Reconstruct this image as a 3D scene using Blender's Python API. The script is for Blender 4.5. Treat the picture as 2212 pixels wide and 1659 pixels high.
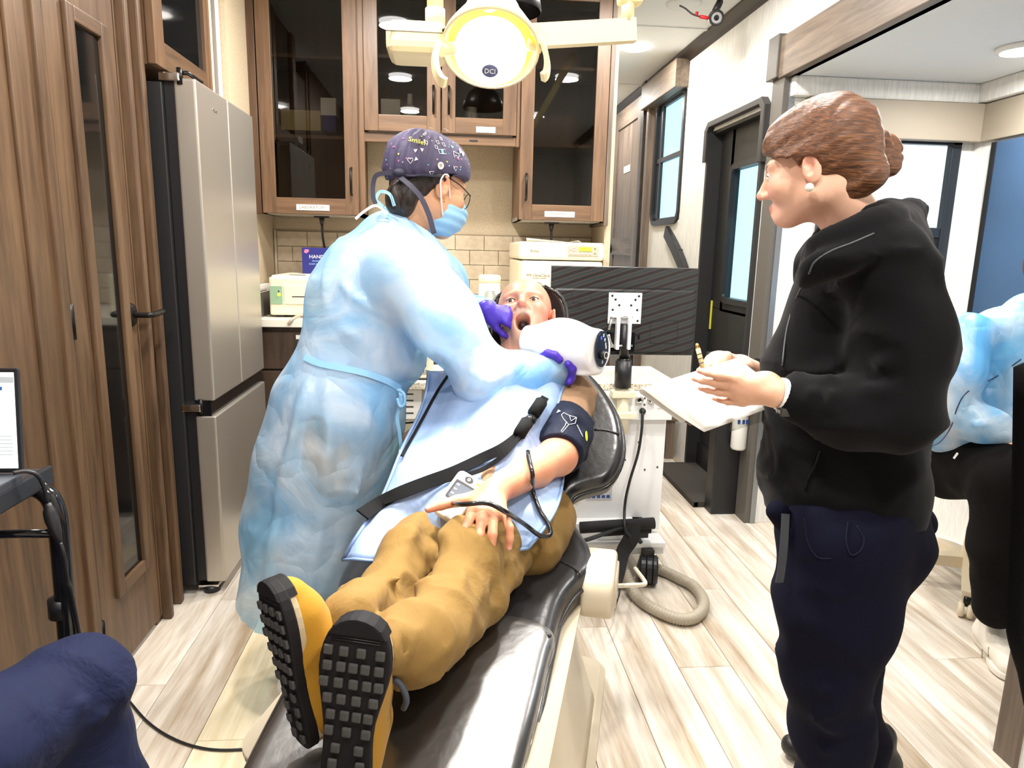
import bpy, bmesh, math, random
import numpy as np
from mathutils import Vector, Matrix
for o in list(bpy.data.objects): bpy.data.objects.remove(o)
SC = bpy.context.scene
COL = SC.collection
# ------------------------------------------------------------------ camera
FPX, CXP, CYP = 1500.0, 1106.0, 829.5
YAW, PIT, ROL, CAMH = math.radians(5.3), math.radians(11.0), math.radians(1.3), 1.25
FW = Vector((math.sin(YAW)*math.cos(PIT), math.cos(YAW)*math.cos(PIT), -math.sin(PIT)))
_r0 = Vector((math.cos(YAW), -math.sin(YAW), 0)); _u0 = _r0.cross(FW)
RT = _r0*math.cos(ROL) + _u0*math.sin(ROL)
UP = RT.cross(FW)
CAM = Vector((0, 0, CAMH))
cd = bpy.data.cameras.new('camera'); cam = bpy.data.objects.new('camera', cd); COL.objects.link(cam)
cd.sensor_width = 36; cd.lens = 36*FPX/2212; cd.clip_start = 0.02
m3 = Matrix((RT, UP, -FW)).transposed()
cam.matrix_world = Matrix.Translation(CAM) @ m3.to_4x4()
SC.camera = cam
# ------------------------------------------------------------------ world, exposure, large lights
SC.view_settings.view_transform = 'Standard'; SC.view_settings.look = 'None'
SC.view_settings.exposure = 0.30; SC.view_settings.gamma = 1.0; SC.view_settings.use_curve_mapping = False
W = bpy.data.worlds.new('World'); SC.world = W; W.use_nodes = True
W.node_tree.nodes['Background'].inputs[0].default_value = (0.90, 0.97, 1.0, 1)
W.node_tree.nodes['Background'].inputs[1].default_value = 1.5
def area_light(name, loc, power, size, color=(1, 1, 1), rot=(0, 0, 0)):
    l = bpy.data.lights.new(name, 'AREA'); l.shape = 'DISK'; l.size = size; l.energy = power; l.color = color
    o = bpy.data.objects.new(name, l); COL.objects.link(o); o.location = loc; o.rotation_euler = rot
    return o
# light of the recessed ceiling LED discs (discs themselves are built with the ceiling)
DOWNLIGHTS = [(-0.35, 0.35), (0.75, 0.35), (-0.35, 1.55), (0.80, 1.75), (-0.30, 2.75), (0.75, 2.85), (1.08, 4.3), (1.08, 5.6)]
for (x, y) in DOWNLIGHTS:
    area_light('downlight_glow', (x, y, 2.405), 20 if y < 3.5 else 11, 0.16, (1, 0.955, 0.90))
area_light('slideout_glow', (2.0, 2.45, 1.955), 13, 0.16, (1, 0.97, 0.93))
# ------------------------------------------------------------------ helpers
def P(px, py, Y):
    d = FW + RT*((px-CXP)/FPX) - UP*((py-CYP)/FPX)
    return CAM + d*((Y-CAM.y)/d.y)
def PX(px, py, X):
    d = FW + RT*((px-CXP)/FPX) - UP*((py-CYP)/FPX)
    return CAM + d*((X-CAM.x)/d.x)
def PZ(px, py, Z):
    d = FW + RT*((px-CXP)/FPX) - UP*((py-CYP)/FPX)
    return CAM + d*((Z-CAM.z)/d.z)
V = Vector
def srgb(r, g, b):
    f = lambda c: (c/255/12.92) if c/255 <= 0.04045 else ((c/255+0.055)/1.055)**2.4
    return (f(r), f(g), f(b), 1)
MATS = {}
def mat(name, col=(0.8, 0.8, 0.8, 1), rough=0.5, metal=0.0, **kw):
    if name in MATS: return MATS[name]
    m = bpy.data.materials.new(name); m.use_nodes = True
    b = m.node_tree.nodes['Principled BSDF']
    b.inputs['Base Color'].default_value = col if len(col) == 4 else (*col, 1)
    b.inputs['Roughness'].default_value = rough; b.inputs['Metallic'].default_value = metal
    for k, v in kw.items():
        b.inputs[k.replace('_', ' ')].default_value = v
    MATS[name] = m
    return m
def nodes(m): return m.node_tree.nodes, m.node_tree.links, m.node_tree.nodes['Principled BSDF']
def texco(m, scale=(1, 1, 1), rot=(0, 0, 0), kind='Object'):
    N, L, b = nodes(m)
    tc = N.new('ShaderNodeTexCoord'); mp = N.new('ShaderNodeMapping')
    mp.inputs['Scale'].default_value = scale; mp.inputs['Rotation'].default_value = rot
    L.new(tc.outputs[kind], mp.inputs['Vector']); return mp
def noise(m, vec, scale=5, detail=4, rough=0.55, dist=0.0):
    N, L, b = nodes(m); n = N.new('ShaderNodeTexNoise')
    n.inputs['Scale'].default_value = scale; n.inputs['Detail'].default_value = detail
    n.inputs['Roughness'].default_value = rough; n.inputs['Distortion'].default_value = dist
    if vec is not None: L.new(vec.outputs[0], n.inputs['Vector'])
    return n
def ramp(m, src, stops, out=0):
    N, L, b = nodes(m); r = N.new('ShaderNodeValToRGB'); e = r.color_ramp.elements
    while len(e) < len(stops): e.new(0.5)
    for el, (p, c) in zip(e, stops): el.position = p; el.color = c if len(c) == 4 else (*c, 1)
    L.new(src.outputs[out], r.inputs[0]); return r
def bump(m, src, strength=0.2, dist=0.01, out=0):
    N, L, b = nodes(m); n = N.new('ShaderNodeBump')
    n.inputs['Strength'].default_value = strength; n.inputs['Distance'].default_value = dist
    prev = b.inputs['Normal'].links
    if prev: L.new(prev[0].from_socket, n.inputs['Normal'])
    L.new(src.outputs[out], n.inputs['Height']); L.new(n.outputs[0], b.inputs['Normal']); return n
def wood(name, dark, light, axis='Z', rough=0.42, fine=1.0, rnd=0.0):
    if name in MATS: return MATS[name]
    m = mat(name, light, rough); N, L, b = nodes(m)
    s = {'Z': (14, 14, 1.1), 'Y': (14, 1.1, 14), 'X': (1.1, 14, 14)}[axis]
    mp = texco(m, tuple(v*fine for v in s))
    if rnd:
        oi = N.new('ShaderNodeObjectInfo'); vm = N.new('ShaderNodeVectorMath'); vm.operation = 'ADD'
        cb = N.new('ShaderNodeCombineXYZ'); mu = N.new('ShaderNodeMath'); mu.operation = 'MULTIPLY'; mu.inputs[1].default_value = 57.0
        L.new(oi.outputs['Random'], mu.inputs[0])
        for i in range(3): L.new(mu.outputs[0], cb.inputs[i])
        L.new(mp.outputs[0], vm.inputs[0]); L.new(cb.outputs[0], vm.inputs[1]); mp = vm
    n1 = noise(m, mp, 1.3, 7, 0.62, 0.7); n2 = noise(m, mp, 6, 3, 0.6, 0.2)
    mx = N.new('ShaderNodeMix'); mx.data_type = 'FLOAT'; mx.inputs[0].default_value = 0.3
    L.new(n1.outputs[0], mx.inputs[2]); L.new(n2.outputs[0], mx.inputs[3])
    r = N.new('ShaderNodeValToRGB'); e = r.color_ramp.elements
    e[0].position = 0.34; e[0].color = dark; e[1].position = 0.64; e[1].color = light
    L.new(mx.outputs[0], r.inputs[0])
    if rnd:
        hs = N.new('ShaderNodeHueSaturation'); mr = N.new('ShaderNodeMapRange')
        mr.inputs[3].default_value = 1-rnd; mr.inputs[4].default_value = 1+rnd
        L.new(oi.outputs['Random'], mr.inputs[0]); L.new(mr.outputs[0], hs.inputs['Value'])
        L.new(r.outputs[0], hs.inputs['Color']); L.new(hs.outputs[0], b.inputs['Base Color'])
    else: L.new(r.outputs[0], b.inputs['Base Color'])
    bump(m, n1, 0.12, 0.004)
    return m
def emit(name, col, strength):
    if name in MATS: return MATS[name]
    m = mat(name, col, 0.5); b = m.node_tree.nodes['Principled BSDF']
    b.inputs['Emission Color'].default_value = col if len(col) == 4 else (*col, 1); b.inputs['Emission Strength'].default_value = strength
    return m
def facing(N, L, f0, power=5.0):
    """Schlick reflectance that is the same on both faces of a thin sheet"""
    lw = N.new('ShaderNodeLayerWeight'); lw.inputs[0].default_value = 0.5
    pw = N.new('ShaderNodeMath'); pw.operation = 'POWER'; pw.inputs[1].default_value = power
    mr = N.new('ShaderNodeMapRange'); mr.inputs[3].default_value = f0; mr.inputs[4].default_value = 1.0 if f0 > 0.01 else 0.35
    L.new(lw.outputs['Facing'], pw.inputs[0]); L.new(pw.outputs[0], mr.inputs[0]); return mr
def glassy(name, tint, rough=0.02, alpha=0.5, ior=1.5):
    """thin pane: tinted transparency plus a Fresnel reflection"""
    if name in MATS: return MATS[name]
    m = bpy.data.materials.new(name); m.use_nodes = True; N, L = m.node_tree.nodes, m.node_tree.links
    N.clear(); out = N.new('ShaderNodeOutputMaterial'); g = N.new('ShaderNodeBsdfGlossy'); t = N.new('ShaderNodeBsdfTransparent')
    fr = facing(N, L, ((ior-1)/(ior+1))**2); mx = N.new('ShaderNodeMixShader')
    g.inputs['Roughness'].default_value = rough; t.inputs[0].default_value = (*tint, 1)
    L.new(fr.outputs[0], mx.inputs[0]); L.new(t.outputs[0], mx.inputs[1]); L.new(g.outputs[0], mx.inputs[2]); L.new(mx.outputs[0], out.inputs[0])
    MATS[name] = m; return m
# --- objects
def link(o, parent=None):
    COL.objects.link(o)
    if parent is not None:
        o.parent = parent
        o.matrix_parent_inverse = Matrix.Translation(-root_loc(parent))
    return o
ROOT = {}
def root_loc(p):
    return ROOT.get(p.name, V((0, 0, 0)))
def thing(name, label, cat, loc=(0, 0, 0), group=None, kind=None):
    o = bpy.data.objects.new(name, None); COL.objects.link(o); o.location = loc; o.empty_display_size = 0.1
    ROOT[o.name] = V(loc); o['label'] = label
    if kind: o['kind'] = kind
    else: o['category'] = cat
    if group: o['group'] = group
    return o
def tag(o, label=None, cat=None, group=None, kind=None):
    if label: o['label'] = label
    if cat: o['category'] = cat
    if group: o['group'] = group
    if kind: o['kind'] = kind
    return o
def mobj(name, verts, faces, m, parent=None, smooth=False, mats=None, fmat=None):
    me = bpy.data.meshes.new(name); me.from_pydata([tuple(v) for v in verts], [], [tuple(f) for f in faces])
    for x in (mats or [m]): me.materials.append(x)
    if smooth: me.polygons.foreach_set('use_smooth', [True]*len(me.polygons))
    if fmat is not None: me.polygons.foreach_set('material_index', list(fmat))
    me.update()
    return link(bpy.data.objects.new(name, me), parent)
def bobj(name, bm, m, parent=None, smooth=False):
    me = bpy.data.meshes.new(name); bm.normal_update(); bm.to_mesh(me); bm.free()
    me.materials.append(m)
    if smooth: me.polygons.foreach_set('use_smooth', [True]*len(me.polygons))
    return link(bpy.data.objects.new(name, me), parent)
def bm_box(bm, lo, hi, bev=0.0, M=None, seg=2):
    lo = V(lo); hi = V(hi); c = (lo+hi)/2; s = hi-lo
    r = bmesh.ops.create_cube(bm, size=1.0); vs = r['verts']
    for v in vs: v.co = V((v.co.x*s.x, v.co.y*s.y, v.co.z*s.z))+c
    if bev > 0:
        es = list({e for v in vs for e in v.link_edges})
        rr = bmesh.ops.bevel(bm, geom=es, offset=min(bev, min(abs(s.x), abs(s.y), abs(s.z))*0.49), segments=seg, profile=0.6, affect='EDGES')
        vs = list({v for f in rr['faces'] for v in f.verts} | {v for v in vs if v.is_valid})
    if M is not None:
        for v in vs: v.co = M @ v.co
    return vs
def box(name, lo, hi, m, parent=None, bev=0.0, M=None, seg=2):
    bm = bmesh.new(); bm_box(bm, lo, hi, bev, M, seg); return bobj(name, bm, m, parent)
def boxes(name, lst, m, parent=None, bev=0.0, M=None):
    bm = bmesh.new()
    for lo, hi in lst: bm_box(bm, lo, hi, bev, M)
    return bobj(name, bm, m, parent)
def bez(pts, n=8):
    """Catmull-Rom through points"""
    pts = [V(p) for p in pts]
    if len(pts) < 3: return pts
    out = []; e = [pts[0]*2-pts[1]]+pts+[pts[-1]*2-pts[-2]]
    for i in range(1, len(e)-2):
        p0, p1, p2, p3 = e[i-1:i+3]
        for k in range(n):
            t = k/n
            out.append(0.5*((2*p1)+(p2-p0)*t+(2*p0-5*p1+4*p2-p3)*t*t+(3*p1-p0-3*p2+p3)*t**3))
    out.append(pts[-1]); return out
def sweep(path, prof, closed_prof=True, cap=True, up=None, scale=None):
    """profile (list of 2D) swept along path with parallel transport; returns verts, faces"""
    path = [V(p) for p in path]; n = len(path); k = len(prof)
    tans = []
    for i in range(n):
        t = path[min(i+1, n-1)]-path[max(i-1, 0)]; tans.append(t.normalized() if t.length > 1e-9 else V((0, 0, 1)))
    u = V(up) if up is not None else (V((0, 0, 1)) if abs(tans[0].z) < 0.9 else V((1, 0, 0)))
    vs = []; fs = []; a = None
    for i in range(n):
        t = tans[i]
        a = (u - t*u.dot(t)) if (a is None or up is not None) else (a - t*a.dot(t))
        if a.length < 1e-6: a = t.orthogonal()
        a.normalize(); b = t.cross(a); s = scale[i] if scale is not None else 1.0
        for (p, q) in prof: vs.append(path[i]+(b*p+a*q)*s)
    for i in range(n-1):
        for j in range(k if closed_prof else k-1):
            j2 = (j+1) % k; fs.append((i*k+j, i*k+j2, (i+1)*k+j2, (i+1)*k+j))
    if cap and closed_prof:
        fs.append(tuple(range(k-1, -1, -1))); fs.append(tuple(range((n-1)*k, n*k)))
    return vs, fs
def circ(r, n=10): return [(r*math.cos(2*math.pi*i/n), r*math.sin(2*math.pi*i/n)) for i in range(n)]
def tube(name, pts, r, m, parent=None, n=10, sm=6, scale=None):
    path = bez(pts, sm) if sm > 1 else [V(p) for p in pts]
    if scale is not None:
        sc = np.interp(np.linspace(0, 1, len(path)), np.linspace(0, 1, len(scale)), scale)
    else: sc = None
    v, f = sweep(path, circ(r, n), scale=sc); return mobj(name, v, f, m, parent, True)
def ribbon(name, pts, w, t, m, parent=None, up=None, sm=6, scale=None):
    path = bez(pts, sm) if sm > 1 else [V(p) for p in pts]
    sc = np.interp(np.linspace(0, 1, len(path)), np.linspace(0, 1, len(scale)), scale) if scale is not None else None
    v, f = sweep(path, [(-w/2, -t/2), (w/2, -t/2), (w/2, t/2), (-w/2, t/2)], up=up, scale=sc); return mobj(name, v, f, m, parent, False)
def lathe(name, prof, m, parent=None, n=28, M=None, smooth=True, cap=True):
    """profile (r,z) revolved around Z then transformed by M"""
    vs = []; fs = []; k = len(prof)
    for i in range(n):
        a = 2*math.pi*i/n
        for (r, z) in prof: vs.append(V((r*math.cos(a), r*math.sin(a), z)))
    for i in range(n):
        i2 = (i+1) % n
        for j in range(k-1): fs.append((i*k+j, i2*k+j, i2*k+j+1, i*k+j+1))
    if cap:
        fs.append(tuple(i*k for i in range(n))[::-1]); fs.append(tuple(i*k+k-1 for i in range(n)))
    if M is not None: vs = [M @ v for v in vs]
    o = mobj(name, vs, fs, m, parent, smooth)
    return o
def align(loc, z, x=None):
    """matrix whose local Z is z"""
    z = V(z).normalized(); x = V(x) if x is not None else (V((1, 0, 0)) if abs(z.x) < 0.9 else V((0, 1, 0)))
    x = (x-z*x.dot(z)).normalized(); y = z.cross(x)
    return Matrix.Translation(V(loc)) @ Matrix((x, y, z)).transposed().to_4x4()
def prism(name, poly, M, depth, m, parent=None, bev=0.0, seg=2, smooth=False):
    """2D polygon in local XY extruded along local Z by depth"""
    bm = bmesh.new(); vs = [bm.verts.new((p[0], p[1], 0)) for p in poly]; f = bm.faces.new(vs)
    r = bmesh.ops.extrude_face_region(bm, geom=[f]); up = [v for v in r['geom'] if isinstance(v, bmesh.types.BMVert)]
    for v in up: v.co.z += depth
    bmesh.ops.recalc_face_normals(bm, faces=bm.faces[:])
    if bev > 0:
        es = [e for e in bm.edges if (e.verts[0].co.z == e.verts[1].co.z)]
        bmesh.ops.bevel(bm, geom=es, offset=bev, segments=seg, profile=0.6, affect='EDGES')
    for v in bm.verts: v.co = M @ v.co
    return bobj(name, bm, m, parent, smooth)
def rrect(w, h, r, n=5, cx=0, cy=0):
    out = []
    for (sx, sy, a0) in ((1, 1, 0), (-1, 1, 90), (-1, -1, 180), (1, -1, 270)):
        for i in range(n+1):
            a = math.radians(a0+90*i/n); out.append((cx+sx*(w/2-r)+r*math.cos(a), cy+sy*(h/2-r)+r*math.sin(a)))
    return out
def text(name, s, M, size, m, parent=None, ext=0.0006, align_x='CENTER', spacing=1.0):
    c = bpy.data.curves.new(name, 'FONT'); c.body = s; c.size = size; c.extrude = ext; c.align_x = align_x; c.align_y = 'CENTER'; c.space_character = spacing
    c.resolution_u = 2
    t = bpy.data.objects.new(name, c); COL.objects.link(t)
    me = bpy.data.meshes.new_from_object(t); bpy.data.objects.remove(t); bpy.data.curves.remove(c)
    me.transform(M); me.materials.clear(); me.materials.append(m); me.name = name
    return link(bpy.data.objects.new(name, me), parent)
def frameXZ(y, cx, cz):      # local XY -> world XZ facing -Y (towards the camera)
    return Matrix.Translation((cx, y, cz)) @ Matrix.Rotation(math.radians(90), 4, 'X')
def frameYZ(x, cy, cz):      # local X -> world Y, local Y -> world Z, facing +X
    return Matrix.Translation((x, cy, cz)) @ Matrix(((0, 0, 1, 0), (1, 0, 0, 0), (0, 1, 0, 0), (0, 0, 0, 1)))
def frameYZr(x, cy, cz):     # facing -X : local X -> world -Y
    return Matrix.Translation((x, cy, cz)) @ Matrix(((0, 0, -1, 0), (-1, 0, 0, 0), (0, 1, 0, 0), (0, 0, 0, 1)))
# ================================================================== materials
WOOD = wood('cabinet_wood', srgb(84, 61, 43), srgb(128, 98, 71), 'Z')
WOODX = wood('cabinet_wood_rail', srgb(84, 61, 43), srgb(128, 98, 71), 'X')
DOORW = wood('door_wood', srgb(66, 48, 34), srgb(112, 86, 62), 'Z', 0.45)
DOORY = wood('door_wood_rail', srgb(66, 48, 34), srgb(112, 86, 62), 'Y', 0.45)
GREYW = wood('greyed_wood', srgb(84, 72, 62), srgb(128, 112, 98), 'Z', 0.5)
GREYY = wood('greyed_wood_rail', srgb(84, 72, 62), srgb(132, 116, 100), 'Y', 0.5)
TAUPE = mat('taupe_trim', srgb(92, 88, 82), 0.5)
DARKTRIM = wood('dark_trim', srgb(38, 31, 27), srgb(66, 56, 50), 'Y', 0.4)
BLACK = mat('black_plastic', (0.012, 0.012, 0.014), 0.42)
BLACKG = mat('gloss_black', (0.008, 0.008, 0.009), 0.12)
BLACKM = mat('black_metal', (0.015, 0.014, 0.014), 0.3, 0.6)
CHROME = mat('chrome', (0.75, 0.75, 0.75), 0.15, 1.0)
WHITEP = mat('white_plastic', srgb(238, 238, 234), 0.35)
CREAMP = mat('cream_plastic', srgb(236, 228, 202), 0.4)
BEIGEP = mat('beige_plastic', srgb(200, 188, 165), 0.38)
PAPER = mat('paper_label', srgb(240, 240, 236), 0.6)
INK = mat('dark_ink', (0.02, 0.02, 0.025), 0.6)
INKG = mat('grey_ink', (0.12, 0.11, 0.10), 0.6)
PANE = glassy('dark_pane', (0.50, 0.48, 0.45), 0.01)
CLEAR = glassy('clear_pane', (0.96, 0.99, 1.0), 0.0, ior=1.12)
CYAN = glassy('tinted_pane', (0.70, 0.92, 1.0), 0.0, ior=1.1)
STEEL = mat('brushed_steel', srgb(196, 190, 180), 0.36, 0.75)
_mp = texco(STEEL, (300, 300, 2)); _n = noise(STEEL, _mp, 3, 2); bump(STEEL, _n, 0.06, 0.001)
CEIL = mat('ceiling_white', srgb(226, 230, 232), 0.7)
_mp = texco(CEIL, (1, 1, 1)); bump(CEIL, noise(CEIL, _mp, 160, 2), 0.1, 0.001)
WALLP = mat('wall_white', srgb(232, 232, 228), 0.7)
_mp = texco(WALLP, (60, 60, 6)); _n = noise(WALLP, _mp, 2, 3); _r = ramp(WALLP, _n, [(0.3, srgb(218, 218, 213)), (0.7, srgb(240, 240, 237))])
WALLP.node_tree.links.new(_r.outputs[0], WALLP.node_tree.nodes['Principled BSDF'].inputs['Base Color'])
BEIGEW = mat('beige_wall', srgb(196, 178, 150), 0.65)
_mp = texco(BEIGEW, (30, 30, 30)); _n = noise(BEIGEW, _mp, 3, 4); _r = ramp(BEIGEW, _n, [(0.3, srgb(188, 170, 142)), (0.7, srgb(204, 187, 159))])
BEIGEW.node_tree.links.new(_r.outputs[0], BEIGEW.node_tree.nodes['Principled BSDF'].inputs['Base Color'])
GREYW2 = mat('grey_underside', srgb(168, 160, 148), 0.6)
TILE = mat('ceramic_tile', srgb(198, 182, 158), 0.25)
_mp = texco(TILE, (8, 8, 8)); _n = noise(TILE, _mp, 3, 4); _r = ramp(TILE, _n, [(0.3, srgb(184, 168, 144)), (0.7, srgb(206, 191, 167))])
TILE.node_tree.links.new(_r.outputs[0], TILE.node_tree.nodes['Principled BSDF'].inputs['Base Color'])
GROUT = mat('grout', srgb(150, 134, 112), 0.8)
PLANK = wood('vinyl_plank', srgb(166, 146, 120), srgb(238, 232, 222), 'Y', 0.33, 0.62, rnd=0.09)
PLANKY = wood('vinyl_plank_yellow', srgb(206, 188, 150), srgb(240, 231, 206), 'Y', 0.33, 0.62)
GRANITE = mat('speckled_laminate', srgb(220, 214, 196), 0.3)
_mp = texco(GRANITE, (1, 1, 1)); _n = noise(GRANITE, _mp, 170, 3, 0.7); _r = ramp(GRANITE, _n, [(0.36, srgb(120, 98, 66)), (0.47, srgb(222, 214, 192)), (0.62, srgb(245, 242, 230))])
GRANITE.node_tree.links.new(_r.outputs[0], GRANITE.node_tree.nodes['Principled BSDF'].inputs['Base Color'])
LED = emit('led_disc', (1, 0.98, 0.95, 1), 14.0)
random.seed(4)
def S(name, lo, hi, m, label, bev=0.0):
    return tag(box(name, lo, hi, m, None, bev), label, kind='structure')
# ================================================================== setting
# floor: base slab and single vinyl planks
fl = tag(box('floor', (-1.7, -1.4, -0.08), (2.45, 8.2, -0.006), mat('floor_joint', srgb(150, 134, 114), 0.7)), 'pale wood-look vinyl plank floor', kind='structure')
pw, pl = 0.168, 1.22
cache = {}
def plank(x0, y0, y1, ymat=False):
    L = round(y1-y0, 3); key = (L, ymat)
    if key not in cache:
        bm = bmesh.new(); bm_box(bm, (0.0008, 0.0008, -0.006), (pw-0.0008, L-0.0008, 0.0), 0.0012, seg=1)
        me = bpy.data.meshes.new('plank'); bm.to_mesh(me); bm.free(); me.materials.append(PLANKY if ymat else PLANK); cache[key] = me
    o = bpy.data.objects.new('plank', cache[key]); link(o, fl); o.location = (x0, y0, 0)
for i in range(-8, 14):
    x0 = 0.035+i*pw
    if x0 > 2.3: continue
    off = ((i*7) % 5)/5*pl
    y = -1.3+off-pl
    while y < 7.9:
        a, b = max(y, -1.3), min(y+pl, 7.9)
        if b-a > 0.05: plank(x0, a, b, (i == -4 and 0.9 < (a+b)/2 < 2.6) or (i == 5 and 1.9 < (a+b)/2 < 2.9))
        y += pl
# ceilings
c1 = S('ceiling', (-1.7, -1.4, 2.43), (1.45, 8.2, 2.5), CEIL, 'white RV ceiling panel')
S('ceiling', (1.42, 1.30, 1.985), (2.45, 3.08, 2.05), CEIL, 'white lower ceiling of the slide-out alcove')
for yy in (3.9, 5.2):
    box('seam_strip', (0.6, yy, 2.424), (1.42, yy+0.03, 2.4305), CEIL, c1)
lv = lathe('ceiling_speaker', [(0.0, 0), (0.07, 0), (0.085, 0.006), (0.085, 0.012)], CEIL, None, M=Matrix.Translation((1.12, 3.55, 2.419)))
tag(lv, 'flat round white speaker cover on the ceiling beside the lamp arm', 'speaker')
for k, (x, y) in enumerate(DOWNLIGHTS):
    r = lathe('ceiling_downlight', [(0.0, 0.0), (0.075, 0.0), (0.08, 0.004), (0.08, 0.012)], LED, None, M=Matrix.Translation((x, y, 2.419)))
    tag(r, ['round LED disc in the ceiling behind the camera on the left', 'round LED disc in the ceiling behind the camera on the right', 'round LED disc in the ceiling above the patient shoes',
            'round LED disc in the ceiling between patient chair and assistant', 'round LED disc in the ceiling before the laboratory cabinet', 'round LED disc in the ceiling before the pharmacy cabinet',
            'round LED disc in the corridor ceiling by the far window', 'round LED disc in the ceiling of the far room'][k], 'ceiling light', 'recessed LED discs')
s = thing('ceiling_downlight', 'round glowing LED disc on the slide-out alcove ceiling above the assistant', 'ceiling light', (2.0, 2.45, 1.97), 'recessed LED discs')
lathe('diffuser', [(0.0, -0.008), (0.055, -0.006), (0.068, 0.0), (0.068, 0.006)], LED, s, M=Matrix.Translation((2.0, 2.45, 1.972)))
lathe('trim_ring', [(0.068, -0.004), (0.082, 0.0), (0.085, 0.012), (0.068, 0.012)], WHITEP, s, M=Matrix.Translation((2.0, 2.45, 1.972)), cap=False)
S('wall_rear', (-1.7, -1.45, 0), (1.45, -1.40, 2.43), WALLP, 'white wall behind the camera')
# left partition wall with door recess
wl = S('wall_left', (-1.07, -1.4, 0), (-0.955, 1.80, 2.43), DOORW, 'wood panelled partition wall left of the door')
box('panel_moulding', (-0.956, 1.69, 0), (-0.945, 1.725, 2.43), DOORW, wl, 0.004)
box('jamb', (-0.965, 1.795, 0), (-0.943, 1.835, 2.43), DOORW, wl, 0.004)
S('wall_left', (-1.07, 2.20, 0), (-0.958, 2.37, 2.43), DOORW, 'wood column between door and refrigerator')
t = tag(box('trim_1', (-0.960, 2.235, 0), (-0.925, 2.26, 2.43), DOORW, None, 0.006), 'narrow wood door casing next to the refrigerator', kind='structure')
tag(box('trim_2', (-0.960, 2.335, 0), (-0.93, 2.365, 2.43), DOORW, None, 0.006), 'wood corner strip beside the refrigerator', kind='structure')
S('wall_left', (-1.6, 2.37, 0), (-1.55, 3.8, 2.43), BEIGEW, 'beige wall behind the refrigerator')
S('wall_back', (-1.6, 3.745, 0), (0.80, 3.80, 2.43), BEIGEW, 'beige back wall with tiled splashback')
# left door (door_1)
d1 = tag(box('door_1', (-1.0, 1.838, 0.02), (-0.952, 2.232, 2.3), DOORW, None, 0.002), 'wood veneer door with a narrow dark glass strip', kind='structure')
gy0, gy1, gz0, gz1 = 1.985, 2.10, 0.285, 1.775
for lo, hi in (((-0.952, gy0-0.05, gz0-0.05), (-0.938, gy0-0.012, gz1+0.05)), ((-0.952, gy1+0.012, gz0-0.05), (-0.938, gy1+0.05, gz1+0.05)),):
    box('glass_moulding', lo, hi, DOORW, d1, 0.004)
for lo, hi in (((-0.952, gy0-0.012, gz0-0.05), (-0.938, gy1+0.012, gz0-0.012)), ((-0.952, gy0-0.012, gz1+0.012), (-0.938, gy1+0.012, gz1+0.05))):
    box('glass_moulding', lo, hi, DOORY, d1, 0.004)
box('glass_pane', (-0.9525, gy0-0.012, gz0-0.012), (-0.9505, gy1+0.012, gz1+0.012), mat('dark_mirror', (0.006, 0.006, 0.006), 0.06), d1)
for lo, hi in (((-0.9515, 1.845, 0.03), (-0.9485, 1.852, 2.29)), ((-0.9515, 2.215, 0.03), (-0.9485, 2.222, 2.29))):
    box('edge_bead', lo, hi, DOORW, d1, 0.001)
for zz in (0.13, 1.0, 1.87):
    tube('hinge', [(-0.947, 1.838, zz), (-0.947, 1.838, zz+0.09)], 0.008, BLACKM, d1, 10, 1)
hz = 1.03
ros = lathe('door_rosette', [(0, 0.012), (0.022, 0.012), (0.034, 0.006), (0.036, 0)], BLACKM, d1, M=align((-0.952, 2.178, hz), (1, 0, 0)))
tube('door_lever', [(-0.945, 2.178, hz), (-0.905, 2.178, hz), (-0.897, 2.183, hz), (-0.894, 2.20, hz), (-0.894, 2.275, hz+0.004)], 0.0085, BLACKM, d1, 10, 5)
lb = box('door_sign', (-0.9518, 1.99, 1.885), (-0.9490, 2.115, 1.92), PAPER, d1, 0.001)
text('door_sign_text', 'RESTROOM', frameYZ(-0.9488, 2.053, 1.9025), 0.02, mat('gold_ink', srgb(205, 190, 150), 0.5), d1)
tag(box('baseboard_left', (-0.958, -1.4, 0), (-0.945, 1.795, 0.07), DARKTRIM, None, 0.003), 'dark baseboard along the left partition', kind='structure')
# right wall with openings (window_1, entrance door_2, slide-out opening)
wr = S('wall_right', (1.42, -1.4, 0), (1.445, 1.40, 2.43), WALLP, 'white wall nearer than the slide-out opening')
S('wall_right', (1.42, 1.40, 1.985), (1.445, 3.10, 2.43), WALLP, 'white wall above the slide-out header')
S('wall_right', (1.42, 3.10, 0), (1.445, 3.17, 2.43), WALLP, 'white wall strip beside the entrance door')
S('wall_right', (1.42, 3.17, 1.90), (1.445, 3.86, 2.43), WALLP, 'white wall above the entrance door')
wz0, wz1, wy0, wy1 = 1.44, 2.24, 4.33, 4.92
S('wall_right', (1.42, 3.86, 0), (1.445, wy0, 2.43), WALLP, 'white wall between entrance door and far window')
S('wall_right', (1.42, wy0, 0), (1.445, wy1, wz0), WALLP, 'white wall below the far window')
S('wall_right', (1.42, wy0, wz1), (1.445, wy1, 2.43), WALLP, 'white wall above the far window')
S('wall_right', (1.42, wy1, 0), (1.445, 8.2, 2.43), WALLP, 'white wall beyond the far window')
cv = [(0, 0), (0.055, 0), (0.05, 0.02), (0.02, 0.05), (0, 0.06)]
tr = prism('trim_3', [(x, -y) for x, y in [(0, 0), (0.05, 0), (0.05, 0.012), (0.02, 0.045), (0.0, 0.06)]], Matrix.Translation((1.42, 8.0, 2.43)) @ Matrix(((-1, 0, 0, 0), (0, 0, -1, 0), (0, 1, 0, 0), (0, 0, 0, 1))), 9.3, DARKTRIM)
tag(tr, 'dark brown cove moulding where right wall meets ceiling', kind='structure')
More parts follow.
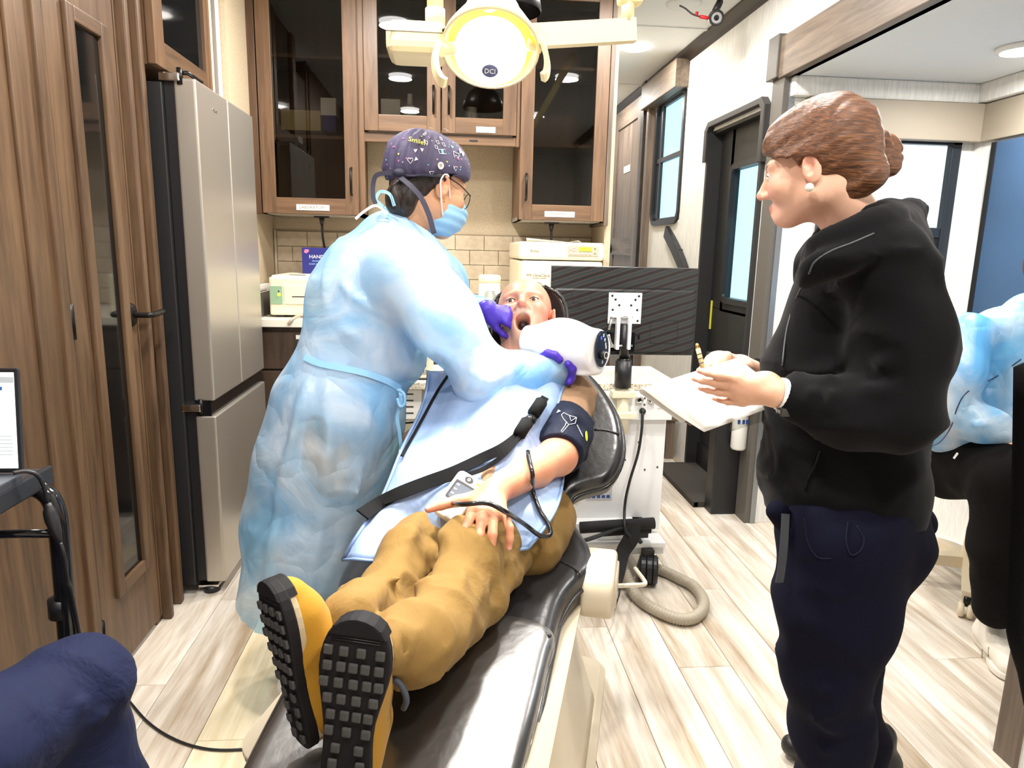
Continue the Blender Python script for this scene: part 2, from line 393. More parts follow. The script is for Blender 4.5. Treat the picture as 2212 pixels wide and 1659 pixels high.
# far window_1
w1 = thing('window_1', 'tall rounded window with black frame in the right wall', None, (1.42, 4.62, wz0), kind='structure')
def ringframe(name, M, w, h, r, t, depth, m, parent, bev=0.0):
    a = rrect(w, h, r, 6); b = rrect(w-2*t, h-2*t, max(r-t, 0.005), 6); n = len(a); vs = []; fs = []
    for z in (0, depth):
        for p in a: vs.append(M @ V((p[0], p[1], z)))
        for p in b: vs.append(M @ V((p[0], p[1], z)))
    for i in range(n):
        j = (i+1) % n
        fs += [(i, j, n+j, n+i)[::-1], (2*n+i, 2*n+j, 3*n+j, 3*n+i), (i, j, 2*n+j, 2*n+i), (n+i, n+j, 3*n+j, 3*n+i)[::-1]]
    return mobj(name, vs, fs, m, parent)
Mw = frameYZr(1.425, (wy0+wy1)/2, (wz0+wz1)/2)
ringframe('window_frame', Mw, wy1-wy0+0.02, wz1-wz0+0.02, 0.09, 0.03, 0.02, BLACK, w1)
ringframe('sash', Mw @ Matrix.Translation((0, 0, -0.02)), wy1-wy0-0.03, wz1-wz0-0.03, 0.07, 0.022, 0.02, BLACK, w1)
box('mullion', (1.42, wy0+0.02, 1.845), (1.445, wy1-0.02, 1.875), BLACK, w1, 0.003)
box('mullion', (1.42, wy1-0.12, wz0+0.03), (1.44, wy1-0.09, wz1-0.03), BLACK, w1, 0.003)
box('window_pane', (1.437, wy0+0.01, wz0+0.01), (1.440, wy1-0.01, 1.85), CYAN, w1); box('window_pane', (1.437, wy0+0.01, 1.87), (1.440, wy1-0.01, wz1-0.01), CYAN, w1)
val = tag(box('window_valance', (1.335, wy0-0.02, 2.225), (1.42, wy1+0.15, 2.385), GREYY, None, 0.006), 'wood-look box valance above the far rounded window', 'valance')
# entrance door_2 recessed
d2 = thing('door_2', 'black entrance door with tall glass in the right wall', None, (1.46, 3.5, 0.1), kind='structure')
Md = frameYZr(1.475, 3.515, 0.995)
box('door_slab', (1.475, 3.19, 0.12), (1.515, 3.84, 0.96), mat('door_black', (0.014, 0.014, 0.015), 0.5), d2, 0.004)
dm = MATS['door_black']
for lo, hi in (((1.475, 3.19, 0.95), (1.515, 3.30, 1.905)), ((1.475, 3.66, 0.95), (1.515, 3.84, 1.905)), ((1.475, 3.28, 1.68), (1.515, 3.70, 1.905)), ((1.475, 3.28, 0.94), (1.515, 3.70, 1.02))):
    box('door_slab', lo, hi, dm, d2, 0.003)
ringframe('glass_frame', frameYZr(1.478, 3.48, 1.35), 0.40, 0.72, 0.05, 0.03, 0.016, BLACK, d2)
box('glass_pane', (1.498, 3.29, 1.0), (1.501, 3.68, 1.70), CYAN, d2)
tube('door_latch', [(1.47, 3.235, 0.92), (1.45, 3.235, 0.92), (1.45, 3.235, 0.80), (1.47, 3.235, 0.80)], 0.012, BLACKM, d2, 8, 1)
box('latch_plate', (1.466, 3.21, 0.74), (1.476, 3.26, 0.97), BLACKM, d2, 0.003)
box('latch_lock', (1.455, 3.222, 0.775), (1.468, 3.248, 0.80), mat('red_plastic', srgb(190, 30, 35), 0.4), d2, 0.003)
box('yellow_strip', (1.470, 3.805, 0.83), (1.476, 3.82, 0.99), mat('yellow_tape', srgb(226, 220, 70), 0.5), d2)
tr = prism('trim_4', [(-0.375, -0.12), (-0.375, 0.045), (-0.33, 0.085), (0.33, 0.085), (0.375, 0.045), (0.375, -0.2), (0.335, -0.2), (0.335, 0.03), (0.31, 0.055), (-0.31, 0.055), (-0.335, 0.03), (-0.335, -0.12)], frameYZr(1.42, 3.515, 1.86), 0.035, mat('door_hood_black', (0.025, 0.023, 0.022), 0.5), None, 0.004)
tag(tr, 'black hood moulding over the entrance door', kind='structure')
tag(boxes('trim_5', [((1.40, 3.845, 0.03), (1.50, 3.87, 1.9)), ((1.40, 3.16, 0.03), (1.50, 3.185, 1.9)), ((1.425, 3.16, 1.885), (1.53, 3.87, 1.93))], mat('jamb_black', (0.02, 0.02, 0.02), 0.5)), 'black jambs of the entrance door', kind='structure')
sp = tag(box('trim_6', (1.405, 3.875, 0), (1.425, 3.90, 1.2), WHITEP, None, 0.002), 'white edge strip beside the entrance step', kind='structure')
# step well of the entrance door
st = thing('entry_step', 'black carpeted step box inside the entrance doorway', 'step', (1.42, 3.5, 0))
box('tread', (1.22, 3.2, 0.0), (1.47, 3.86, 0.03), mat('step_carpet', srgb(58, 54, 49), 0.95), st, 0.004)
box('riser', (1.225, 3.2, 0.0), (1.245, 3.86, 0.028), BLACK, st)
box('back_panel', (1.462, 3.2, 0.02), (1.475, 3.86, 0.16), BLACK, st)
bn = thing('waste_bin', 'tall black bin standing beside the entrance step', 'bin', (1.33, 3.13, 0))
box('body', (1.275, 3.105, 0.0), (1.405, 3.195, 0.50), BLACK, bn, 0.006)
box('lid', (1.27, 3.10, 0.50), (1.408, 3.20, 0.52), BLACK, bn, 0.006)
hb = prism('wall_box', [(-0.09, -0.06), (-0.05, -0.11), (0.07, -0.11), (0.09, -0.07), (0.09, 0.11), (-0.09, 0.11)], frameYZr(1.474, 3.52, 0.62), 0.09, mat('navy_black', (0.02, 0.021, 0.028), 0.5), None, 0.006)
tag(hb, 'dark boxy holder hanging on the entrance door', 'holder')
# extinguisher
fx = thing('fire_extinguisher', 'white fire extinguisher with red collar hanging beside the entrance door', 'extinguisher', (1.36, 3.05, 0.34))
FXM = Matrix.Translation((1.365, 3.06, 0.345))
lathe('cylinder', [(0.0, 0), (0.03, 0.0), (0.036, 0.01), (0.036, 0.17), (0.034, 0.18)], WHITEP, fx, M=FXM)
lathe('collar', [(0.0365, 0.165), (0.037, 0.2), (0.02, 0.23), (0.012, 0.25), (0.0, 0.25)], mat('fire_red', srgb(200, 22, 30), 0.35), fx, M=FXM, cap=False)
box('valve', (1.355, 3.05, 0.595), (1.375, 3.07, 0.625), BLACKM, fx, 0.002); tube('lever', [(1.365, 3.06, 0.625), (1.34, 3.03, 0.635), (1.31, 3.0, 0.63)], 0.006, BLACKM, fx, 8, 3)
bl = mat('label_blue', srgb(40, 80, 150), 0.5)
for q in (-0.022, 0.0, 0.018):
    box('pictogram', (1.365+q-0.006, 3.0225, 0.475), (1.365+q+0.006, 3.026, 0.495), bl, fx)
# step stool
so = thing('step_stool', 'small brown wooden step stool at the end of the corridor wall', 'stool', (1.2, 4.25, 0))
box('seat', (1.02, 4.0, 0.24), (1.40, 4.35, 0.28), GREYY, so, 0.01); box('apron', (1.04, 4.015, 0.19), (1.38, 4.04, 0.24), GREYW, so)
for x in (1.04, 1.33):
    for y in (4.015, 4.28): box('leg', (x, y, 0), (x+0.05, y+0.05, 0.2), GREYW, so, 0.003)
# grab handle
gh = thing('grab_handle', 'black folded grab handle fixed to the white wall above the monitor', 'handle', (1.41, 4.4, 1.2))
hp = [PX(1440, 500, 1.41), PX(1460, 540, 1.40), PX(1478, 585, 1.40), PX(1488, 640, 1.40)]
ribbon('handle_bar', hp, 0.075, 0.03, BLACK, gh, up=(1, 0, 0), sm=3)
box('knob', PX(1468, 545, 1.41)-V((0.02, 0.03, 0.02)), PX(1468, 545, 1.41)+V((0.01, 0.03, 0.02)), BLACK, gh, 0.004)
# far room: end wall, roller shade, door
S('wall_far', (0.6, 7.6, 0), (1.5, 7.66, 2.43), WALLP, 'white end wall of the far room')
S('wall_partition', (0.755, 3.42, 0), (0.785, 6.0, 2.43), BEIGEW, 'partition wall side behind the pharmacy cabinet')
d3 = thing('door_3', 'open wooden shaker door far down the corridor', None, (1.36, 5.5, 0), kind='structure')
dy0, dy1 = 5.17, 6.0; DX = 1.385
box('door_slab', (DX, dy0, 0.05), (DX+0.03, dy1, 2.36), GREYW, d3)
for lo, hi in (((DX-0.012, dy0, 0.05), (DX, dy0+0.11, 2.36)), ((DX-0.012, dy1-0.11, 0.05), (DX, dy1, 2.36))): box('stile', lo, hi, GREYW, d3)
for z0, z1 in ((0.05, 0.25), (1.22, 1.36), (2.22, 2.36)): box('rail', (DX-0.012, dy0+0.11, z0), (DX, dy1-0.11, z1), GREYY, d3)
box('door_sign', (DX-0.004, 5.47, 1.86), (DX, 5.66, 1.91), PAPER, d3)
tube('door_lever', [(DX, 5.94, 1.27), (DX-0.06, 5.94, 1.27), (DX-0.06, 5.84, 1.27)], 0.014, BLACKM, d3, 8, 3)
lathe('door_rosette', [(0, 0.01), (0.03, 0.01), (0.036, 0)], BLACKM, d3, M=align((DX-0.012, 5.94, 1.27), (-1, 0, 0)))
tag(box('trim_7', (1.36, 5.08, 0), (1.42, 5.15, 2.43), DARKTRIM, None, 0.004), 'dark post between far door and far window', kind='structure')
tag(box('trim_8', (1.37, 4.98, 0), (1.42, 5.03, 2.40), GREYW, None, 0.004), 'grey wood jamb beside the far window', kind='structure')
rs = thing('roller_shade', 'black roller shade hanging in the far room behind the corridor', 'shade', (1.2, 7.2, 1.1))
box('cloth', (0.9, 7.25, 1.02), (1.5, 7.26, 1.72), BLACK, rs); tube('hem_bar', [(0.88, 7.25, 1.02), (1.5, 7.25, 1.02)], 0.012, BLACKM, rs, 8, 1)
box('headrail', (0.88, 7.22, 1.72), (1.5, 7.28, 1.86), GREYW, rs, 0.004)
eq = thing('folded_equipment', 'dark folded equipment arm mounted in the far room', 'equipment', (1.33, 7.0, 2.0))
tube('upper_arm', [(1.5, 7.1, 2.28), (1.42, 7.1, 2.22), (1.40, 7.1, 2.02)], 0.035, BLACK, eq, 8, 3); tube('lower_arm', [(1.40, 7.1, 2.02), (1.36, 7.1, 1.90), (1.45, 7.08, 1.86)], 0.045, BLACK, eq, 8, 3)
tube('cable', [(1.40, 7.05, 2.15), (1.30, 7.05, 2.0), (1.36, 7.05, 1.88), (1.28, 7.05, 1.84)], 0.01, BLACK, eq, 6, 4)
# slide-out alcove
S('wall_slideout', (1.42, 3.0, 0), (1.62, 3.05, 1.985), WALLP, 'white alcove end wall left of the window')
S('wall_slideout', (2.21, 3.0, 0), (2.32, 3.05, 1.985), WALLP, 'white alcove end wall right of the window')
S('wall_slideout', (1.62, 3.0, 0), (2.21, 3.05, 0.95), WALLP, 'white alcove end wall below the window')
S('wall_slideout', (1.62, 3.0, 1.76), (2.21, 3.05, 1.985), WALLP, 'white alcove end wall above the window')
S('wall_slideout', (2.29, 1.35, 0), (2.34, 3.0, 1.985), WALLP, 'white side wall of the slide-out alcove')
S('wall_slideout', (1.5, 1.35, 0), (2.34, 1.40, 1.985), WALLP, 'white near end wall of the slide-out alcove')
w2 = thing('window_2', 'bright window with dark frame in the alcove end wall', None, (1.9, 3.0, 0.95), kind='structure')
for lo, hi in (((1.60, 2.985, 0.94), (1.645, 3.02, 1.77)), ((2.18, 2.985, 0.94), (2.225, 3.02, 1.77)), ((1.60, 2.985, 0.93), (2.225, 3.02, 0.975)), ((1.60, 2.985, 1.735), (2.225, 3.02, 1.78)), ((1.645, 2.99, 1.34), (2.18, 3.015, 1.385))):
    box('window_frame', lo, hi, mat('window_frame_dark', srgb(38, 44, 52), 0.35), w2, 0.004)
box('sash', (1.645, 2.995, 0.97), (1.68, 3.01, 1.34), BLACK, w2, 0.003); box('sash', (2.145, 2.995, 0.97), (2.18, 3.01, 1.34), BLACK, w2, 0.003)
box('window_pane', (1.63, 3.02, 0.96), (2.2, 3.024, 1.36), CLEAR, w2); box('window_pane', (1.63, 3.02, 1.36), (2.2, 3.024, 1.75), CLEAR, w2)
vl = thing('window_valance', 'taupe padded valance wrapping the alcove corner', 'valance', (2.0, 2.95, 1.75))
TP = mat('taupe_vinyl', srgb(150, 140, 124), 0.6)
box('end_board', (1.50, 2.93, 1.745), (2.265, 2.975, 1.90), TP, vl, 0.004); box('side_board', (2.265, 1.42, 1.745), (2.288, 2.975, 1.90), TP, vl, 0.004)
box('return', (1.50, 2.93, 1.745), (1.52, 3.0, 1.90), TP, vl)
tag(box('trim_9', (1.425, 2.955, 1.905), (2.288, 2.999, 1.985), WALLP, None, 0.01), 'white crown moulding along the alcove end wall', kind='structure')
tag(box('trim_10', (2.245, 1.42, 1.905), (2.289, 2.96, 1.985), WALLP, None, 0.01), 'white crown moulding along the alcove side wall', kind='structure')
BLUE = mat('blue_grey_panel', srgb(62, 88, 120), 0.35); _mp = texco(BLUE); bump(BLUE, noise(BLUE, _mp, 120, 2), 0.25, 0.002)
bp = thing('blue_panel', 'blue grey textured panel on the alcove side wall', 'panel', (2.27, 2.3, 0.3))
box('panel_face', (2.272, 1.45, 0.25), (2.287, 2.86, 1.735), BLUE, bp, 0.003); box('panel_edge', (2.268, 2.845, 0.25), (2.288, 2.872, 1.735), BLACK, bp, 0.002)
# slide-out opening trim
h = tag(box('trim_11', (1.385, 1.42, 1.985), (1.425, 3.03, 2.15), GREYY, None, 0.004), 'grey wood header of the slide-out opening', kind='structure')
tag(box('trim_12', (1.375, 3.03, 1.99), (1.425, 3.13, 2.165), TAUPE, None, 0.004), 'square taupe corner block of the slide-out opening', kind='structure')
tag(box('trim_13', (1.395, 2.99, 0.0), (1.425, 3.10, 1.99), TAUPE, None, 0.003), 'taupe far post of the slide-out opening', kind='structure')
tag(box('trim_14', (1.42, 2.985, 0.0), (1.445, 2.998, 1.985), mat('alu', srgb(150, 155, 160), 0.3, 0.8)), 'metal edge strip of the slide-out opening', kind='structure')
np_ = tag(box('trim_15', (1.41, 1.40, 0.0), (1.46, 1.47, 1.985), GREYW, None, 0.003), 'grey wood near post of the slide-out opening', kind='structure')
sw = tag(box('wall_switch', (1.414, 3.30, 1.95), (1.4205, 3.34, 2.02), WHITEP, None, 0.002), 'small white wall plate above the entrance door', 'switch')
# ================================================================== back wall: tiles, cabinets, worktop
wb = [o for o in bpy.data.objects if o.name.startswith('wall_back')][0]
box('grout_bed', (-0.885, 3.735, 0.90), (0.755, 3.746, 1.32), GROUT, wb)
tw, th = 0.152, 0.0765; TY = 3.735
tc = {}
for r in range(5):
    z1 = 1.315-r*th; x = -0.882-(0.0 if r % 2 == 0 else tw/2)
    while x < 0.75:
        a, b = max(x, -0.882), min(x+tw, 0.752)
        if b-a > 0.02:
            key = round(b-a, 3)
            if key not in tc:
                bm = bmesh.new(); bm_box(bm, (0.0012, -0.007, -th+0.0012), (b-a-0.0012, 0, -0.0012), 0.0025); me = bpy.data.meshes.new('tile'); bm.to_mesh(me); bm.free(); me.materials.append(TILE); tc[key] = me
            o = bpy.data.objects.new('tile', tc[key]); link(o, wb); o.location = (a, TY, z1)
        x += tw
box('tile_edge_strip', (-0.895, 3.726, 0.92), (-0.883, 3.74, 1.318), TILE, wb)
S('wall_alcove', (-0.93, 3.10, 0.0), (-0.90, 3.74, 2.43), BEIGEW, 'beige side panel between refrigerator and splashback')
def upper_cabinet(label, x0, x1, z0, doors, sign=None, y0=3.41, y1=3.735, stile=0.062, signpos=None, group='glass fronted wall cabinets'):
    t = thing('wall_cabinet', label, 'cabinet', ((x0+x1)/2, (y0+y1)/2, z0), group)
    zt = 2.425; th = 0.018
    for lo, hi in (((x0, y0, z0), (x0+th, y1, zt)), ((x1-th, y0, z0), (x1, y1, zt)), ((x0, y1-th, z0), (x1, y1, zt))): box('carcass_panel', lo, hi, WOOD, t)
    box('bottom_panel', (x0, y0, z0), (x1, y1, z0+th), GREYW2, t)
    nsh = 3 if z0 < 1.5 else 2
    for k in range(1, nsh): box('shelf', (x0+th, y0+0.03, z0+(zt-z0)*k/nsh), (x1-th, y1-th, z0+(zt-z0)*k/nsh+0.015), WOODX, t)
    n = doors; w = (x1-x0)/n
    for i in range(n):
        a, b = x0+i*w+0.003, x0+(i+1)*w-0.003; c, d = z0+0.004, zt
        dr = box('door', (a, y0-0.02, c), (a+stile, y0-0.001, d), WOOD, t, 0.002)
        box('stile', (b-stile, y0-0.02, c), (b, y0-0.001, d), WOOD, dr, 0.002)
        box('rail', (a+stile, y0-0.02, c), (b-stile, y0-0.001, c+stile+0.01), WOODX, dr, 0.002)
        box('rail', (a+stile, y0-0.02, d-stile), (b-stile, y0-0.001, d), WOODX, dr, 0.002)
        box('glass_pane', (a+stile-0.004, y0-0.010, c+stile), (b-stile+0.004, y0-0.006, d-stile+0.004), PANE, dr)
        side = 1 if (i == 0 and n == 2) or label.startswith('tall laboratory') else 0
        hx = (b-0.032) if side else (a+0.032)
        z = c+stile+0.03 if n == 1 else c+0.085
        tube('handle', [(hx, y0-0.018, z), (hx, y0-0.042, z+0.004), (hx, y0-0.042, z+0.116), (hx, y0-0.018, z+0.12)], 0.0055, BLACKM, dr, 8, 1)
    if sign:
        sx, sw_, sz = signpos
        box('name_plate', (sx-sw_/2, y0-0.0235, sz-0.013), (sx+sw_/2, y0-0.019, sz+0.013), PAPER, t, 0.0008)
        text('name_plate_text', sign, frameXZ(y0-0.0238, sx, sz), 0.019 if len(sign) < 14 else 0.010, mat('bronze_ink', srgb(120, 100, 78), 0.5), t, 0.0004)
    return t
upper_cabinet('tall laboratory wall cabinet with dark glass beside the refrigerator', -0.862, -0.418, 1.385, 1, 'LABORATORY', signpos=(-0.632, 0.15, 1.418))
upper_cabinet('short double-door wall cabinet above the dentist head', -0.392, 0.310, 1.765, 2, 'STERILE · SUPPLY', signpos=(0.165, 0.09, 1.79))
upper_cabinet('tall pharmacy wall cabinet with dark glass behind the monitor', 0.325, 0.742, 1.385, 1, 'PHARMACY', signpos=(0.525, 0.145, 1.418))
tag(box('trim_16', (-0.418, 3.40, 1.40), (-0.392, 3.43, 2.43), WOOD, None, 0.004), 'wood filler between laboratory and middle cabinet', kind='structure')
tag(box('trim_17', (0.309, 3.40, 1.72), (0.326, 3.43, 2.43), WOOD, None, 0.002), 'wood filler between middle and pharmacy cabinet', kind='structure')
lr = thing('light_rail', 'brown wood light rail under the middle wall cabinet', 'rail', (-0.04, 3.42, 1.72))
box('rail_board', (-0.398, 3.405, 1.722), (0.318, 3.43, 1.763), WOODX, lr, 0.003)
prism('vent_slot', rrect(0.04, 0.008, 0.0038), frameXZ(3.4045, 0.11, 1.742), 0.001, BLACK, lr)
tag(box('trim_18', (-0.925, 3.40, 1.385), (-0.865, 3.43, 2.43), wood('dark_corner_wood', srgb(62, 42, 28), srgb(104, 76, 54), 'Z'), None, 0.004), 'brown corner strip left of the laboratory cabinet', kind='structure')
tag(boxes('trim_19', [((0.742, 3.39, 1.37), (0.762, 3.735, 2.43))], GREYW), 'grey wood end panel of the pharmacy cabinet', kind='structure')
# outlets with plugs under the cabinets
for (x, lab) in ((-0.615, 'black plug and cord under the laboratory cabinet'), (0.505, 'black plug and cord under the pharmacy cabinet')):
    t = thing('extension_lead', lab, 'cord', (x, 3.55, 1.2), 'plugs under wall cabinets')
    box('outlet_plate', (x-0.035, 3.50, 1.378), (x+0.035, 3.53, 1.385), BLACK, t, 0.001)
    tube('plug', [(x, 3.515, 1.38), (x, 3.515, 1.345)], 0.014, BLACK, t, 10, 1, scale=[1, 0.6])
    tube('cable', [(x, 3.515, 1.35), (x+0.002, 3.52, 1.28), (x+0.01, 3.55, 1.2), (x+0.015, 3.62, 1.16), (x+(0.05 if x < 0 else 0.02), 3.69, 1.14 if x < 0 else 1.292)], 0.006, BLACK, t, 8, 5)
# base cabinets and worktop
DW = wood('base_wood', srgb(50, 38, 30), srgb(84, 66, 52), 'Z')
for (x0, x1, lab) in ((-0.898, -0.35, 'dark wood base cabinet next to the refrigerator'), (-0.35, 0.20, 'dark wood base cabinet behind the dentist'), (0.20, 0.75, 'dark wood base cabinet behind the delivery cart')):
    t = thing('base_cabinet', lab, 'cabinet', ((x0+x1)/2, 3.4, 0), 'base cabinets')
    box('body', (x0, 3.16, 0.08), (x1, 3.735, 0.89), DW, t); box('toe_kick', (x0, 3.22, 0.0), (x1, 3.7, 0.08), BLACK, t)
    dr = box('drawer', (x0+0.05, 3.145, 0.70), (x1-0.004, 3.161, 0.865), DW, t, 0.002); box('name_plate', (x0+0.22, 3.1425, 0.835), (x0+0.30, 3.1455, 0.853), PAPER, dr)
    db = box('door', (x0+0.05, 3.145, 0.10), (x1-0.004, 3.161, 0.69), DW, t, 0.002)
    tube('handle', [(x1-0.06, 3.145, 0.52), (x1-0.06, 3.12, 0.525), (x1-0.06, 3.12, 0.635), (x1-0.06, 3.145, 0.64)], 0.0055, BLACKM, db, 8, 1)
wt = tag(box('worktop', (-0.899, 3.115, 0.89), (0.752, 3.74, 0.925), mat('white_laminate', srgb(232, 226, 212), 0.3), None, 0.003), 'white laminate worktop along the tiled wall', 'worktop')
# ------------------------------------------------------------------ things on the back worktop
GREENP = mat('sage_plastic', srgb(150, 182, 150), 0.4)
bx = thing('sterilizer', 'cream cassette sterilizer with green control strip on the worktop', 'sterilizer', (-0.6, 3.35, 0.925))
box('case', (-0.80, 3.20, 0.935), (-0.42, 3.60, 1.105), CREAMP, bx, 0.010); box('case_top', (-0.79, 3.215, 1.10), (-0.43, 3.58, 1.112), CREAMP, bx, 0.004)
box('control_strip', (-0.795, 3.197, 0.985), (-0.742, 3.202, 1.065), GREENP, bx, 0.001); lathe('indicator_lamp', [(0, 0.006), (0.006, 0.004), (0.008, 0)], emit('lime_led', (0.55, 0.9, 0.05, 1), 1.2), bx, 12, align((-0.757, 3.197, 1.027), (0, -1, 0)))
lathe('power_button', [(0, 0.003), (0.003, 0.002), (0.0035, 0)], BLACK, bx, 10, align((-0.757, 3.197, 1.042), (0, -1, 0)))
box('cassette_drawer', (-0.735, 3.196, 0.985), (-0.44, 3.201, 1.07), CREAMP, bx, 0.002); box('slot', (-0.70, 3.195, 1.017), (-0.53, 3.1965, 1.021), BLACK, bx); box('top_vent', (-0.72, 3.24, 1.111), (-0.65, 3.27, 1.1135), BLACK, bx)
for x in (-0.78, -0.45): box('foot', (x, 3.22, 0.925), (x+0.04, 3.26, 0.936), BLACK, bx)
tube('drain_tube', [(-0.63, 3.2, 0.94), (-0.66, 3.15, 0.94), (-0.685, 3.112, 0.925), (-0.70, 3.108, 0.905)], 0.007, mat('clear_tube', srgb(168, 158, 140), 0.3), bx, 8, 5)
gb = thing('glove_box', 'navy blue exam glove box standing on the sterilizer', 'box', (-0.6, 3.5, 1.112))
NAVY = mat('navy_card', srgb(34, 38, 120), 0.45)
box('carton', (-0.70, 3.44, 1.112), (-0.47, 3.53, 1.235), NAVY, gb, 0.001)
text('brand_text', 'HANDS&CO', frameXZ(3.4393, -0.60, 1.192), 0.024, PAPER, gb, 0.0003); text('line_text', 'PROFESSIONAL NITRILE', frameXZ(3.4393, -0.60, 1.172), 0.010, mat('label_cyan', srgb(150, 200, 240), 0.5), gb, 0.0003); text('line_text', 'EXAM GLOVES POWDER FREE', frameXZ(3.4393, -0.60, 1.158), 0.010, MATS['label_cyan'], gb, 0.0003)
prism('emblem', [(-0.012, -0.006), (0.0, -0.010), (0.012, 0.0), (0.010, 0.009), (-0.008, 0.008)], frameXZ(3.4395, -0.678, 1.218), 0.0004, mat('pink_ink', srgb(220, 120, 150), 0.5), gb)
mobj('tissue', [V((-0.655, 3.40, 1.115)), V((-0.55, 3.39, 1.114)), V((-0.50, 3.42, 1.13)), V((-0.57, 3.43, 1.142)), V((-0.63, 3.43, 1.130)), V((-0.56, 3.41, 1.135))], [(0, 1, 5), (1, 2, 5), (2, 3, 5), (3, 4, 5), (4, 0, 5)], PAPER, gb, True)
bk = thing('notebook', 'cream spiral-bound notebook leaning beside the sterilizer', 'book', (-0.845, 3.25, 0.925))
box('pages', (-0.865, 3.18, 0.926), (-0.840, 3.42, 1.03), CREAMP, bk, 0.002); box('cover', (-0.868, 3.178, 0.926), (-0.865, 3.422, 1.034), INKG, bk); box('cover', (-0.840, 3.178, 0.926), (-0.837, 3.422, 1.034), INKG, bk)
for k in range(12): tube('ring', [(-0.842, 3.176, 0.935+k*0.0085), (-0.836, 3.168, 0.936+k*0.0085), (-0.830, 3.176, 0.935+k*0.0085)], 0.0016, CHROME, bk, 6, 1)
b2 = thing('spiral_binder', 'black and white wire binder behind the cream notebook', 'book', (-0.88, 3.3, 0.925))
box('pages', (-0.895, 3.25, 0.926), (-0.872, 3.50, 1.06), WHITEP, b2, 0.002)
for k in range(14): tube('ring', [(-0.89, 3.248, 0.94+k*0.0085), (-0.883, 3.238, 0.943+k*0.0085), (-0.876, 3.248, 0.94+k*0.0085)], 0.002, INK, b2, 6, 1)
# autoclave
au = thing('autoclave', 'large cream autoclave with green display on the worktop behind the monitor', 'autoclave', (0.5, 3.4, 0.925))
box('housing', (0.315, 3.19, 0.94), (0.70, 3.70, 1.20), CREAMP, au, 0.012); box('top_panel', (0.312, 3.17, 1.205), (0.703, 3.70, 1.285), CREAMP, au, 0.014); box('front_door', (0.322, 3.155, 0.95), (0.695, 3.195, 1.20), CREAMP, au, 0.012)
box('foot', (0.33, 3.2, 0.925), (0.37, 3.25, 0.941), BLACK, au); box('foot', (0.64, 3.2, 0.925), (0.68, 3.25, 0.941), BLACK, au)
box('door_label', (0.545, 3.153, 0.99), (0.685, 3.156, 1.165), mat('pale_cream', srgb(242, 236, 214), 0.5), au, 0.001)
TA = mat('panel_taupe', srgb(190, 180, 160), 0.5)
box('control_panel', (0.535, 3.166, 1.225), (0.675, 3.171, 1.272), TA, au, 0.001); box('display', (0.585, 3.164, 1.247), (0.643, 3.1665, 1.265), emit('lcd_green', (0.35, 0.55, 0.03, 1), 0.9), au, 0.0005)
for k in range(6): lathe('button', [(0, 0.003), (0.0045, 0.002), (0.005, 0)], WHITEP, au, 10, align((0.548+k*0.0175, 3.166, 1.236), (0, -1, 0)))
for (bx_, bz) in ((0.548, 1.257), (0.562, 1.262), (0.562, 1.251), (0.658, 1.262), (0.658, 1.240)): lathe('button', [(0, 0.003), (0.004, 0.002), (0.0045, 0)], GREENP if bx_ > 0.6 else WHITEP, au, 10, align((bx_, 3.166, bz), (0, -1, 0)))
text('maker_text', 'Ritter', frameXZ(3.1695, 0.385, 1.243), 0.018, mat('brown_ink', srgb(120, 100, 60), 0.6), au, 0.0003)
text('model_text', 'M9 UltraClave', frameXZ(3.1545, 0.40, 1.135), 0.018, MATS['brown_ink'], au, 0.0003); text('model_subtext', 'PROCESSING CHAMBER', frameXZ(3.1545, 0.405, 1.123), 0.006, MATS['brown_ink'], au, 0.0003)
ringframe('seal', frameXZ(3.1545, 0.40, 1.08), 0.048, 0.048, 0.0235, 0.002, 0.0004, INKG, au); text('seal_text', 'ATLAS', frameXZ(3.1545, 0.40, 1.085), 0.012, INKG, au, 0.0003)
tp = mobj('tissue_sheet', [V((0.36, 3.3, 1.287)), V((0.55, 3.28, 1.288)), V((0.63, 3.35, 1.289)), V((0.43, 3.40, 1.288)), V((0.355, 3.27, 1.302)), V((0.60, 3.27, 1.296))], [(0, 1, 2, 3), (0, 4, 1), (1, 5, 2)], PAPER, None); tag(tp, 'crumpled white tissue lying on the autoclave', 'tissue')
wc = thing('wipes_canister', 'white plastic wipes canister beside the autoclave', 'canister', (0.185, 3.3, 0.925))
CM = Matrix.Translation((0.188, 3.28, 0.926))
lathe('tub', [(0, 0), (0.046, 0), (0.05, 0.006), (0.05, 0.165), (0.046, 0.172)], WHITEP, wc, M=CM); lathe('lid', [(0.047, 0.165), (0.052, 0.168), (0.052, 0.195), (0.046, 0.203), (0.0, 0.205)], CREAMP, wc, M=CM, cap=False)
lathe('label_wrap', [(0.0505, 0.03), (0.0507, 0.03), (0.0507, 0.145), (0.0505, 0.145)], PAPER, wc, M=CM, cap=False)
for k in range(7): box('print_line', (0.155, 3.2285, 1.055-k*0.008), (0.185, 3.2315, 1.057-k*0.008), mat('sage_ink', srgb(150, 160, 130), 0.6), wc); box('print_line', (0.195, 3.2285, 1.055-k*0.008), (0.222, 3.2325, 1.0565-k*0.008), INKG if k == 0 else MATS['sage_ink'], wc)
ringframe('no_symbol', frameXZ(3.2295, 0.163, 0.985), 0.024, 0.024, 0.0115, 0.002, 0.0006, INK, wc); box('no_symbol_hand', (0.158, 3.2285, 0.979), (0.168, 3.230, 0.992), INK, wc)
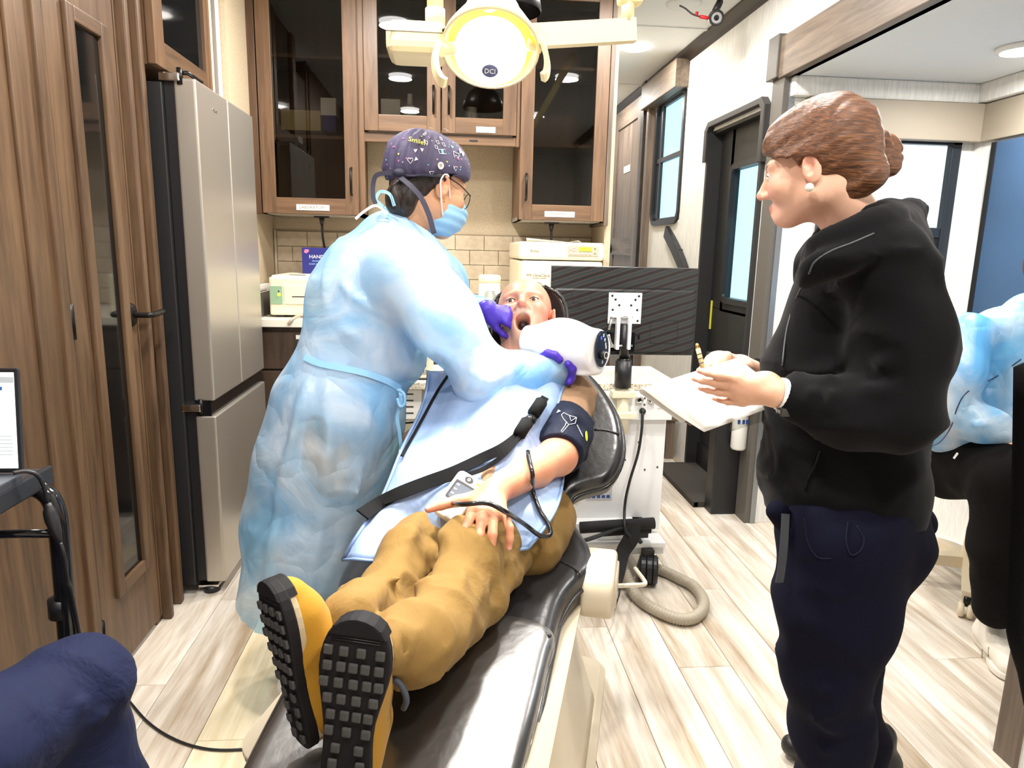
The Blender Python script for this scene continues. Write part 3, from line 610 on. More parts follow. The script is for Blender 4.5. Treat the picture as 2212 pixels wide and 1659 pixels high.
# ------------------------------------------------------------------ things seen dimly inside the cabinets
cb = lambda n, lo, hi, m, lab, cat: tag(box(n, lo, hi, m, None, 0.002), lab, cat)
KR = mat('kraft_card', srgb(190, 176, 120), 0.7)
cb('storage_box', (-0.78, 3.47, 1.77), (-0.60, 3.66, 1.86), KR, 'long tan storage box on the laboratory shelf behind the glass', 'box')
cb('storage_box', (-0.595, 3.47, 1.77), (-0.53, 3.6, 1.84), NAVY, 'small dark blue carton on the laboratory shelf behind the glass', 'box')
cb('storage_box', (-0.60, 3.48, 1.842), (-0.53, 3.6, 1.92), WHITEP, 'white carton stacked on the dark blue one behind the glass', 'box')
cb('storage_box', (-0.325, 3.5, 1.785), (-0.235, 3.62, 1.93), WHITEP, 'white instrument box in the middle cabinet behind the glass', 'box')
bt = thing('spray_bottle', 'bottle with white cap in the middle cabinet behind the glass', 'bottle', (-0.19, 3.52, 1.785))
lathe('bottle_body', [(0, 0), (0.03, 0), (0.032, 0.01), (0.03, 0.10), (0.012, 0.13)], mat('bottle_grey', srgb(190, 190, 185), 0.3), bt, M=Matrix.Translation((-0.19, 3.52, 1.784)))
lathe('cap', [(0.013, 0.128), (0.014, 0.13), (0.011, 0.175), (0, 0.178)], WHITEP, bt, M=Matrix.Translation((-0.19, 3.52, 1.784)), cap=False)
jg = lathe('glass_jar', [(0, 0), (0.04, 0), (0.042, 0.09), (0.03, 0.11), (0.03, 0.13), (0, 0.13)], MATS['bottle_grey'], None, M=Matrix.Translation((0.10, 3.55, 1.784))); tag(jg, 'pale lidded jar in the right half of the middle cabinet', 'jar')
# ------------------------------------------------------------------ refrigerator
fr = thing('refrigerator', 'tall stainless french-door refrigerator standing beside the wood door', 'refrigerator', (-1.1, 2.75, 0))
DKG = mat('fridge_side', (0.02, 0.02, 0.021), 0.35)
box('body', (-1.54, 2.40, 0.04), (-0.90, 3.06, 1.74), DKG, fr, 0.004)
for (y0, y1) in ((2.410, 2.730), (2.736, 3.062)): box('door', (-0.868, y0, 0.715), (-0.80, y1, 1.755), STEEL, fr, 0.008, seg=3)
box('freezer_drawer', (-0.868, 2.410, 0.045), (-0.80, 3.062, 0.66), STEEL, fr, 0.008, seg=3)
box('door_gasket', (-0.898, 2.415, 0.05), (-0.868, 3.055, 1.745), BLACK, fr); box('handle_recess', (-0.868, 2.415, 0.66), (-0.815, 3.06, 0.715), BLACKG, fr)
for zz in (1.755, 0.69): hg = box('hinge', (-0.91, 2.398, zz-0.012), (-0.845, 2.44, zz+0.014), CHROME, fr, 0.004); tube('hinge_pin', [(-0.848, 2.412, zz-0.02), (-0.848, 2.412, zz+0.03)], 0.009, BLACKM, fr, 10, 1)
for y in (2.44, 3.02): lathe('levelling_foot', [(0, 0), (0.03, 0), (0.03, 0.02), (0.012, 0.022), (0.012, 0.045), (0, 0.045)], BLACK, fr, M=Matrix.Translation((-0.86, y, 0)))
box('foot_plate', (-0.90, 2.42, 0.02), (-0.83, 2.5, 0.03), CHROME, fr, 0.002)
text('maker_badge', 'Haier', frameYZ(-0.7995, 2.585, 1.69), 0.022, CHROME, fr, 0.0005)
# cabinet above the refrigerator
oc = thing('wall_cabinet', 'wood cabinet with black glass above the refrigerator', 'cabinet', (-1.1, 2.65, 1.78), 'glass fronted wall cabinets')
box('body', (-1.54, 2.38, 1.785), (-0.925, 2.90, 2.43), WOOD, oc); y0, y1 = 2.372, 2.905
dr = box('door', (-0.925, y0, 1.785), (-0.90, y0+0.075, 2.43), WOOD, oc, 0.002); box('stile', (-0.925, y1-0.06, 1.785), (-0.90, y1, 2.43), WOOD, dr, 0.002)
box('rail', (-0.925, y0+0.075, 1.785), (-0.90, y1-0.06, 1.865), DOORY, dr, 0.002); box('glass_pane', (-0.918, y0+0.07, 1.86), (-0.914, y1-0.055, 2.43), mat('dark_mirror'), dr)
tube('handle', [(-0.90, 2.55, 1.80), (-0.87, 2.55, 1.80), (-0.87, 2.68, 1.80), (-0.90, 2.68, 1.80)], 0.007, BLACKM, dr, 8, 1)
tag(box('trim_20', (-1.0, 2.905, 1.775), (-0.905, 2.945, 2.43), mat('ivory_strip', srgb(240, 226, 190), 0.35), None, 0.003), 'ivory strip beside the cabinet above the refrigerator', kind='structure')
S('wall_alcove', (-1.2, 2.945, 1.76), (-0.93, 3.10, 2.43), mat('grey_panel', srgb(112, 104, 96), 0.4), 'grey panel above the far corner of the refrigerator')
tag(box('trim_21', (-0.935, 3.075, 1.3), (-0.92, 3.09, 2.43), PAPER, None, 0.002), 'white edge strip between grey panel and laboratory cabinet', kind='structure')
# ================================================================== dental chair
VINYL = mat('black_vinyl', (0.014, 0.013, 0.014), 0.30, 0.0, Specular_IOR_Level=0.6)
_mp = texco(VINYL); _n = noise(VINYL, _mp, 9, 4, 0.6); bump(VINYL, _n, 0.25, 0.01); _n2 = noise(VINYL, _mp, 160, 2); bump(VINYL, _n2, 0.08, 0.001)
def PP(px, py, p0, n):
    d = FW + RT*((px-CXP)/FPX) - UP*((py-CYP)/FPX)
    return CAM + d*((V(p0)-CAM).dot(n)/d.dot(n))
EL = V((0.28, 0.96, 0)).normalized(); ET = V((0.96, -0.28, 0)).normalized(); EZ = V((0, 0, 1))
def outline_prism(name, pts, p0, n, thick, m, parent, bev, seg=4, ctr=None, smooth=True):
    """image outline laid on the plane (p0, n); solid goes down by thick"""
    n = V(n).normalized(); x = ET-n*ET.dot(n); x.normalize(); y = n.cross(x); o = V(p0)
    poly = []
    for q in pts:
        w = PP(q[0], q[1], o, n) if len(q) == 2 else V(q)
        poly.append(((w-o).dot(x), (w-o).dot(y)))
    M = Matrix.Translation(o-n*thick) @ Matrix((x, y, n)).transposed().to_4x4()
    area = sum(poly[i][0]*poly[(i+1) % len(poly)][1]-poly[(i+1) % len(poly)][0]*poly[i][1] for i in range(len(poly)))
    if area < 0: poly = poly[::-1]
    ob = prism(name, poly, M, thick, m, parent, bev, seg, smooth)
    ring = [M @ V((p[0], p[1], thick*0.55)) for p in poly]
    return ob, ring
def smooth2(pts, n=4):
    p3 = bez([V((a, b, 0)) for a, b in pts]+[V((*pts[0], 0))], n); return [(v.x, v.y) for v in p3[:-1]]
ch = thing('dental_chair', 'black vinyl dental chair with beige base carrying the patient', 'dental chair', (0.1, 1.5, 0))
SN = V((0, 0, 1)) - EL*0.10; SN.normalize(); SP0 = V((0.34, 1.55, 0.545))
seat_out = [(1284, 1192), (1276, 1222), (1250, 1245), (1228, 1272), (1210, 1310), (1196, 1370), (1180, 1440), (1160, 1530), (1140, 1610), (1128, 1660), (1100, 1790), (1060, 1900), (700, 1920), (480, 1780), (512, 1659), (596, 1496), (655, 1390), (718, 1285), (736, 1225), (790, 1160), (900, 1120), (1200, 1110), (1262, 1150)]
so_, ring = outline_prism('seat_and_leg_rest', smooth2(seat_out, 3), SP0, SN, 0.10, VINYL, ch, 0.035, 5)
PIPE = mat('vinyl_piping', (0.02, 0.02, 0.021), 0.25)
tube('piping', ring+[ring[0]], 0.006, PIPE, so_, 6, 1)
BN = (EZ*math.cos(math.radians(40)) - EL*math.sin(math.radians(40))).normalized(); BP0 = V((0.15, 1.63, 0.56))
back_out = [(1225, 1085), (1240, 1060), (1270, 1047), (1312, 1034), (1338, 1000), (1348, 955), (1340, 900), (1318, 855), (1288, 815), (1250, 785), (1180, 765), (1060, 765), (975, 785), (935, 830), (900, 890), (872, 950), (860, 1000), (868, 1040), (895, 1080), (930, 1130), (1210, 1130)]
bo_, bring = outline_prism('backrest', smooth2(back_out, 3), BP0, BN, 0.085, VINYL, ch, 0.03, 5)
tube('piping', bring+[bring[0]], 0.006, PIPE, bo_, 6, 1)
def seam(pts, p0, n, m, parent, r=0.0022, lift=0.0005):
    w = [PP(a, b, p0, n)+V(n)*lift for a, b in pts]; return tube('seam', w, r, m, parent, 6, 5)
seam([(1284, 928), (1310, 930), (1338, 938)], BP0, BN, PIPE, bo_, 0.003); seam([(868, 915), (895, 912)], BP0, BN, PIPE, bo_, 0.003)
seam([(1140, 1198), (1190, 1205), (1235, 1225), (1255, 1240)], SP0, SN, PIPE, so_, 0.003); seam([(1010, 1352), (1080, 1345), (1150, 1355), (1190, 1375)], SP0, SN, PIPE, so_, 0.003)
# headrest
PF = V((-0.17, -0.77, 0.61)).normalized(); PHC = V((0.219, 2.015, 1.06))      # patient head: facing and centre
_hx = V((1, 0, 0)); _hx = (_hx-PF*_hx.dot(PF)).normalized(); _hy = PF.cross(_hx)
Mh = Matrix.Translation(PHC-PF*0.118+V((0.006, 0, 0.01))) @ Matrix((_hx, _hy, PF)).transposed().to_4x4()
vs = []; fs = []; nu, nv = 18, 14
for sgn in (0, 1):
    for j in range(nv+1):
        for i in range(nu+1):
            a = -1+2*i/nu; b = -1+2*j/nv
            w = 0.118*math.sqrt(max(0.0, 1-abs(b)**3*0.75))
            x = a*w; y = b*0.13; z = 0.085*(abs(a)**2.2)*(1-0.25*b) - 0.02*(1-b*b) - (0.03 if sgn else 0)*(1-0.85*max(abs(a)**6, abs(b)**6))
            vs.append(Mh @ V((x, y, z)))
W_ = nu+1; off = W_*(nv+1)
for j in range(nv):
    for i in range(nu):
        q = (j*W_+i, j*W_+i+1, (j+1)*W_+i+1, (j+1)*W_+i); fs.append(q); fs.append(tuple(off+k for k in q[::-1]))
for i in range(nu): fs.append((i, off+i, off+i+1, i+1)); k = nv*W_+i; fs.append((k, k+1, off+k+1, off+k))
for j in range(nv): k = j*W_; fs.append((k, k+W_, off+k+W_, off+k)); k += nu; fs.append((k, off+k, off+k+W_, k+W_))
hr = mobj('headrest', vs, fs, VINYL, ch, True)
tube('headrest_piping', [Mh @ V((0.118*math.sqrt(max(0, 1-abs(b)**3*0.75))*s_, b*0.13, 0.085*(1-0.25*b)-0.012)) for s_, b in [(-1, -1+0.2*k) for k in range(11)]+[(1, 1-0.2*k) for k in range(11)]], 0.005, PIPE, hr, 6, 1)
box('headrest_bar', (0.19, 2.08, 0.83), (0.24, 2.11, 1.0), BLACKM, ch, 0.004)
# plastic film over the leg rest
FILM = bpy.data.materials.new('plastic_film'); FILM.use_nodes = True
_N, _L = FILM.node_tree.nodes, FILM.node_tree.links; _N.clear(); _o = _N.new('ShaderNodeOutputMaterial'); _t = _N.new('ShaderNodeBsdfTransparent'); _g = _N.new('ShaderNodeBsdfGlossy'); _m = _N.new('ShaderNodeMixShader'); _f = facing(_N, _L, 0.30, 3.5); _b = _N.new('ShaderNodeBump'); _nz = _N.new('ShaderNodeTexNoise'); _tc = _N.new('ShaderNodeTexCoord')
_g.inputs['Roughness'].default_value = 0.32; _nz.inputs['Scale'].default_value = 22; _nz.inputs['Detail'].default_value = 5; _b.inputs['Strength'].default_value = 0.15; _b.inputs['Distance'].default_value = 0.01; _t.inputs[0].default_value = (0.93, 0.92, 0.9, 1)
for a, b in ((_tc.outputs['Object'], _nz.inputs['Vector']), (_nz.outputs[0], _b.inputs['Height']), (_b.outputs[0], _g.inputs['Normal']), (_f.outputs[0], _m.inputs[0]), (_t.outputs[0], _m.inputs[1]), (_g.outputs[0], _m.inputs[2]), (_m.outputs[0], _o.inputs[0])): _L.new(a, b)
film_out = [(700, 1340), (850, 1325), (1010, 1315), (1120, 1322), (1196, 1352), (1186, 1410), (1166, 1500), (1144, 1590), (1128, 1655), (1100, 1780), (1060, 1885), (705, 1905), (492, 1775), (520, 1655), (605, 1496), (660, 1400)]
outline_prism('plastic_cover', smooth2(film_out, 3), SP0+SN*0.004, SN, 0.06, FILM, ch, 0.03, 4)
# base
BG = BEIGEP
def loft(name, rings, m, parent, smooth=True, sub=0):
    k = len(rings[0]); vs = [v for r in rings for v in r]; fs = []
    for i in range(len(rings)-1):
        for j in range(k): j2 = (j+1) % k; fs.append((i*k+j, i*k+j2, (i+1)*k+j2, (i+1)*k+j))
    fs.append(tuple(range(k))[::-1]); fs.append(tuple(range((len(rings)-1)*k, len(rings)*k)))
    return mobj(name, vs, fs, m, parent, smooth)
def chring(u, v, w, l, z, r=0.05, n=5):
    return [V((0.06, 1.5, z))+EL*(u+q[1])+ET*(v+q[0]) for q in rrect(w, l, r, n)]
loft('pump_cover', [chring(0.02, 0.0, 0.56, 0.62, 0.05, 0.08), chring(0.02, 0.0, 0.54, 0.60, 0.09, 0.09), chring(0.03, 0.0, 0.46, 0.52, 0.25, 0.10), chring(0.04, 0.01, 0.42, 0.46, 0.38, 0.08), chring(0.04, 0.01, 0.40, 0.44, 0.44, 0.06)], BG, ch)
loft('base_plate', [chring(-0.02, 0, 0.60, 0.98, 0.0, 0.06), chring(-0.02, 0, 0.60, 0.98, 0.035, 0.06), chring(-0.02, 0, 0.57, 0.95, 0.05, 0.06)], BG, ch, False)
loft('under_shell', [chring(-0.15, 0.0, 0.36, 0.75, 0.405, 0.05), chring(-0.12, 0.0, 0.50, 0.95, 0.44, 0.06), chring(-0.12, 0.0, 0.50, 0.95, 0.452, 0.06)], BG, ch)
# arm pod at the seat side
pod = thing('arm_pod', 'x', 'x') if False else None
PODM = align(P(1298, 1258, 1.52), ET, EL)
pp = prism('arm_pod', rrect(0.19, 0.13, 0.058, 7), PODM @ Matrix.Translation((0, 0, -0.045)), 0.08, BG, ch, 0.016, 4, True)
prism('pod_cap', rrect(0.14, 0.085, 0.04, 7), PODM @ Matrix.Translation((0, 0, 0.03)), 0.010, BG, ch, 0.004, 2, True)
prism('pod_bracket', rrect(0.12, 0.08, 0.03, 4), PODM @ Matrix.Translation((-0.02, -0.02, -0.13)), 0.10, BG, ch, 0.006, 2, True)
# ================================================================== dental delivery cart
ct = thing('delivery_cart', 'white mobile dental delivery cart with speckled worktop behind the chair', 'cart', (0.45, 2.7, 0))
WHITEM = mat('white_metal', srgb(240, 241, 242), 0.35)
box('cabinet_body', (0.26, 2.53, 0.17), (0.835, 2.90, 0.735), WHITEM, ct, 0.006)
box('worktop', (-0.30, 2.505, 0.738), (0.87, 2.90, 0.766), GRANITE, ct, 0.004)
box('side_module', (-0.26, 2.54, 0.20), (0.255, 2.88, 0.737), mat('taupe_metal', srgb(176, 168, 150), 0.45), ct, 0.006)
box('front_rail', (0.50, 2.50, 0.625), (0.845, 2.531, 0.737), WHITEM, ct, 0.003)
box('base_shelf', (0.30, 2.44, 0.135), (0.835, 2.55, 0.155), WHITEM, ct, 0.003); box('lower_box', (0.40, 2.47, 0.155), (0.75, 2.531, 0.225), WHITEM, ct, 0.005); box('base_tray', (0.26, 2.46, 0.10), (0.835, 2.90, 0.135), WHITEM, ct, 0.004)
for px, py in ((1427, 852), (1365, 868), (1388, 868)): pass
DKB = BLACK
for (x, z) in ((0.713, 0.705), (0.757, 0.705)):
    lathe('socket', [(0.012, 0), (0.015, 0.004), (0.015, 0.012), (0.009, 0.014), (0.008, 0.004), (0, 0.004)], CHROME, ct, 16, align((x, 2.50, z), (0, -1, 0))); lathe('socket_core', [(0, 0.006), (0.008, 0.006), (0.008, 0)], BLACK, ct, 12, align((x, 2.50, z), (0, -1, 0)))
box('outlet', (0.785, 2.4965, 0.672), (0.86, 2.5005, 0.718), WHITEP, ct, 0.002)
for x in (0.80, 0.825): box('outlet_slot', (x, 2.4955, 0.69), (x+0.003, 2.4968, 0.70), BLACK, ct)
for (x, z) in ((0.735, 0.71), (0.735, 0.685), (0.735, 0.65), (0.60, 0.55), (0.73, 0.53), (0.68, 0.46), (0.76, 0.42), (0.66, 0.50), (0.81, 0.43)): lathe('screw', [(0, 0.002), (0.004, 0.0015), (0.0045, 0)], INKG, ct, 8, align((x, 2.529 if z < 0.62 else 2.50, z), (0, -1, 0)))
box('rating_label', (0.53, 2.5275, 0.30), (0.635, 2.5305, 0.372), mat('silver_label', srgb(200, 200, 204), 0.4), ct)
for k in range(4): box('label_print', (0.537, 2.5268, 0.36-k*0.011), (0.590, 2.5278, 0.364-k*0.011), INKG, ct)
for k in range(5): box('label_print', (0.538+k*0.019, 2.5268, 0.306), (0.551+k*0.019, 2.5278, 0.318), MATS['label_blue'], ct)
box('warning_label', (-0.20, 2.537, 0.62), (-0.10, 2.5405, 0.73), PAPER, ct)
for k in range(4): box('label_print', (-0.185, 2.536, 0.712-k*0.024), (-0.13, 2.5375, 0.717-k*0.024), INK, ct)
for (x, y) in ((0.765, 2.42), (0.33, 2.47), (0.76, 2.86), (0.0, 2.6)):
    lathe('caster', [(0, -0.035), (0.05, -0.035), (0.056, -0.028), (0.056, -0.012), (0.052, -0.009), (0.056, -0.006), (0.056, 0.012), (0.052, 0.015), (0.056, 0.018), (0.056, 0.028), (0.05, 0.035), (0, 0.035)], BLACK, ct, 24, align((x, y, 0.056), (0.95, -0.25, 0)), smooth=False)
    box('caster_fork', (x-0.02, y-0.005, 0.08), (x+0.02, y+0.05, 0.135), BLACK, ct, 0.003)
# padded bar with velcro strap
for (a, b, z) in ((1255, 1412, 1132), (1262, 1400, 1146)):
    pass
pb = thing('padded_bar', 'black padded bar on the cart front with a hanging velcro strap', 'strap', (0.6, 2.42, 0.2))
tube('bar', [P(1253, 1140, 2.42), P(1330, 1135, 2.42), P(1413, 1130, 2.42)], 0.022, mat('black_felt', (0.012, 0.012, 0.013), 0.9), pb, 10, 3); tube('bar', [P(1300, 1150, 2.44), P(1405, 1143, 2.44)], 0.016, MATS['black_felt'], pb, 10, 1)
ribbon('strap', [P(1262, 1168, 2.25), P(1300, 1155, 2.36), P(1340, 1140, 2.40), P(1362, 1140, 2.395)], 0.028, 0.006, MATS['black_felt'], pb, up=(0, 0.3, 1))
ribbon('strap', [P(1370, 1130, 2.395), P(1362, 1165, 2.385), P(1345, 1195, 2.37), P(1340, 1240, 2.30), P(1338, 1275, 2.2), P(1333, 1300, 2.1), P(1320, 1308, 2.05)], 0.06, 0.006, MATS['black_felt'], pb, up=(0.2, -1, 0), scale=[0.9, 1.1, 1.0, 0.7, 0.55, 0.5, 0.45])
box('bar_bracket', (0.42, 2.43, 0.17), (0.47, 2.53, 0.215), BLACK, pb); box('bar_bracket', (0.72, 2.43, 0.18), (0.76, 2.53, 0.225), BLACK, pb)
# cable from the cart
pc = thing('power_cable', 'black cable plugged into the cart front and looping down to the padded bar', 'cable', (0.76, 2.49, 0.65))
tube('cable', [P(1388, 888, 2.49), P(1386, 930, 2.47), P(1378, 980, 2.46), P(1360, 1040, 2.45), P(1350, 1090, 2.44), P(1350, 1140, 2.385), P(1362, 1160, 2.375)], 0.0055, BLACK, pc, 8, 6); lathe('plug', [(0.012, -0.006), (0.012, 0.006), (0.007, 0.012), (0, 0.012)], BLACK, pc, 12, align(P(1388, 888, 2.495), (0, -1, 0)))
tube('plug_end', [P(1375, 1160, 2.40), P(1385, 1172, 2.40)], 0.008, BLACK, pc, 8, 1)
# suction hose
ho = [P(1345, 1195, 2.45), PZ(1350, 1235, 0.05), PZ(1375, 1288, 0.022), PZ(1425, 1322, 0.022), PZ(1475, 1338, 0.022), PZ(1508, 1328, 0.022), PZ(1520, 1300, 0.022), PZ(1500, 1268, 0.022), PZ(1468, 1250, 0.022), PZ(1430, 1232, 0.022), PZ(1380, 1215, 0.03)]
path = bez(ho, 26)
hv, hf = sweep(path, circ(0.021, 14), scale=[1.0 if k % 3 else 0.86 for k in range(len(path))])
hh = tag(mobj('suction_hose', hv, hf, mat('hose_grey', srgb(172, 162, 144), 0.45), None, True), 'beige ribbed suction hose coiled on the floor beside the cart wheel', 'hose')
fb = tag(tube('frame_rod', [P(1322, 1266, 1.55), P(1365, 1264, 1.6), P(1392, 1262, 1.65), P(1390, 1252, 1.72), P(1372, 1228, 1.9)], 0.006, mat('ivory_metal', srgb(236, 228, 205), 0.35), None, 8, 4), 'ivory bent rod sticking out behind the chair arm pod', 'rod')
yt = thing('air_tube', 'yellow air tube with white connector behind the chair back', 'tube', (0.4, 2.3, 0.3))
YEL = mat('yellow_tube', srgb(232, 190, 40), 0.35)
tube('hose', [P(1190, 1120, 2.3), P(1222, 1095, 2.3), P(1255, 1075, 2.3), P(1278, 1050, 2.3), P(1282, 1030, 2.35)], 0.006, YEL, yt, 8, 5); tube('connector', [P(1240, 1087, 2.29), P(1262, 1072, 2.29)], 0.012, WHITEP, yt, 10, 1)
y2 = tag(tube('air_tube', [P(815, 1015, 2.3), P(822, 1040, 2.3), P(826, 1080, 2.25), P(820, 1120, 2.2), P(800, 1180, 2.2)], 0.006, YEL, None, 8, 5), 'yellow tube running down behind the dentist gown', 'tube')
cn = thing('beige_canister', 'beige floor canister standing behind the dentist and chair', 'canister', (-0.12, 2.35, 0))
lathe('body', [(0, 0), (0.11, 0), (0.115, 0.02), (0.115, 0.52), (0.11, 0.53)], BG, cn, M=Matrix.Translation((-0.15, 2.36, 0))); lathe('lid', [(0.118, 0.525), (0.12, 0.53), (0.12, 0.55), (0.10, 0.575), (0, 0.58)], BG, cn, M=Matrix.Translation((-0.15, 2.36, 0)), cap=False)
# things on the cart worktop
ud = thing('ultrasonic_unit', 'cream desktop unit with vent slots on the cart worktop', 'device', (-0.1, 2.6, 0.766))
box('case', (-0.22, 2.55, 0.766), (-0.06, 2.72, 0.87), CREAMP, ud, 0.012); box('base_gap', (-0.215, 2.548, 0.767), (-0.065, 2.56, 0.772), BLACK, ud)
for k in range(3):
    for z in (0.785, 0.815): box('vent_slot', (-0.10+k*0.007, 2.5485, z), (-0.097+k*0.007, 2.551, z+0.02), INKG, ud)
mx = thing('material_dispenser', 'white tray with yellow and red tips on the cart worktop', 'dispenser', (0.0, 2.62, 0.766))
box('tray', (-0.03, 2.58, 0.766), (0.12, 2.72, 0.795), WHITEP, mx, 0.006); tube('yellow_tip', [(-0.02, 2.6, 0.81), (0.03, 2.6, 0.825)], 0.012, YEL, mx, 10, 1); tube('red_tip', [(0.03, 2.6, 0.825), (0.05, 2.6, 0.815)], 0.012, MATS['fire_red'], mx, 10, 1, scale=[1, 0.5]); tube('yellow_stand', [(-0.01, 2.6, 0.79), (-0.01, 2.6, 0.82)], 0.008, YEL, mx, 8, 1)
# ================================================================== monitor on pole
mo = thing('monitor', 'black flat monitor seen from behind on a pole mount', 'monitor', (0.63, 2.5, 0.85))
MY = 2.50
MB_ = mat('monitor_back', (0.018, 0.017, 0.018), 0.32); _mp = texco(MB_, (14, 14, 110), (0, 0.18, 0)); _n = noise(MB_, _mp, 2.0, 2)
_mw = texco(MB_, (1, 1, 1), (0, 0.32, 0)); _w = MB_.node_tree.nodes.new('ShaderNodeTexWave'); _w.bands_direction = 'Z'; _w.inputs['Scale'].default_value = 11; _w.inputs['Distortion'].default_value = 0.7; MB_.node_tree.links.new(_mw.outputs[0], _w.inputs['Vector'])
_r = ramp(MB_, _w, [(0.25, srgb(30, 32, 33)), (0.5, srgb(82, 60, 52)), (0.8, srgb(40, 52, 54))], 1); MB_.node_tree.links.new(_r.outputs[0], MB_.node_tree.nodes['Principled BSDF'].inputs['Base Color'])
m0, m1 = P(1192, 572, MY), P(1510, 580, MY); mlow = P(1506, 768, MY)
X0, X1, Z0, Z1 = m0.x, m1.x, mlow.z, m1.z
mb = box('back_cover', (X0, MY, Z0), (X1, MY+0.018, Z1), MB_, mo, 0.003); box('lower_bulge', (X0+0.01, MY-0.012, Z0+0.012), (X1-0.01, MY+0.004, Z0+(Z1-Z0)*0.755), MB_, mo, 0.008)
box('screen', (X0+0.006, MY+0.0175, Z0+0.01), (X1-0.006, MY+0.0195, Z1-0.006), BLACKG, mo)
zs = Z0+(Z1-Z0)*0.765
for k in range(70): box('vent_hole', (X0+0.13+k*0.0045, MY-0.0012, zs-0.0025), (X0+0.1325+k*0.0045, MY+0.001, zs+0.0025), BLACK, mo) if k % 1 == 0 else None
xm, zm = (X0+X1)/2, (Z0+Z1)/2
text('maker_text', 'SAMSUNG', frameXZ(MY-0.0125, X0+0.107, zm+0.01), 0.016, INK, mo, 0.0003)
for (a, b, c, d) in ((0.075, 0.145, 0.03, 0.075), (0.37, 0.475, -0.115, -0.03)):
    ringframe('cover_outline', frameXZ(MY-0.0122, X0+(a+b)/2, zm+(c+d)/2), b-a, d-c, 0.004, 0.0012, 0.0008, BLACK, mo)
box('port_recess', (X0+0.21, MY-0.0135, Z0+0.015), (X0+0.315, MY-0.011, Z0+0.085), BLACKG, mo); box('port', (X0+0.325, MY-0.0135, Z0+0.06), (X0+0.333, MY-0.0118, Z0+0.075), BLACKG, mo)
pc0, pc1 = P(1316, 632, MY-0.02), P(1384, 700, MY-0.02)
vp = box('mount_plate', (pc0.x, MY-0.020, pc1.z), (pc1.x, MY-0.0125, pc0.z), WHITEM, mo, 0.002)
for (fx_, fz) in ((0.1, 0.9), (0.9, 0.9), (0.2, 0.78), (0.8, 0.78), (0.32, 0.6), (0.68, 0.6), (0.13, 0.45), (0.87, 0.45), (0.1, 0.1), (0.9, 0.1)):
    lathe('bolt_hole', [(0, 0.0012), (0.004, 0.001), (0.0045, 0)], BLACK, vp, 10, align((pc0.x+(pc1.x-pc0.x)*fx_, MY-0.020, pc1.z+(pc0.z-pc1.z)*fz), (0, -1, 0)))
for px in (1336, 1361): a = P(px, 683, MY-0.04); b = P(px+2, 755, MY-0.04); box('mount_arm', (a.x-0.006, MY-0.052, b.z), (a.x+0.006, MY-0.018, a.z+0.004), WHITEM, mo, 0.003)
tube('mount_pin', [P(1318, 688, MY-0.03), P(1366, 684, MY-0.03)], 0.006, CHROME, mo, 8, 1); tube('clamp_lever', [P(1322, 690, MY-0.035), P(1318, 700, MY-0.04), P(1315, 712, MY-0.04)], 0.005, CHROME, mo, 8, 3); tube('mount_pin', [P(1318, 748, MY-0.03), P(1366, 746, MY-0.03)], 0.005, CHROME, mo, 8, 1); tube('clamp_lever', [P(1324, 748, MY-0.04), P(1318, 738, MY-0.04), P(1315, 722, MY-0.04)], 0.005, CHROME, mo, 8, 3)
tube('pole_neck', [P(1348, 700, MY-0.02), P(1348, 780, MY-0.02)], 0.018, BLACK, mo, 14, 1); tube('pole_sleeve', [P(1347, 778, MY-0.02), P(1345, 836, MY-0.02)], 0.031, BLACK, mo, 20, 1); tube('sleeve_collar', [P(1347, 774, MY-0.02), P(1347, 784, MY-0.02)], 0.026, BLACKM, mo, 20, 1)
tube('pole_base', [P(1345, 834, MY-0.02), P(1345, 935, MY-0.02)], 0.022, CREAMP, mo, 18, 1); 
for py in (850, 895): q = P(1345, py, MY-0.02); box('pole_clamp', (q.x-0.045, MY-0.05, q.z-0.012), (q.x+0.045, MY+0.0, q.z+0.012), CREAMP, mo, 0.003)
# ================================================================== lamps, ceiling fittings
LP = P(1060, 96, 1.70); LN = V((-0.06, -0.56, -0.82)).normalized()
dl = thing('dental_lamp', 'cream dental operating lamp with glowing lens on a ceiling arm', 'lamp', LP)
CRM = mat('lamp_cream', srgb(242, 226, 178), 0.35)
LM = align(LP, LN, (1, 0, 0))
lathe('reflector_shell', [(0, -0.085), (0.045, -0.08), (0.085, -0.05), (0.108, 0.0), (0.112, 0.018), (0.106, 0.02), (0.102, 0.002), (0.08, -0.042), (0.04, -0.07), (0, -0.074)], CRM, dl, 40, LM, cap=False)
lathe('amber_reflector', [(0.105, 0.016), (0.098, 0.0), (0.078, -0.036), (0.04, -0.062), (0, -0.068)], emit('amber_glow', (0.55, 0.36, 0.002, 1), 0.75), dl, 40, LM, cap=False)
lens = lathe('lens', [(0, 0.030), (0.05, 0.026), (0.085, 0.014), (0.101, -0.004), (0.10, -0.008), (0, -0.01)], emit('lamp_lens', (1.0, 0.99, 0.96, 1), 12.0), dl, 40, LM @ Matrix.Translation((0, -0.022, 0.002)) @ Matrix.Scale(0.83, 4) @ Matrix.Rotation(math.radians(-10), 4, 'X'), cap=False)
Q = P(1057, 150, 1.70) ; bd = lathe('badge', [(0, 0.003), (0.0165, 0.003), (0.0185, 0)], mat('badge_slate', srgb(90, 96, 130), 0.3), dl, 24, align(Q+LN*0.018+V((0, -0.04, 0)), LN+V((0, -0.3, 0.2)), (1, 0, 0)) @ Matrix.Diagonal((1, 0.8, 1, 1)))
text('badge_text', 'DCI', align(Q+LN*0.0212+V((0, -0.0408, 0.0006)), LN+V((0, -0.3, 0.2)), (1, 0, 0)), 0.015, PAPER, dl, 0.0004)
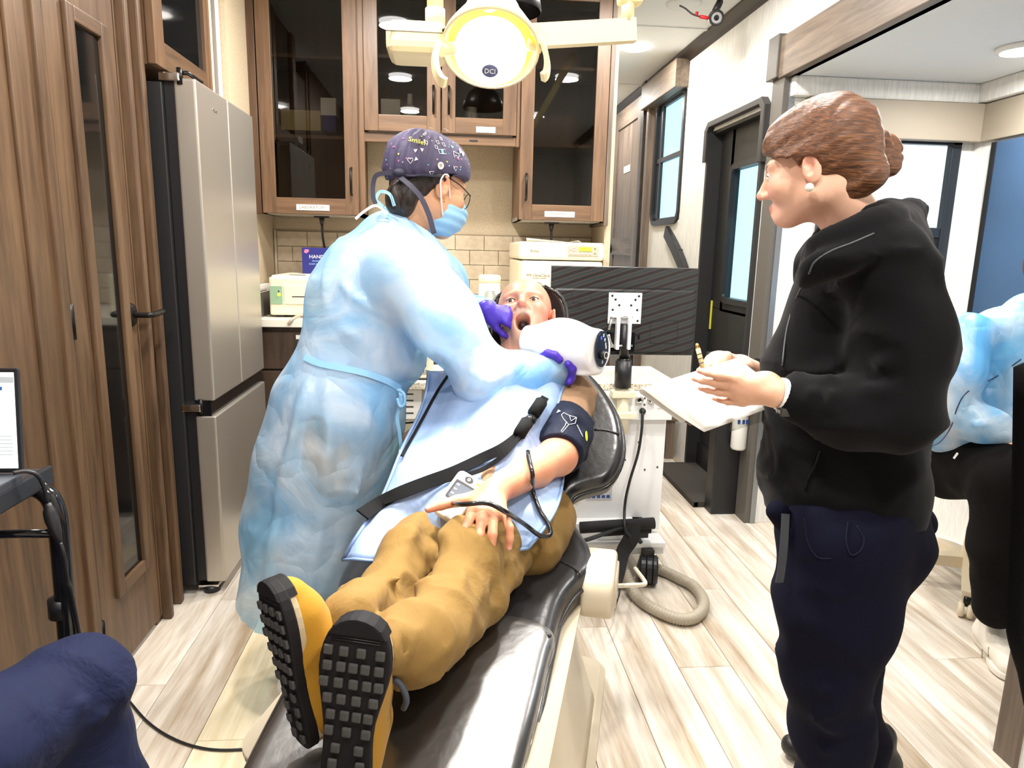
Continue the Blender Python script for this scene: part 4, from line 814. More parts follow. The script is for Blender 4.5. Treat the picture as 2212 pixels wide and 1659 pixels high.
tube('neck', [LP-LN*0.07, LP-LN*0.085+V((0, 0.01, 0.035)), P(1062, 0, 1.74), P(1062, -60, 1.76)], 0.055, CRM, dl, 16, 6, scale=[1.35, 1.0, 0.62, 0.5])
for sg, pts in ((-1, [(985, 104), (962, 106), (945, 112)]), (1, [(1140, 96), (1160, 98), (1172, 102)])):
    tube('handle_stem', [P(a, b, 1.69) for a, b in pts], 0.014, CRM, dl, 10, 3)
ribbon('handle', [P(948, 92, 1.68), P(940, 120, 1.67), P(942, 150, 1.655), P(952, 172, 1.645), P(962, 180, 1.64)], 0.022, 0.012, CRM, dl, up=(-1, -0.3, 0)); ribbon('handle', [P(1163, 82, 1.68), P(1176, 105, 1.67), P(1182, 135, 1.655), P(1180, 158, 1.645), P(1172, 168, 1.64)], 0.022, 0.012, CRM, dl, up=(1, -0.3, 0))
a, b = P(836, 53, 1.76), P(966, 135, 1.76); hb = box('arm_housing', (a.x, 1.70, b.z), (b.x, 1.83, a.z), CRM, dl, 0.028, seg=4); box('housing_seam', (a.x+0.002, 1.6995, (a.z+b.z)/2+0.008), (b.x-0.002, 1.702, (a.z+b.z)/2+0.010), INKG, dl)
lathe('pivot_screw', [(0, 0.003), (0.005, 0.002), (0.006, 0)], BLACK, dl, 10, align((b.x-0.006, 1.699, (a.z+b.z)/2+0.015), (0, -1, 0)))
q = P(940, 55, 1.76); tube('post', [q, V((q.x, q.y, 2.425))], 0.019, CRM, dl, 16, 1); tube('post_sleeve', [q, q+V((0, 0, 0.035))], 0.023, CRM, dl, 16, 1)
ribbon('swing_arm', [P(1130, 80, 1.80), P(1372, 66, 1.80)], 0.03, 0.052, CRM, dl, up=(0, 0, 1), sm=1); q = P(1355, 48, 1.80); tube('swing_pivot', [q, q+V((0, 0, 0.05))], 0.016, CRM, dl, 14, 1); box('upper_joint', q+V((-0.025, -0.02, 0.04)), q+V((0.035, 0.03, 0.10)), CRM, dl, 0.012); tube('upper_arm', [q+V((0.01, 0, 0.08)), q+V((0.12, 0.3, 0.25)), V((0.75, 2.3, 2.425))], 0.022, CRM, dl, 12, 4)
tube('cross_bar', [P(960, 96, 1.76), LP-LN*0.06+V((-0.03, 0, 0))], 0.012, CRM, dl, 10, 1); tube('cross_bar', [P(1140, 80, 1.79), LP-LN*0.06+V((0.03, 0, 0.01))], 0.012, CRM, dl, 10, 1)
sp = bpy.data.lights.new('dental_lamp_beam', 'SPOT'); sp.energy = 75; sp.spot_size = math.radians(95); sp.spot_blend = 0.6; sp.color = (1, 0.97, 0.9); sp.shadow_soft_size = 0.08
so2 = bpy.data.objects.new('dental_lamp_beam', sp); COL.objects.link(so2); so2.matrix_world = align(LP+LN*0.125, -LN)
pd = thing('pendant_lamp', 'black dome pendant lamp hanging behind the dental lamp', 'lamp', (0.13, 2.6, 2.0))
c = P(1095, 12, 2.55); lathe('shade', [(0.115, -0.02), (0.118, -0.015), (0.112, 0.02), (0.085, 0.07), (0.04, 0.10), (0.02, 0.115), (0.018, 0.113), (0.038, 0.094), (0.082, 0.064), (0.108, 0.016), (0.113, -0.018)], mat('pendant_black', (0.01, 0.01, 0.011), 0.35, 0.3), pd, 36, Matrix.Translation(c), cap=False)
tube('stem', [c+V((0, 0, 0.11)), V((c.x, c.y, 2.42))], 0.006, BLACKM, pd, 8, 1); lathe('canopy', [(0, -0.012), (0.05, -0.012), (0.055, 0)], BLACKM, pd, 20, Matrix.Translation((c.x, c.y, 2.43)))
cm = thing('ceiling_camera', 'small black security camera with red cable on the ceiling by the cove', 'camera', P(1550, 25, 3.3))
q = P(1547, 38, 3.3); lathe('camera_body', [(0, -0.05), (0.03, -0.048), (0.033, -0.04), (0.033, 0.028), (0.03, 0.032), (0.024, 0.026), (0, 0.024)], BLACK, cm, 20, align(q, (-0.25, -0.9, -0.3)))
lathe('led_ring', [(0.012, 0.0275), (0.023, 0.0275)], mat('led_grey', srgb(150, 150, 150), 0.3), cm, 20, align(q, (-0.25, -0.9, -0.3)), cap=False); lathe('camera_lens', [(0, 0.0285), (0.009, 0.0275)], BLACKG, cm, 14, align(q, (-0.25, -0.9, -0.3)), cap=False)
q2 = P(1555, 4, 3.33); tube('bracket', [q+V((0, 0.02, 0.03)), q2], 0.016, BLACK, cm, 10, 1); lathe('mount_disc', [(0, -0.01), (0.032, -0.01), (0.036, 0)], BLACK, cm, 20, Matrix.Translation((q2.x, q2.y, 2.43))); tube('bracket_post', [q2, V((q2.x, q2.y, 2.425))], 0.014, BLACK, cm, 10, 1)
tube('red_cable', [q+V((-0.03, 0.02, 0.0)), P(1525, 38, 3.32), P(1512, 36, 3.33)], 0.008, MATS['fire_red'], cm, 8, 3); tube('red_cable', [P(1504, 34, 3.34), P(1506, 26, 3.34)], 0.007, MATS['fire_red'], cm, 8, 1); tube('black_cable', [P(1512, 36, 3.33), P(1495, 30, 3.35), P(1480, 18, 3.36), P(1468, 12, 3.37)], 0.004, BLACK, cm, 6, 4)
# ================================================================== signed distance modelling
def _l(a): return np.array(a, dtype=np.float32)
class SDF:
    def __init__(s): s.ops = []; s.lo = np.full(3, 1e9); s.hi = np.full(3, -1e9); s.post = []
    def _b(s, pts, r):
        for p in pts: s.lo = np.minimum(s.lo, np.array(p)-r); s.hi = np.maximum(s.hi, np.array(p)+r)
    def cone(s, a, b, ra, rb, k=0.02, op='u', sq=None):
        """tapered capsule; sq=(axis, factor) stretches the section along an axis"""
        a = _l(a); b = _l(b); ba = b-a; L2 = float(ba@ba)+1e-12
        def f(P):
            t = np.clip(((P-a)@ba)/L2, 0, 1)[:, None]; q = P-a-ba*t
            if sq is not None:
                ax, fc = sq[0], sq[1]; c = q@ax; q = q-ax*(c*(1-1/fc))[:, None]
            r = ra+(rb-ra)*t[:, 0]; l = np.sqrt((q*q).sum(1))
            d = l-r
            return d*(min(1.0, sq[1]) if sq is not None else 1.0)
        s.ops.append((f, k, op)); s._b([a, b], max(ra, rb)*(sq[1] if sq is not None and sq[1] > 1 else 1)) if op == 'u' else None
        return s
    def chain(s, pts, rads, k=0.02, sq=None):
        for i in range(len(pts)-1): s.cone(pts[i], pts[i+1], rads[i], rads[i+1], k, 'u', sq)
        return s
    def ell(s, c, r, k=0.02, op='u', R=None):
        c = _l(c); r = _l(r); M = np.array(R, dtype=np.float32) if R is not None else None   # rows of R = local axes
        def f(P):
            q = P-c
            if M is not None: q = q@M.T
            k0 = np.sqrt(((q/r)**2).sum(1)); k1 = np.sqrt(((q/(r*r))**2).sum(1))+1e-9
            return k0*(k0-1)/k1
        s.ops.append((f, k, op)); s._b([c], float(r.max())) if op == 'u' else None
        return s
    def fn(s, f, k=0.0, op='u'): s.ops.append((f, k, op)); return s
    def plane(s, p, n, k=0.0):
        """keep the side the normal points away from"""
        p = _l(p); n = _l(n); n = n/np.linalg.norm(n); s.ops.append((lambda P: (P-p)@n, k, 'i')); return s
    def sub(s, other, k=0.01): s.ops.append((other, k, 's')); return s
    def __call__(s, P):
        d = np.full(len(P), 1e3, np.float32)
        for f, k, op in s.ops:
            e = f(P).astype(np.float32)
            if op == 'disp': d = d+e; continue
            if op == 'u':
                if k > 0: h = np.maximum(k-np.abs(d-e), 0)/k; d = np.minimum(d, e)-h*h*k*0.25
                else: d = np.minimum(d, e)
            elif op == 's':
                e = -e
                if k > 0: h = np.maximum(k-np.abs(d-e), 0)/k; d = np.maximum(d, e)+h*h*k*0.25
                else: d = np.maximum(d, e)
            elif op == 'i':
                if k > 0: h = np.maximum(k-np.abs(d-e), 0)/k; d = np.maximum(d, e)+h*h*k*0.25
                else: d = np.maximum(d, e)
        return d
    def disp(s, f): s.ops.append((f, 0, 'disp')); return s
    def mesh(s, h, pad=0.03, box=None):
        lo = (s.lo if box is None else np.array(box[0]))-pad; hi = (s.hi if box is None else np.array(box[1]))+pad
        n = np.ceil((hi-lo)/h/4).astype(int)*4+1
        ax = [lo[i]+h*np.arange(n[i]) for i in range(3)]
        cs = [a[::4] for a in ax]
        G = np.stack(np.meshgrid(*cs, indexing='ij'), -1).reshape(-1, 3).astype(np.float32)
        cd_ = s(G).reshape([len(a) for a in cs])
        near = np.abs(cd_) < h*4*2.2
        m = near.copy()
        for axis in range(3):
            for sh in (1, -1): m |= np.roll(near, sh, axis)
        idx = [np.minimum((np.arange(n[i])+2)//4, len(cs[i])-1) for i in range(3)]
        D = cd_[np.ix_(*idx)].copy(); Mf = m[np.ix_(*idx)]
        I = np.argwhere(Mf)
        Pn = np.stack([ax[0][I[:, 0]], ax[1][I[:, 1]], ax[2][I[:, 2]]], 1).astype(np.float32)
        out = np.empty(len(Pn), np.float32)
        for q in range(0, len(Pn), 400000): out[q:q+400000] = s(Pn[q:q+400000])
        D[Mf] = out
        return surface_nets(D, lo, h)
def surface_nets(D, lo, h):
    S = D < 0
    nx, ny, nz = D.shape
    C = np.zeros((nx-1, ny-1, nz-1), np.int8)
    for a in (0, 1):
        for b in (0, 1):
            for c in (0, 1): C += S[a:nx-1+a, b:ny-1+b, c:nz-1+c]
    act = np.argwhere((C > 0) & (C < 8))
    ids = np.full(C.shape, -1, np.int64); ids[tuple(act.T)] = np.arange(len(act))
    acc = np.zeros((len(act), 3)); cnt = np.zeros(len(act))
    cor = [(a, b, c) for a in (0, 1) for b in (0, 1) for c in (0, 1)]
    for i, p in enumerate(cor):
        for q in cor[i+1:]:
            if sum(abs(p[t]-q[t]) for t in range(3)) != 1: continue
            d0 = D[act[:, 0]+p[0], act[:, 1]+p[1], act[:, 2]+p[2]]; d1 = D[act[:, 0]+q[0], act[:, 1]+q[1], act[:, 2]+q[2]]
            x = (d0 < 0) != (d1 < 0); t = np.where(x, d0/np.where(x, d0-d1, 1), 0)[:, None]
            pos = np.array(p)+(np.array(q)-np.array(p))*t
            acc[x] += pos[x]; cnt[x] += 1
    v = (act+acc/cnt[:, None])*h+lo
    F = []
    for axis in range(3):
        o = [0, 1, 2]; o.remove(axis); u, w = o
        sl0 = [slice(None)]*3; sl1 = [slice(None)]*3; sl0[axis] = slice(0, -1); sl1[axis] = slice(1, None)
        E = S[tuple(sl0)] != S[tuple(sl1)]; e = np.argwhere(E)
        ok = (e[:, u] > 0) & (e[:, w] > 0) & (e[:, u] < D.shape[u]-1) & (e[:, w] < D.shape[w]-1); e = e[ok]
        inside = S[tuple(e.T)]
        def cid(du, dw):
            q = e.copy(); q[:, u] -= du; q[:, w] -= dw; return ids[tuple(q.T)]
        quad = np.stack([cid(1, 1), cid(0, 1), cid(0, 0), cid(1, 0)], 1)
        flip = inside if axis != 1 else ~inside
        quad[~flip] = quad[~flip][:, ::-1]
        F.append(quad)
    return v, np.concatenate(F)
def relax(v, F, it=1, lam=0.5):
    n = len(v)
    for _ in range(it):
        acc = np.zeros((n, 3)); c = np.zeros(n)
        for a in range(4):
            for b in ((a+1) % 4, (a-1) % 4):
                for k in range(3): acc[:, k] += np.bincount(F[:, a], v[F[:, b], k], n)
                c += np.bincount(F[:, a], minlength=n)
        v = v*(1-lam)+lam*acc/np.maximum(c, 1)[:, None]
    return v
def npmesh(name, v, F, mats, parent=None, col=None, fmat=None, smooth=True):
    me = bpy.data.meshes.new(name); F = np.asarray(F); k = F.shape[1]
    me.vertices.add(len(v)); me.vertices.foreach_set('co', np.asarray(v, np.float32).ravel())
    me.loops.add(F.size); me.loops.foreach_set('vertex_index', F.astype(np.int32).ravel())
    me.polygons.add(len(F)); me.polygons.foreach_set('loop_start', np.arange(0, F.size, k, dtype=np.int32)); me.polygons.foreach_set('loop_total', np.full(len(F), k, np.int32))
    if fmat is not None: me.polygons.foreach_set('material_index', np.asarray(fmat, np.int32))
    me.polygons.foreach_set('use_smooth', np.full(len(F), smooth)); me.update(calc_edges=True)
    for m in (mats if isinstance(mats, (list, tuple)) else [mats]): me.materials.append(m)
    if col is not None:
        a = me.color_attributes.new('Col', 'FLOAT_COLOR', 'POINT'); c4 = np.ones((len(v), 4), np.float32); c4[:, :3] = col; a.data.foreach_set('color', c4.ravel())
    return link(bpy.data.objects.new(name, me), parent)
def cutfaces(v, F, keep):
    """drop faces whose centre fails keep(), compact the vertices"""
    c = v[F].mean(1); F = F[keep(c)]; u, inv = np.unique(F, return_inverse=True); return v[u], inv.reshape(F.shape)
def join(parts):
    vs = []; fs = []; n = 0
    for v, F in parts: vs.append(v); fs.append(F+n); n += len(v)
    return np.concatenate(vs), np.concatenate(fs)
# cheap smooth value noise
_rng = np.random.RandomState(5); _LUT = _rng.rand(64, 64, 64).astype(np.float32)
def vnoise(P):
    i = np.floor(P).astype(int); f = P-i; f = f*f*(3-2*f); i &= 63; j = (i+1) & 63
    def g(a, b, c): return _LUT[a, b, c]
    x0, y0, z0 = i.T; x1, y1, z1 = j.T; fx, fy, fz = f.T
    return (((g(x0, y0, z0)*(1-fx)+g(x1, y0, z0)*fx)*(1-fy)+(g(x0, y1, z0)*(1-fx)+g(x1, y1, z0)*fx)*fy)*(1-fz)
            + ((g(x0, y0, z1)*(1-fx)+g(x1, y0, z1)*fx)*(1-fy)+(g(x0, y1, z1)*(1-fx)+g(x1, y1, z1)*fx)*fy)*fz)
def wrinkle(amp, freq, stretch=(1, 1, 1), seed=0.0, ridge=True, axes=None):
    st = _l(stretch)*freq; A = np.array(axes, np.float32) if axes is not None else None
    def f(P):
        Q = P@A.T if A is not None else P
        Q = Q*st+seed
        Q = Q+(0.6*vnoise(Q*0.6+7.1))[:, None]
        n = vnoise(Q)
        r = (1-np.abs(2*n-1))**2 if ridge else n*2-1
        return (-amp*(r-0.35)).astype(np.float32)
    return f
def fold(pts, w, amp, fade=True):
    """raised cloth fold along a polyline"""
    pts = [np.array(p, np.float32) for p in pts]
    def f(P):
        best = np.full(len(P), 1e3, np.float32); tt = np.zeros(len(P), np.float32); n = len(pts)-1
        for i in range(n):
            a, b = pts[i], pts[i+1]; ba = b-a; t = np.clip(((P-a)@ba)/(ba@ba), 0, 1); q = P-a-ba*t[:, None]; d = np.sqrt((q*q).sum(1))
            m = d < best; best = np.where(m, d, best); tt = np.where(m, (i+t)/n, tt)
        e = np.sin(np.pi*np.clip(tt, 0.02, 0.98))**0.6 if fade else 1
        return -amp*np.exp(-(best/w)**2)*e
    return f
def basis(fwd, up):
    """rows: right, forward, up of a figure part"""
    f = np.array(V(fwd).normalized()); u = np.array(up, float); u = u-f*(u@f); u /= np.linalg.norm(u); r = np.cross(f, u); return np.stack([r, f, u])
# ---- generic head in a local frame (x right, y forward, z up; origin between the ears at eye height)
def head_sdf(c, B, s=1.0, male=False, mouth=0.0, ears=True, jaw=1.0, lid=0.0036, chin=0.0):
    H = SDF()
    m = 1.06 if male else 1.0
    H.ell((0, -0.020, 0.036), (0.0745*m, 0.097, 0.084), 0)
    H.ell((0, 0.026, -0.030+chin*0.5), (0.060*m, 0.066, 0.082-chin*0.5), 0.03)
    H.cone((-0.046*m, -0.002, -0.058), (0.0, 0.060, -0.098-mouth*0.6+chin), 0.020, 0.020*jaw, 0.03); H.cone((0.046*m, -0.002, -0.058), (0.0, 0.060, -0.098-mouth*0.6+chin), 0.020, 0.020*jaw, 0.03)
    H.ell((0, 0.072, -0.100-mouth+chin), (0.020*m, 0.017, 0.017), 0.02)
    for sx in (-1, 1):
        H.ell((sx*0.037*m, 0.060, -0.028), (0.026, 0.026, 0.024), 0.025)
        H.cone((sx*0.010, 0.086, 0.019), (sx*0.044*m, 0.070, 0.020), 0.010 if male else 0.008, 0.009, 0.018)
    for sx in (-1, 1): H.ell((sx*0.031*m, 0.095, 0.0), (0.0165, 0.014, 0.0105), 0.012, 's')
    for sx in (-1, 1):
        H.ell((sx*0.031*m, 0.0730, 0.0005), (0.0150, 0.0145, 0.0140), 0.004); H.ell((sx*0.031*m, 0.0900, -0.0015), (0.0128, 0.012, lid), 0.0015, 's')
    H.cone((0, 0.088, 0.010), (0, 0.110, -0.030), 0.0075*m, 0.0105*m, 0.012); H.ell((0, 0.112, -0.032), (0.0095*m, 0.010, 0.008), 0.008)
    for sx in (-1, 1): H.ell((sx*0.0125*m, 0.099, -0.036), (0.0075*m, 0.010, 0.007), 0.008)
    for sx in (-1, 1): H.ell((sx*0.0065*m, 0.103, -0.0425), (0.0036, 0.005, 0.0035), 0.003, 's')
    if mouth > 0.001:
        H.ell((0, 0.080, -0.066-mouth*0.45), (0.032, 0.020, 0.026+mouth*0.6), 0.02)
        H.ell((0, 0.098, -0.066-mouth*0.45), (0.0205, 0.040, 0.012+mouth*0.55), 0.006, 's')
    else:
        H.cone((-0.020, 0.080, -0.0655), (0.0, 0.0915, -0.0625), 0.0045, 0.0062, 0.008); H.cone((0.020, 0.080, -0.0655), (0.0, 0.0915, -0.0625), 0.0045, 0.0062, 0.008)
        H.cone((-0.016, 0.080, -0.0735), (0.0, 0.0885, -0.076), 0.0048, 0.0072, 0.006); H.cone((0.016, 0.080, -0.0735), (0.0, 0.0885, -0.076), 0.0048, 0.0072, 0.006)
        H.cone((-0.022, 0.086, -0.069), (0.022, 0.086, -0.069), 0.0018, 0.0018, 0.002, 's') if False else None
    if ears:
        for sx in (-1, 1):
            R = basis((sx*0.35, 1, 0.0), (0, -0.22, 1))
            H.ell((sx*0.0785*m, -0.012, -0.008), (0.0085, 0.0185, 0.032), 0.006, 'u', R)
            H.ell((sx*0.0865*m, -0.008, -0.004), (0.0075, 0.0105, 0.019), 0.004, 's', R)
            H.ell((sx*0.079*m, -0.001, -0.012), (0.005, 0.006, 0.007), 0.004)
    c = np.array(c, np.float32); Bm = np.array(B, np.float32)
    def f(P): return H((P-c)@Bm.T/s)*s
    f.c = c; f.B = Bm; f.s = s
    return f
def hit(S_, px, py, y0=0.6, y1=4.0, lift=0.0):
    """first point of an SDF surface on the ray through a pixel, with its outward normal"""
    d = FW + RT*((px-CXP)/FPX) - UP*((py-CYP)/FPX); d = np.array(d)/d.y; o = np.array(CAM); t = y0; best = (1e9, y0)
    for _ in range(120):
        p = o+d*t; q = float(S_(p[None].astype(np.float32))[0]); best = min(best, (q, t))
        if q < 0.0005: break
        if t > y1: p = o+d*best[1]; break
        t += max(q*0.7, 0.0006)
    E_ = np.eye(3, dtype=np.float32)*0.002; g = S_((p[None]+np.concatenate([E_, -E_])).astype(np.float32)); n = g[:3]-g[3:]; n = n/(np.linalg.norm(n)+1e-9)
    return p+n*lift, n
def hw(h, p):  # head-local -> world
    return V(h.c+h.s*(np.array(p, np.float32)@h.B))
# ---- hand: local x to the thumb side, y along the fingers, z out of the back of the hand
FING = [(0.030, 0.086, (0.042, 0.025, 0.021)), (0.010, 0.091, (0.046, 0.029, 0.022)), (-0.010, 0.087, (0.042, 0.027, 0.021)), (-0.029, 0.078, (0.033, 0.020, 0.019))]
def hand_add(S_, o, B, curls, spread=(6, 1, -4, -10), thumb=(0.75, 0.55, -0.35), tc=(10, 20), s=1.0, fat=1.0, palm_only=False):
    """adds a hand to an SDF; curls: per finger (a,b,c) bend in degrees"""
    o = np.array(o, float); B = np.array(B, float)
    w = lambda p: o+s*(np.array(p)@B)
    S_.cone(w((0.012, 0.015, 0)), w((0.022, 0.075, -0.001)), 0.014*s*fat, 0.013*s*fat, 0.02); S_.cone(w((-0.010, 0.015, 0)), w((-0.022, 0.068, 0.0)), 0.014*s*fat, 0.0125*s*fat, 0.02); S_.cone(w((0, 0.0, 0)), w((0, 0.078, 0.001)), 0.016*s*fat, 0.013*s*fat, 0.02)
    S_.ell(w((0.025, 0.030, -0.012)), np.array((0.016, 0.026, 0.013))*s*fat, 0.015, 'u', B)
    tips = []
    for i, (x, y, L) in enumerate(FING):
        a = math.radians(spread[i]); d = np.array([math.sin(a), math.cos(a), 0]); p = np.array([x, y-0.008, 0.002]); bend = 0; r = (0.0092, 0.0083, 0.0075, 0.0066)
        if i == 3: r = (0.008, 0.0072, 0.0065, 0.0058)
        for j in range(3):
            bend += math.radians(curls[i][j]); dd = d*math.cos(bend)+np.array([0, 0, -1])*math.sin(bend); q = p+dd*L[j]
            S_.cone(w(p), w(q), r[j]*s*fat, r[j+1]*s*fat, 0.004 if j else 0.008); p = q
        tips.append((w(p), dd@B))
    t = np.array(thumb, float); t /= np.linalg.norm(t); p = np.array([0.026, 0.018, -0.008]); q = p+t*0.044; S_.cone(w(p), w(q), 0.0135*s*fat, 0.0105*s*fat, 0.012)
    ax = np.array([-0.35, 0.85, -0.2]); ax = ax-t*(ax@t); ax /= np.linalg.norm(ax)
    for L, b, r0, r1 in ((0.032, tc[0], 0.0105, 0.0092), (0.026, tc[1], 0.0092, 0.0075)):
        b = math.radians(b); t2 = t*math.cos(b)+ax*math.sin(b); ax = ax*math.cos(b)-t*math.sin(b); t = t2; p = q; q = p+t*L; S_.cone(w(p), w(q), r0*s*fat, r1*s*fat, 0.005)
    tips.append((w(q), t@B))
    return tips
def skin_mat(name, rough=0.45):
    m = mat(name, (0.8, 0.6, 0.5, 1), rough); N, L, b = nodes(m)
    at = N.new('ShaderNodeAttribute'); at.attribute_name = 'Col'
    mp = texco(m); n = noise(m, mp, 90, 3); r = ramp(m, n, [(0.3, (0.90, 0.86, 0.84, 1)), (0.7, (1, 1, 1, 1))])
    mx = N.new('ShaderNodeMix'); mx.data_type = 'RGBA'; mx.blend_type = 'MULTIPLY'; mx.inputs[0].default_value = 0.55
    L.new(at.outputs['Color'], mx.inputs[6]); L.new(r.outputs[0], mx.inputs[7]); L.new(mx.outputs[2], b.inputs['Base Color'])
    n2 = noise(m, mp, 420, 2); bump(m, n2, 0.12, 0.001)
    return m
def paint(v, base, spots):
    """spots: (centre, radius, colour, amount) - pigment such as lips, brows, stubble"""
    c = np.tile(np.array(base[:3], np.float32), (len(v), 1))
    for ctr, r, colr, amt in spots:
        ctr = np.array(ctr); r = np.array(r, float)*np.ones(3); d = np.sqrt((((v-ctr)/r)**2).sum(1)); w = (np.clip(1.25-d, 0, 0.5)/0.5*amt)[:, None]
        c = c*(1-w)+np.array(colr[:3])*w
    return c
def cloth(name, col, rough=0.8, sheen=0.0, bumps=((300, 0.15, 0.001),), big=None):
    m = mat(name, col, rough); N, L, b = nodes(m); mp = texco(m); b.inputs['Specular IOR Level'].default_value = 0.12
    if sheen: b.inputs['Sheen Weight'].default_value = sheen; b.inputs['Sheen Roughness'].default_value = 0.5
    if big: bump(m, noise(m, mp, big[0], 4, 0.6, 0.6), big[1], big[2])
    for sc, st, di in bumps: bump(m, noise(m, mp, sc, 2), st, di)
    return m
# ================================================================== person: assistant in black fleece
A_ = lambda px, py, Y: np.array(P(px, py, Y))
SK1 = skin_mat('skin_fair')
FLEECE = cloth('black_fleece', (0.0030, 0.0030, 0.0036), 0.95, 0.05, ((520, 0.4, 0.001), (120, 0.12, 0.002)))
NAVYP = cloth('navy_trousers', (0.0030, 0.0032, 0.0115), 0.9, 0.0, ((500, 0.2, 0.001),))
as_ = thing('person', 'standing person in black fleece jacket and navy trousers writing on a pad', 'person', (0.82, 1.27, 0))
hc = A_(1758, 364, 1.27)
HB = basis((-0.74, 0.63, -0.20), (-0.14, 0.10, 1))
h1 = head_sdf(hc, HB, 0.87, chin=0.015, lid=0.0027)
nb = A_(1862, 520, 1.27)           # neck base
def assist_head():
    S_ = SDF(); S_.lo = hc-0.16; S_.hi = hc+0.16; S_.hi[2] += 0.0; S_.lo[2] -= 0.10
    S_.fn(h1); S_.cone(hw(h1, (0, -0.032, -0.050)), nb, 0.046, 0.056, 0.03); S_._b([nb], 0.06)
    return S_.mesh(0.0028)
v, F = assist_head(); v = relax(v, F, 1, 0.5)
skin = srgb(226, 180, 154)
def HL(p): return np.array(hw(h1, p))
def head_paint(v, h, base, lip, brow, blush, extra=()):
    L_ = (v-h.c)@h.B.T/h.s
    sp = [((0, 0.092, -0.0675), (0.021, 0.02, 0.0095), lip, 0.85)]
    for sx in (-1, 1):
        sp += [((sx*0.030, 0.085, 0.0215), (0.018, 0.02, 0.0038), brow, 0.9), ((sx*0.042, 0.07, -0.03), (0.022, 0.03, 0.022), blush, 0.45), ((sx*0.031, 0.086, 0.0055), (0.0145, 0.012, 0.0028), brow, 0.55), ((sx*0.083, -0.006, -0.006), (0.02, 0.02, 0.03), blush, 0.5)]
    sp += [((0, 0.115, -0.034), 0.014, blush, 0.5)]+list(extra)
    return paint(L_, base, sp)
col = head_paint(v, h1, skin, srgb(206, 110, 104), srgb(92, 60, 42), srgb(228, 150, 128))
# hands: left holds the pad, right writes
lw = A_(1680, 850, 1.125)
S_ = SDF(); Bl = basis((-1.0, 0.28, 0.02), (0.15, -0.72, 0.55)); Bl = np.stack([-(-Bl[0]) , Bl[1], Bl[2]])
# rows: x(thumb side), y(fingers), z(back of hand)
fy = np.array((-0.82, 0.56, -0.03)); fy /= np.linalg.norm(fy); bz = np.array((-0.40, -0.85, -0.32)); bz -= fy*(bz@fy); bz /= np.linalg.norm(bz); tx = np.cross(fy, bz); tx = tx if tx[2] > 0 else -tx
BL = np.stack([tx, fy, bz])
tl = hand_add(S_, lw, BL, [(6, 8, 6), (8, 8, 6), (10, 10, 6), (12, 12, 8)], spread=(1, -1, -4, -8), thumb=(-0.45, 0.62, -0.60), tc=(0, 0), s=0.84)
S_.cone(lw, A_(1770, 868, 1.12), 0.023, 0.027, 0.015)
vl_, Fl = S_.mesh(0.0032, 0.01)
rw = A_(1602, 792, 1.41); S2 = SDF()
fy = np.array((-0.85, -0.35, 0.28)); fy /= np.linalg.norm(fy); bz = np.array((0.25, 0.35, 0.9)); bz -= fy*(bz@fy); bz /= np.linalg.norm(bz); tx = np.cross(fy, bz); tx = tx if tx[1] < 0 else -tx
BR = np.stack([tx, fy, bz])
tr_ = hand_add(S2, rw, BR, [(38, 42, 28), (46, 50, 30), (55, 60, 35), (60, 62, 35)], thumb=(0.45, 0.85, -0.35), tc=(12, 22), s=0.98)
S2.cone(rw, A_(1680, 825, 1.43), 0.023, 0.027, 0.015)
vr_, Fr = S2.mesh(0.0032, 0.01)
tor = SDF(); tor.chain([nb, A_(1850, 700, 1.27), A_(1850, 1000, 1.27)], [0.055, 0.10, 0.11], 0.05).chain([A_(1830, 1100, 1.22), A_(1800, 1500, 1.22), A_(1790, 1690, 1.22)], [0.06, 0.05, 0.04], 0.03); vt, Ft = tor.mesh(0.015)
vv, FF = join([(v, F), (vl_, Fl), (vr_, Fr), (vt, Ft)])
sk_h = np.concatenate([col, paint(vl_, srgb(224, 176, 148), [(np.array(t[0]), 0.016, srgb(232, 150, 130), 0.5) for t in tl]), paint(vr_, srgb(224, 176, 148), [(np.array(t[0]), 0.016, srgb(232, 150, 130), 0.5) for t in tr_]), paint(vt, skin, [])])
npmesh('body', vv, FF, SK1, as_, sk_h)
def eyes(h, parent, iris=srgb(90, 62, 40), m=1.0, gaze=(0, 0, 0)):
    for sx in (-1, 1):
        c = (sx*0.031*m, 0.0742, -0.0005); R_ = 0.0128
        vs = []; fs = []; nu, nv_ = 16, 12
        g = V((gaze[0], 1, gaze[2])).normalized()
        e = mobj('eye', [], [], WHITEP, parent); bpy.data.objects.remove(e)
        Mx = align((0, 0, 0), g)
        prof = []
        def ring_(a0, a1, n, nm, mt, rr):
            pr = [(rr*math.sin(math.radians(a)), rr*math.cos(math.radians(a))) for a in np.linspace(a0, a1, n)]
            Mw = Matrix.Translation(hw(h, c)) @ Matrix(h.B.tolist()).transposed().to_4x4() @ Mx
            return lathe(nm, pr, mt, parent, 16, Mw, cap=False)
        tube('eyelashes', [hw(h, (c[0]+t*0.0135, 0.0885-abs(t)*0.004-t*sx*0.002, 0.0035-2.2*abs(t)**2*0.0018)) for t in (-1, -0.5, 0, 0.5, 1)], 0.0011, mat('lash', (0.02, 0.014, 0.01), 0.6), parent, 5, 3)
        ob = ring_(26, 110, 8, 'eye', mat('sclera', srgb(236, 228, 222), 0.2), R_); 
        k1 = ring_(11, 27, 4, 'iris', mat('iris_%d' % int(iris[0]*999), iris, 0.15), R_+0.0002); k2 = ring_(0.5, 12, 3, 'pupil', BLACKG, R_+0.0004)
        for k in (k1, k2): k.parent = ob; k.matrix_parent_inverse = Matrix.Identity(4); ob_inv = ob
eyes(h1, as_, gaze=(0.3, 0, -0.35))
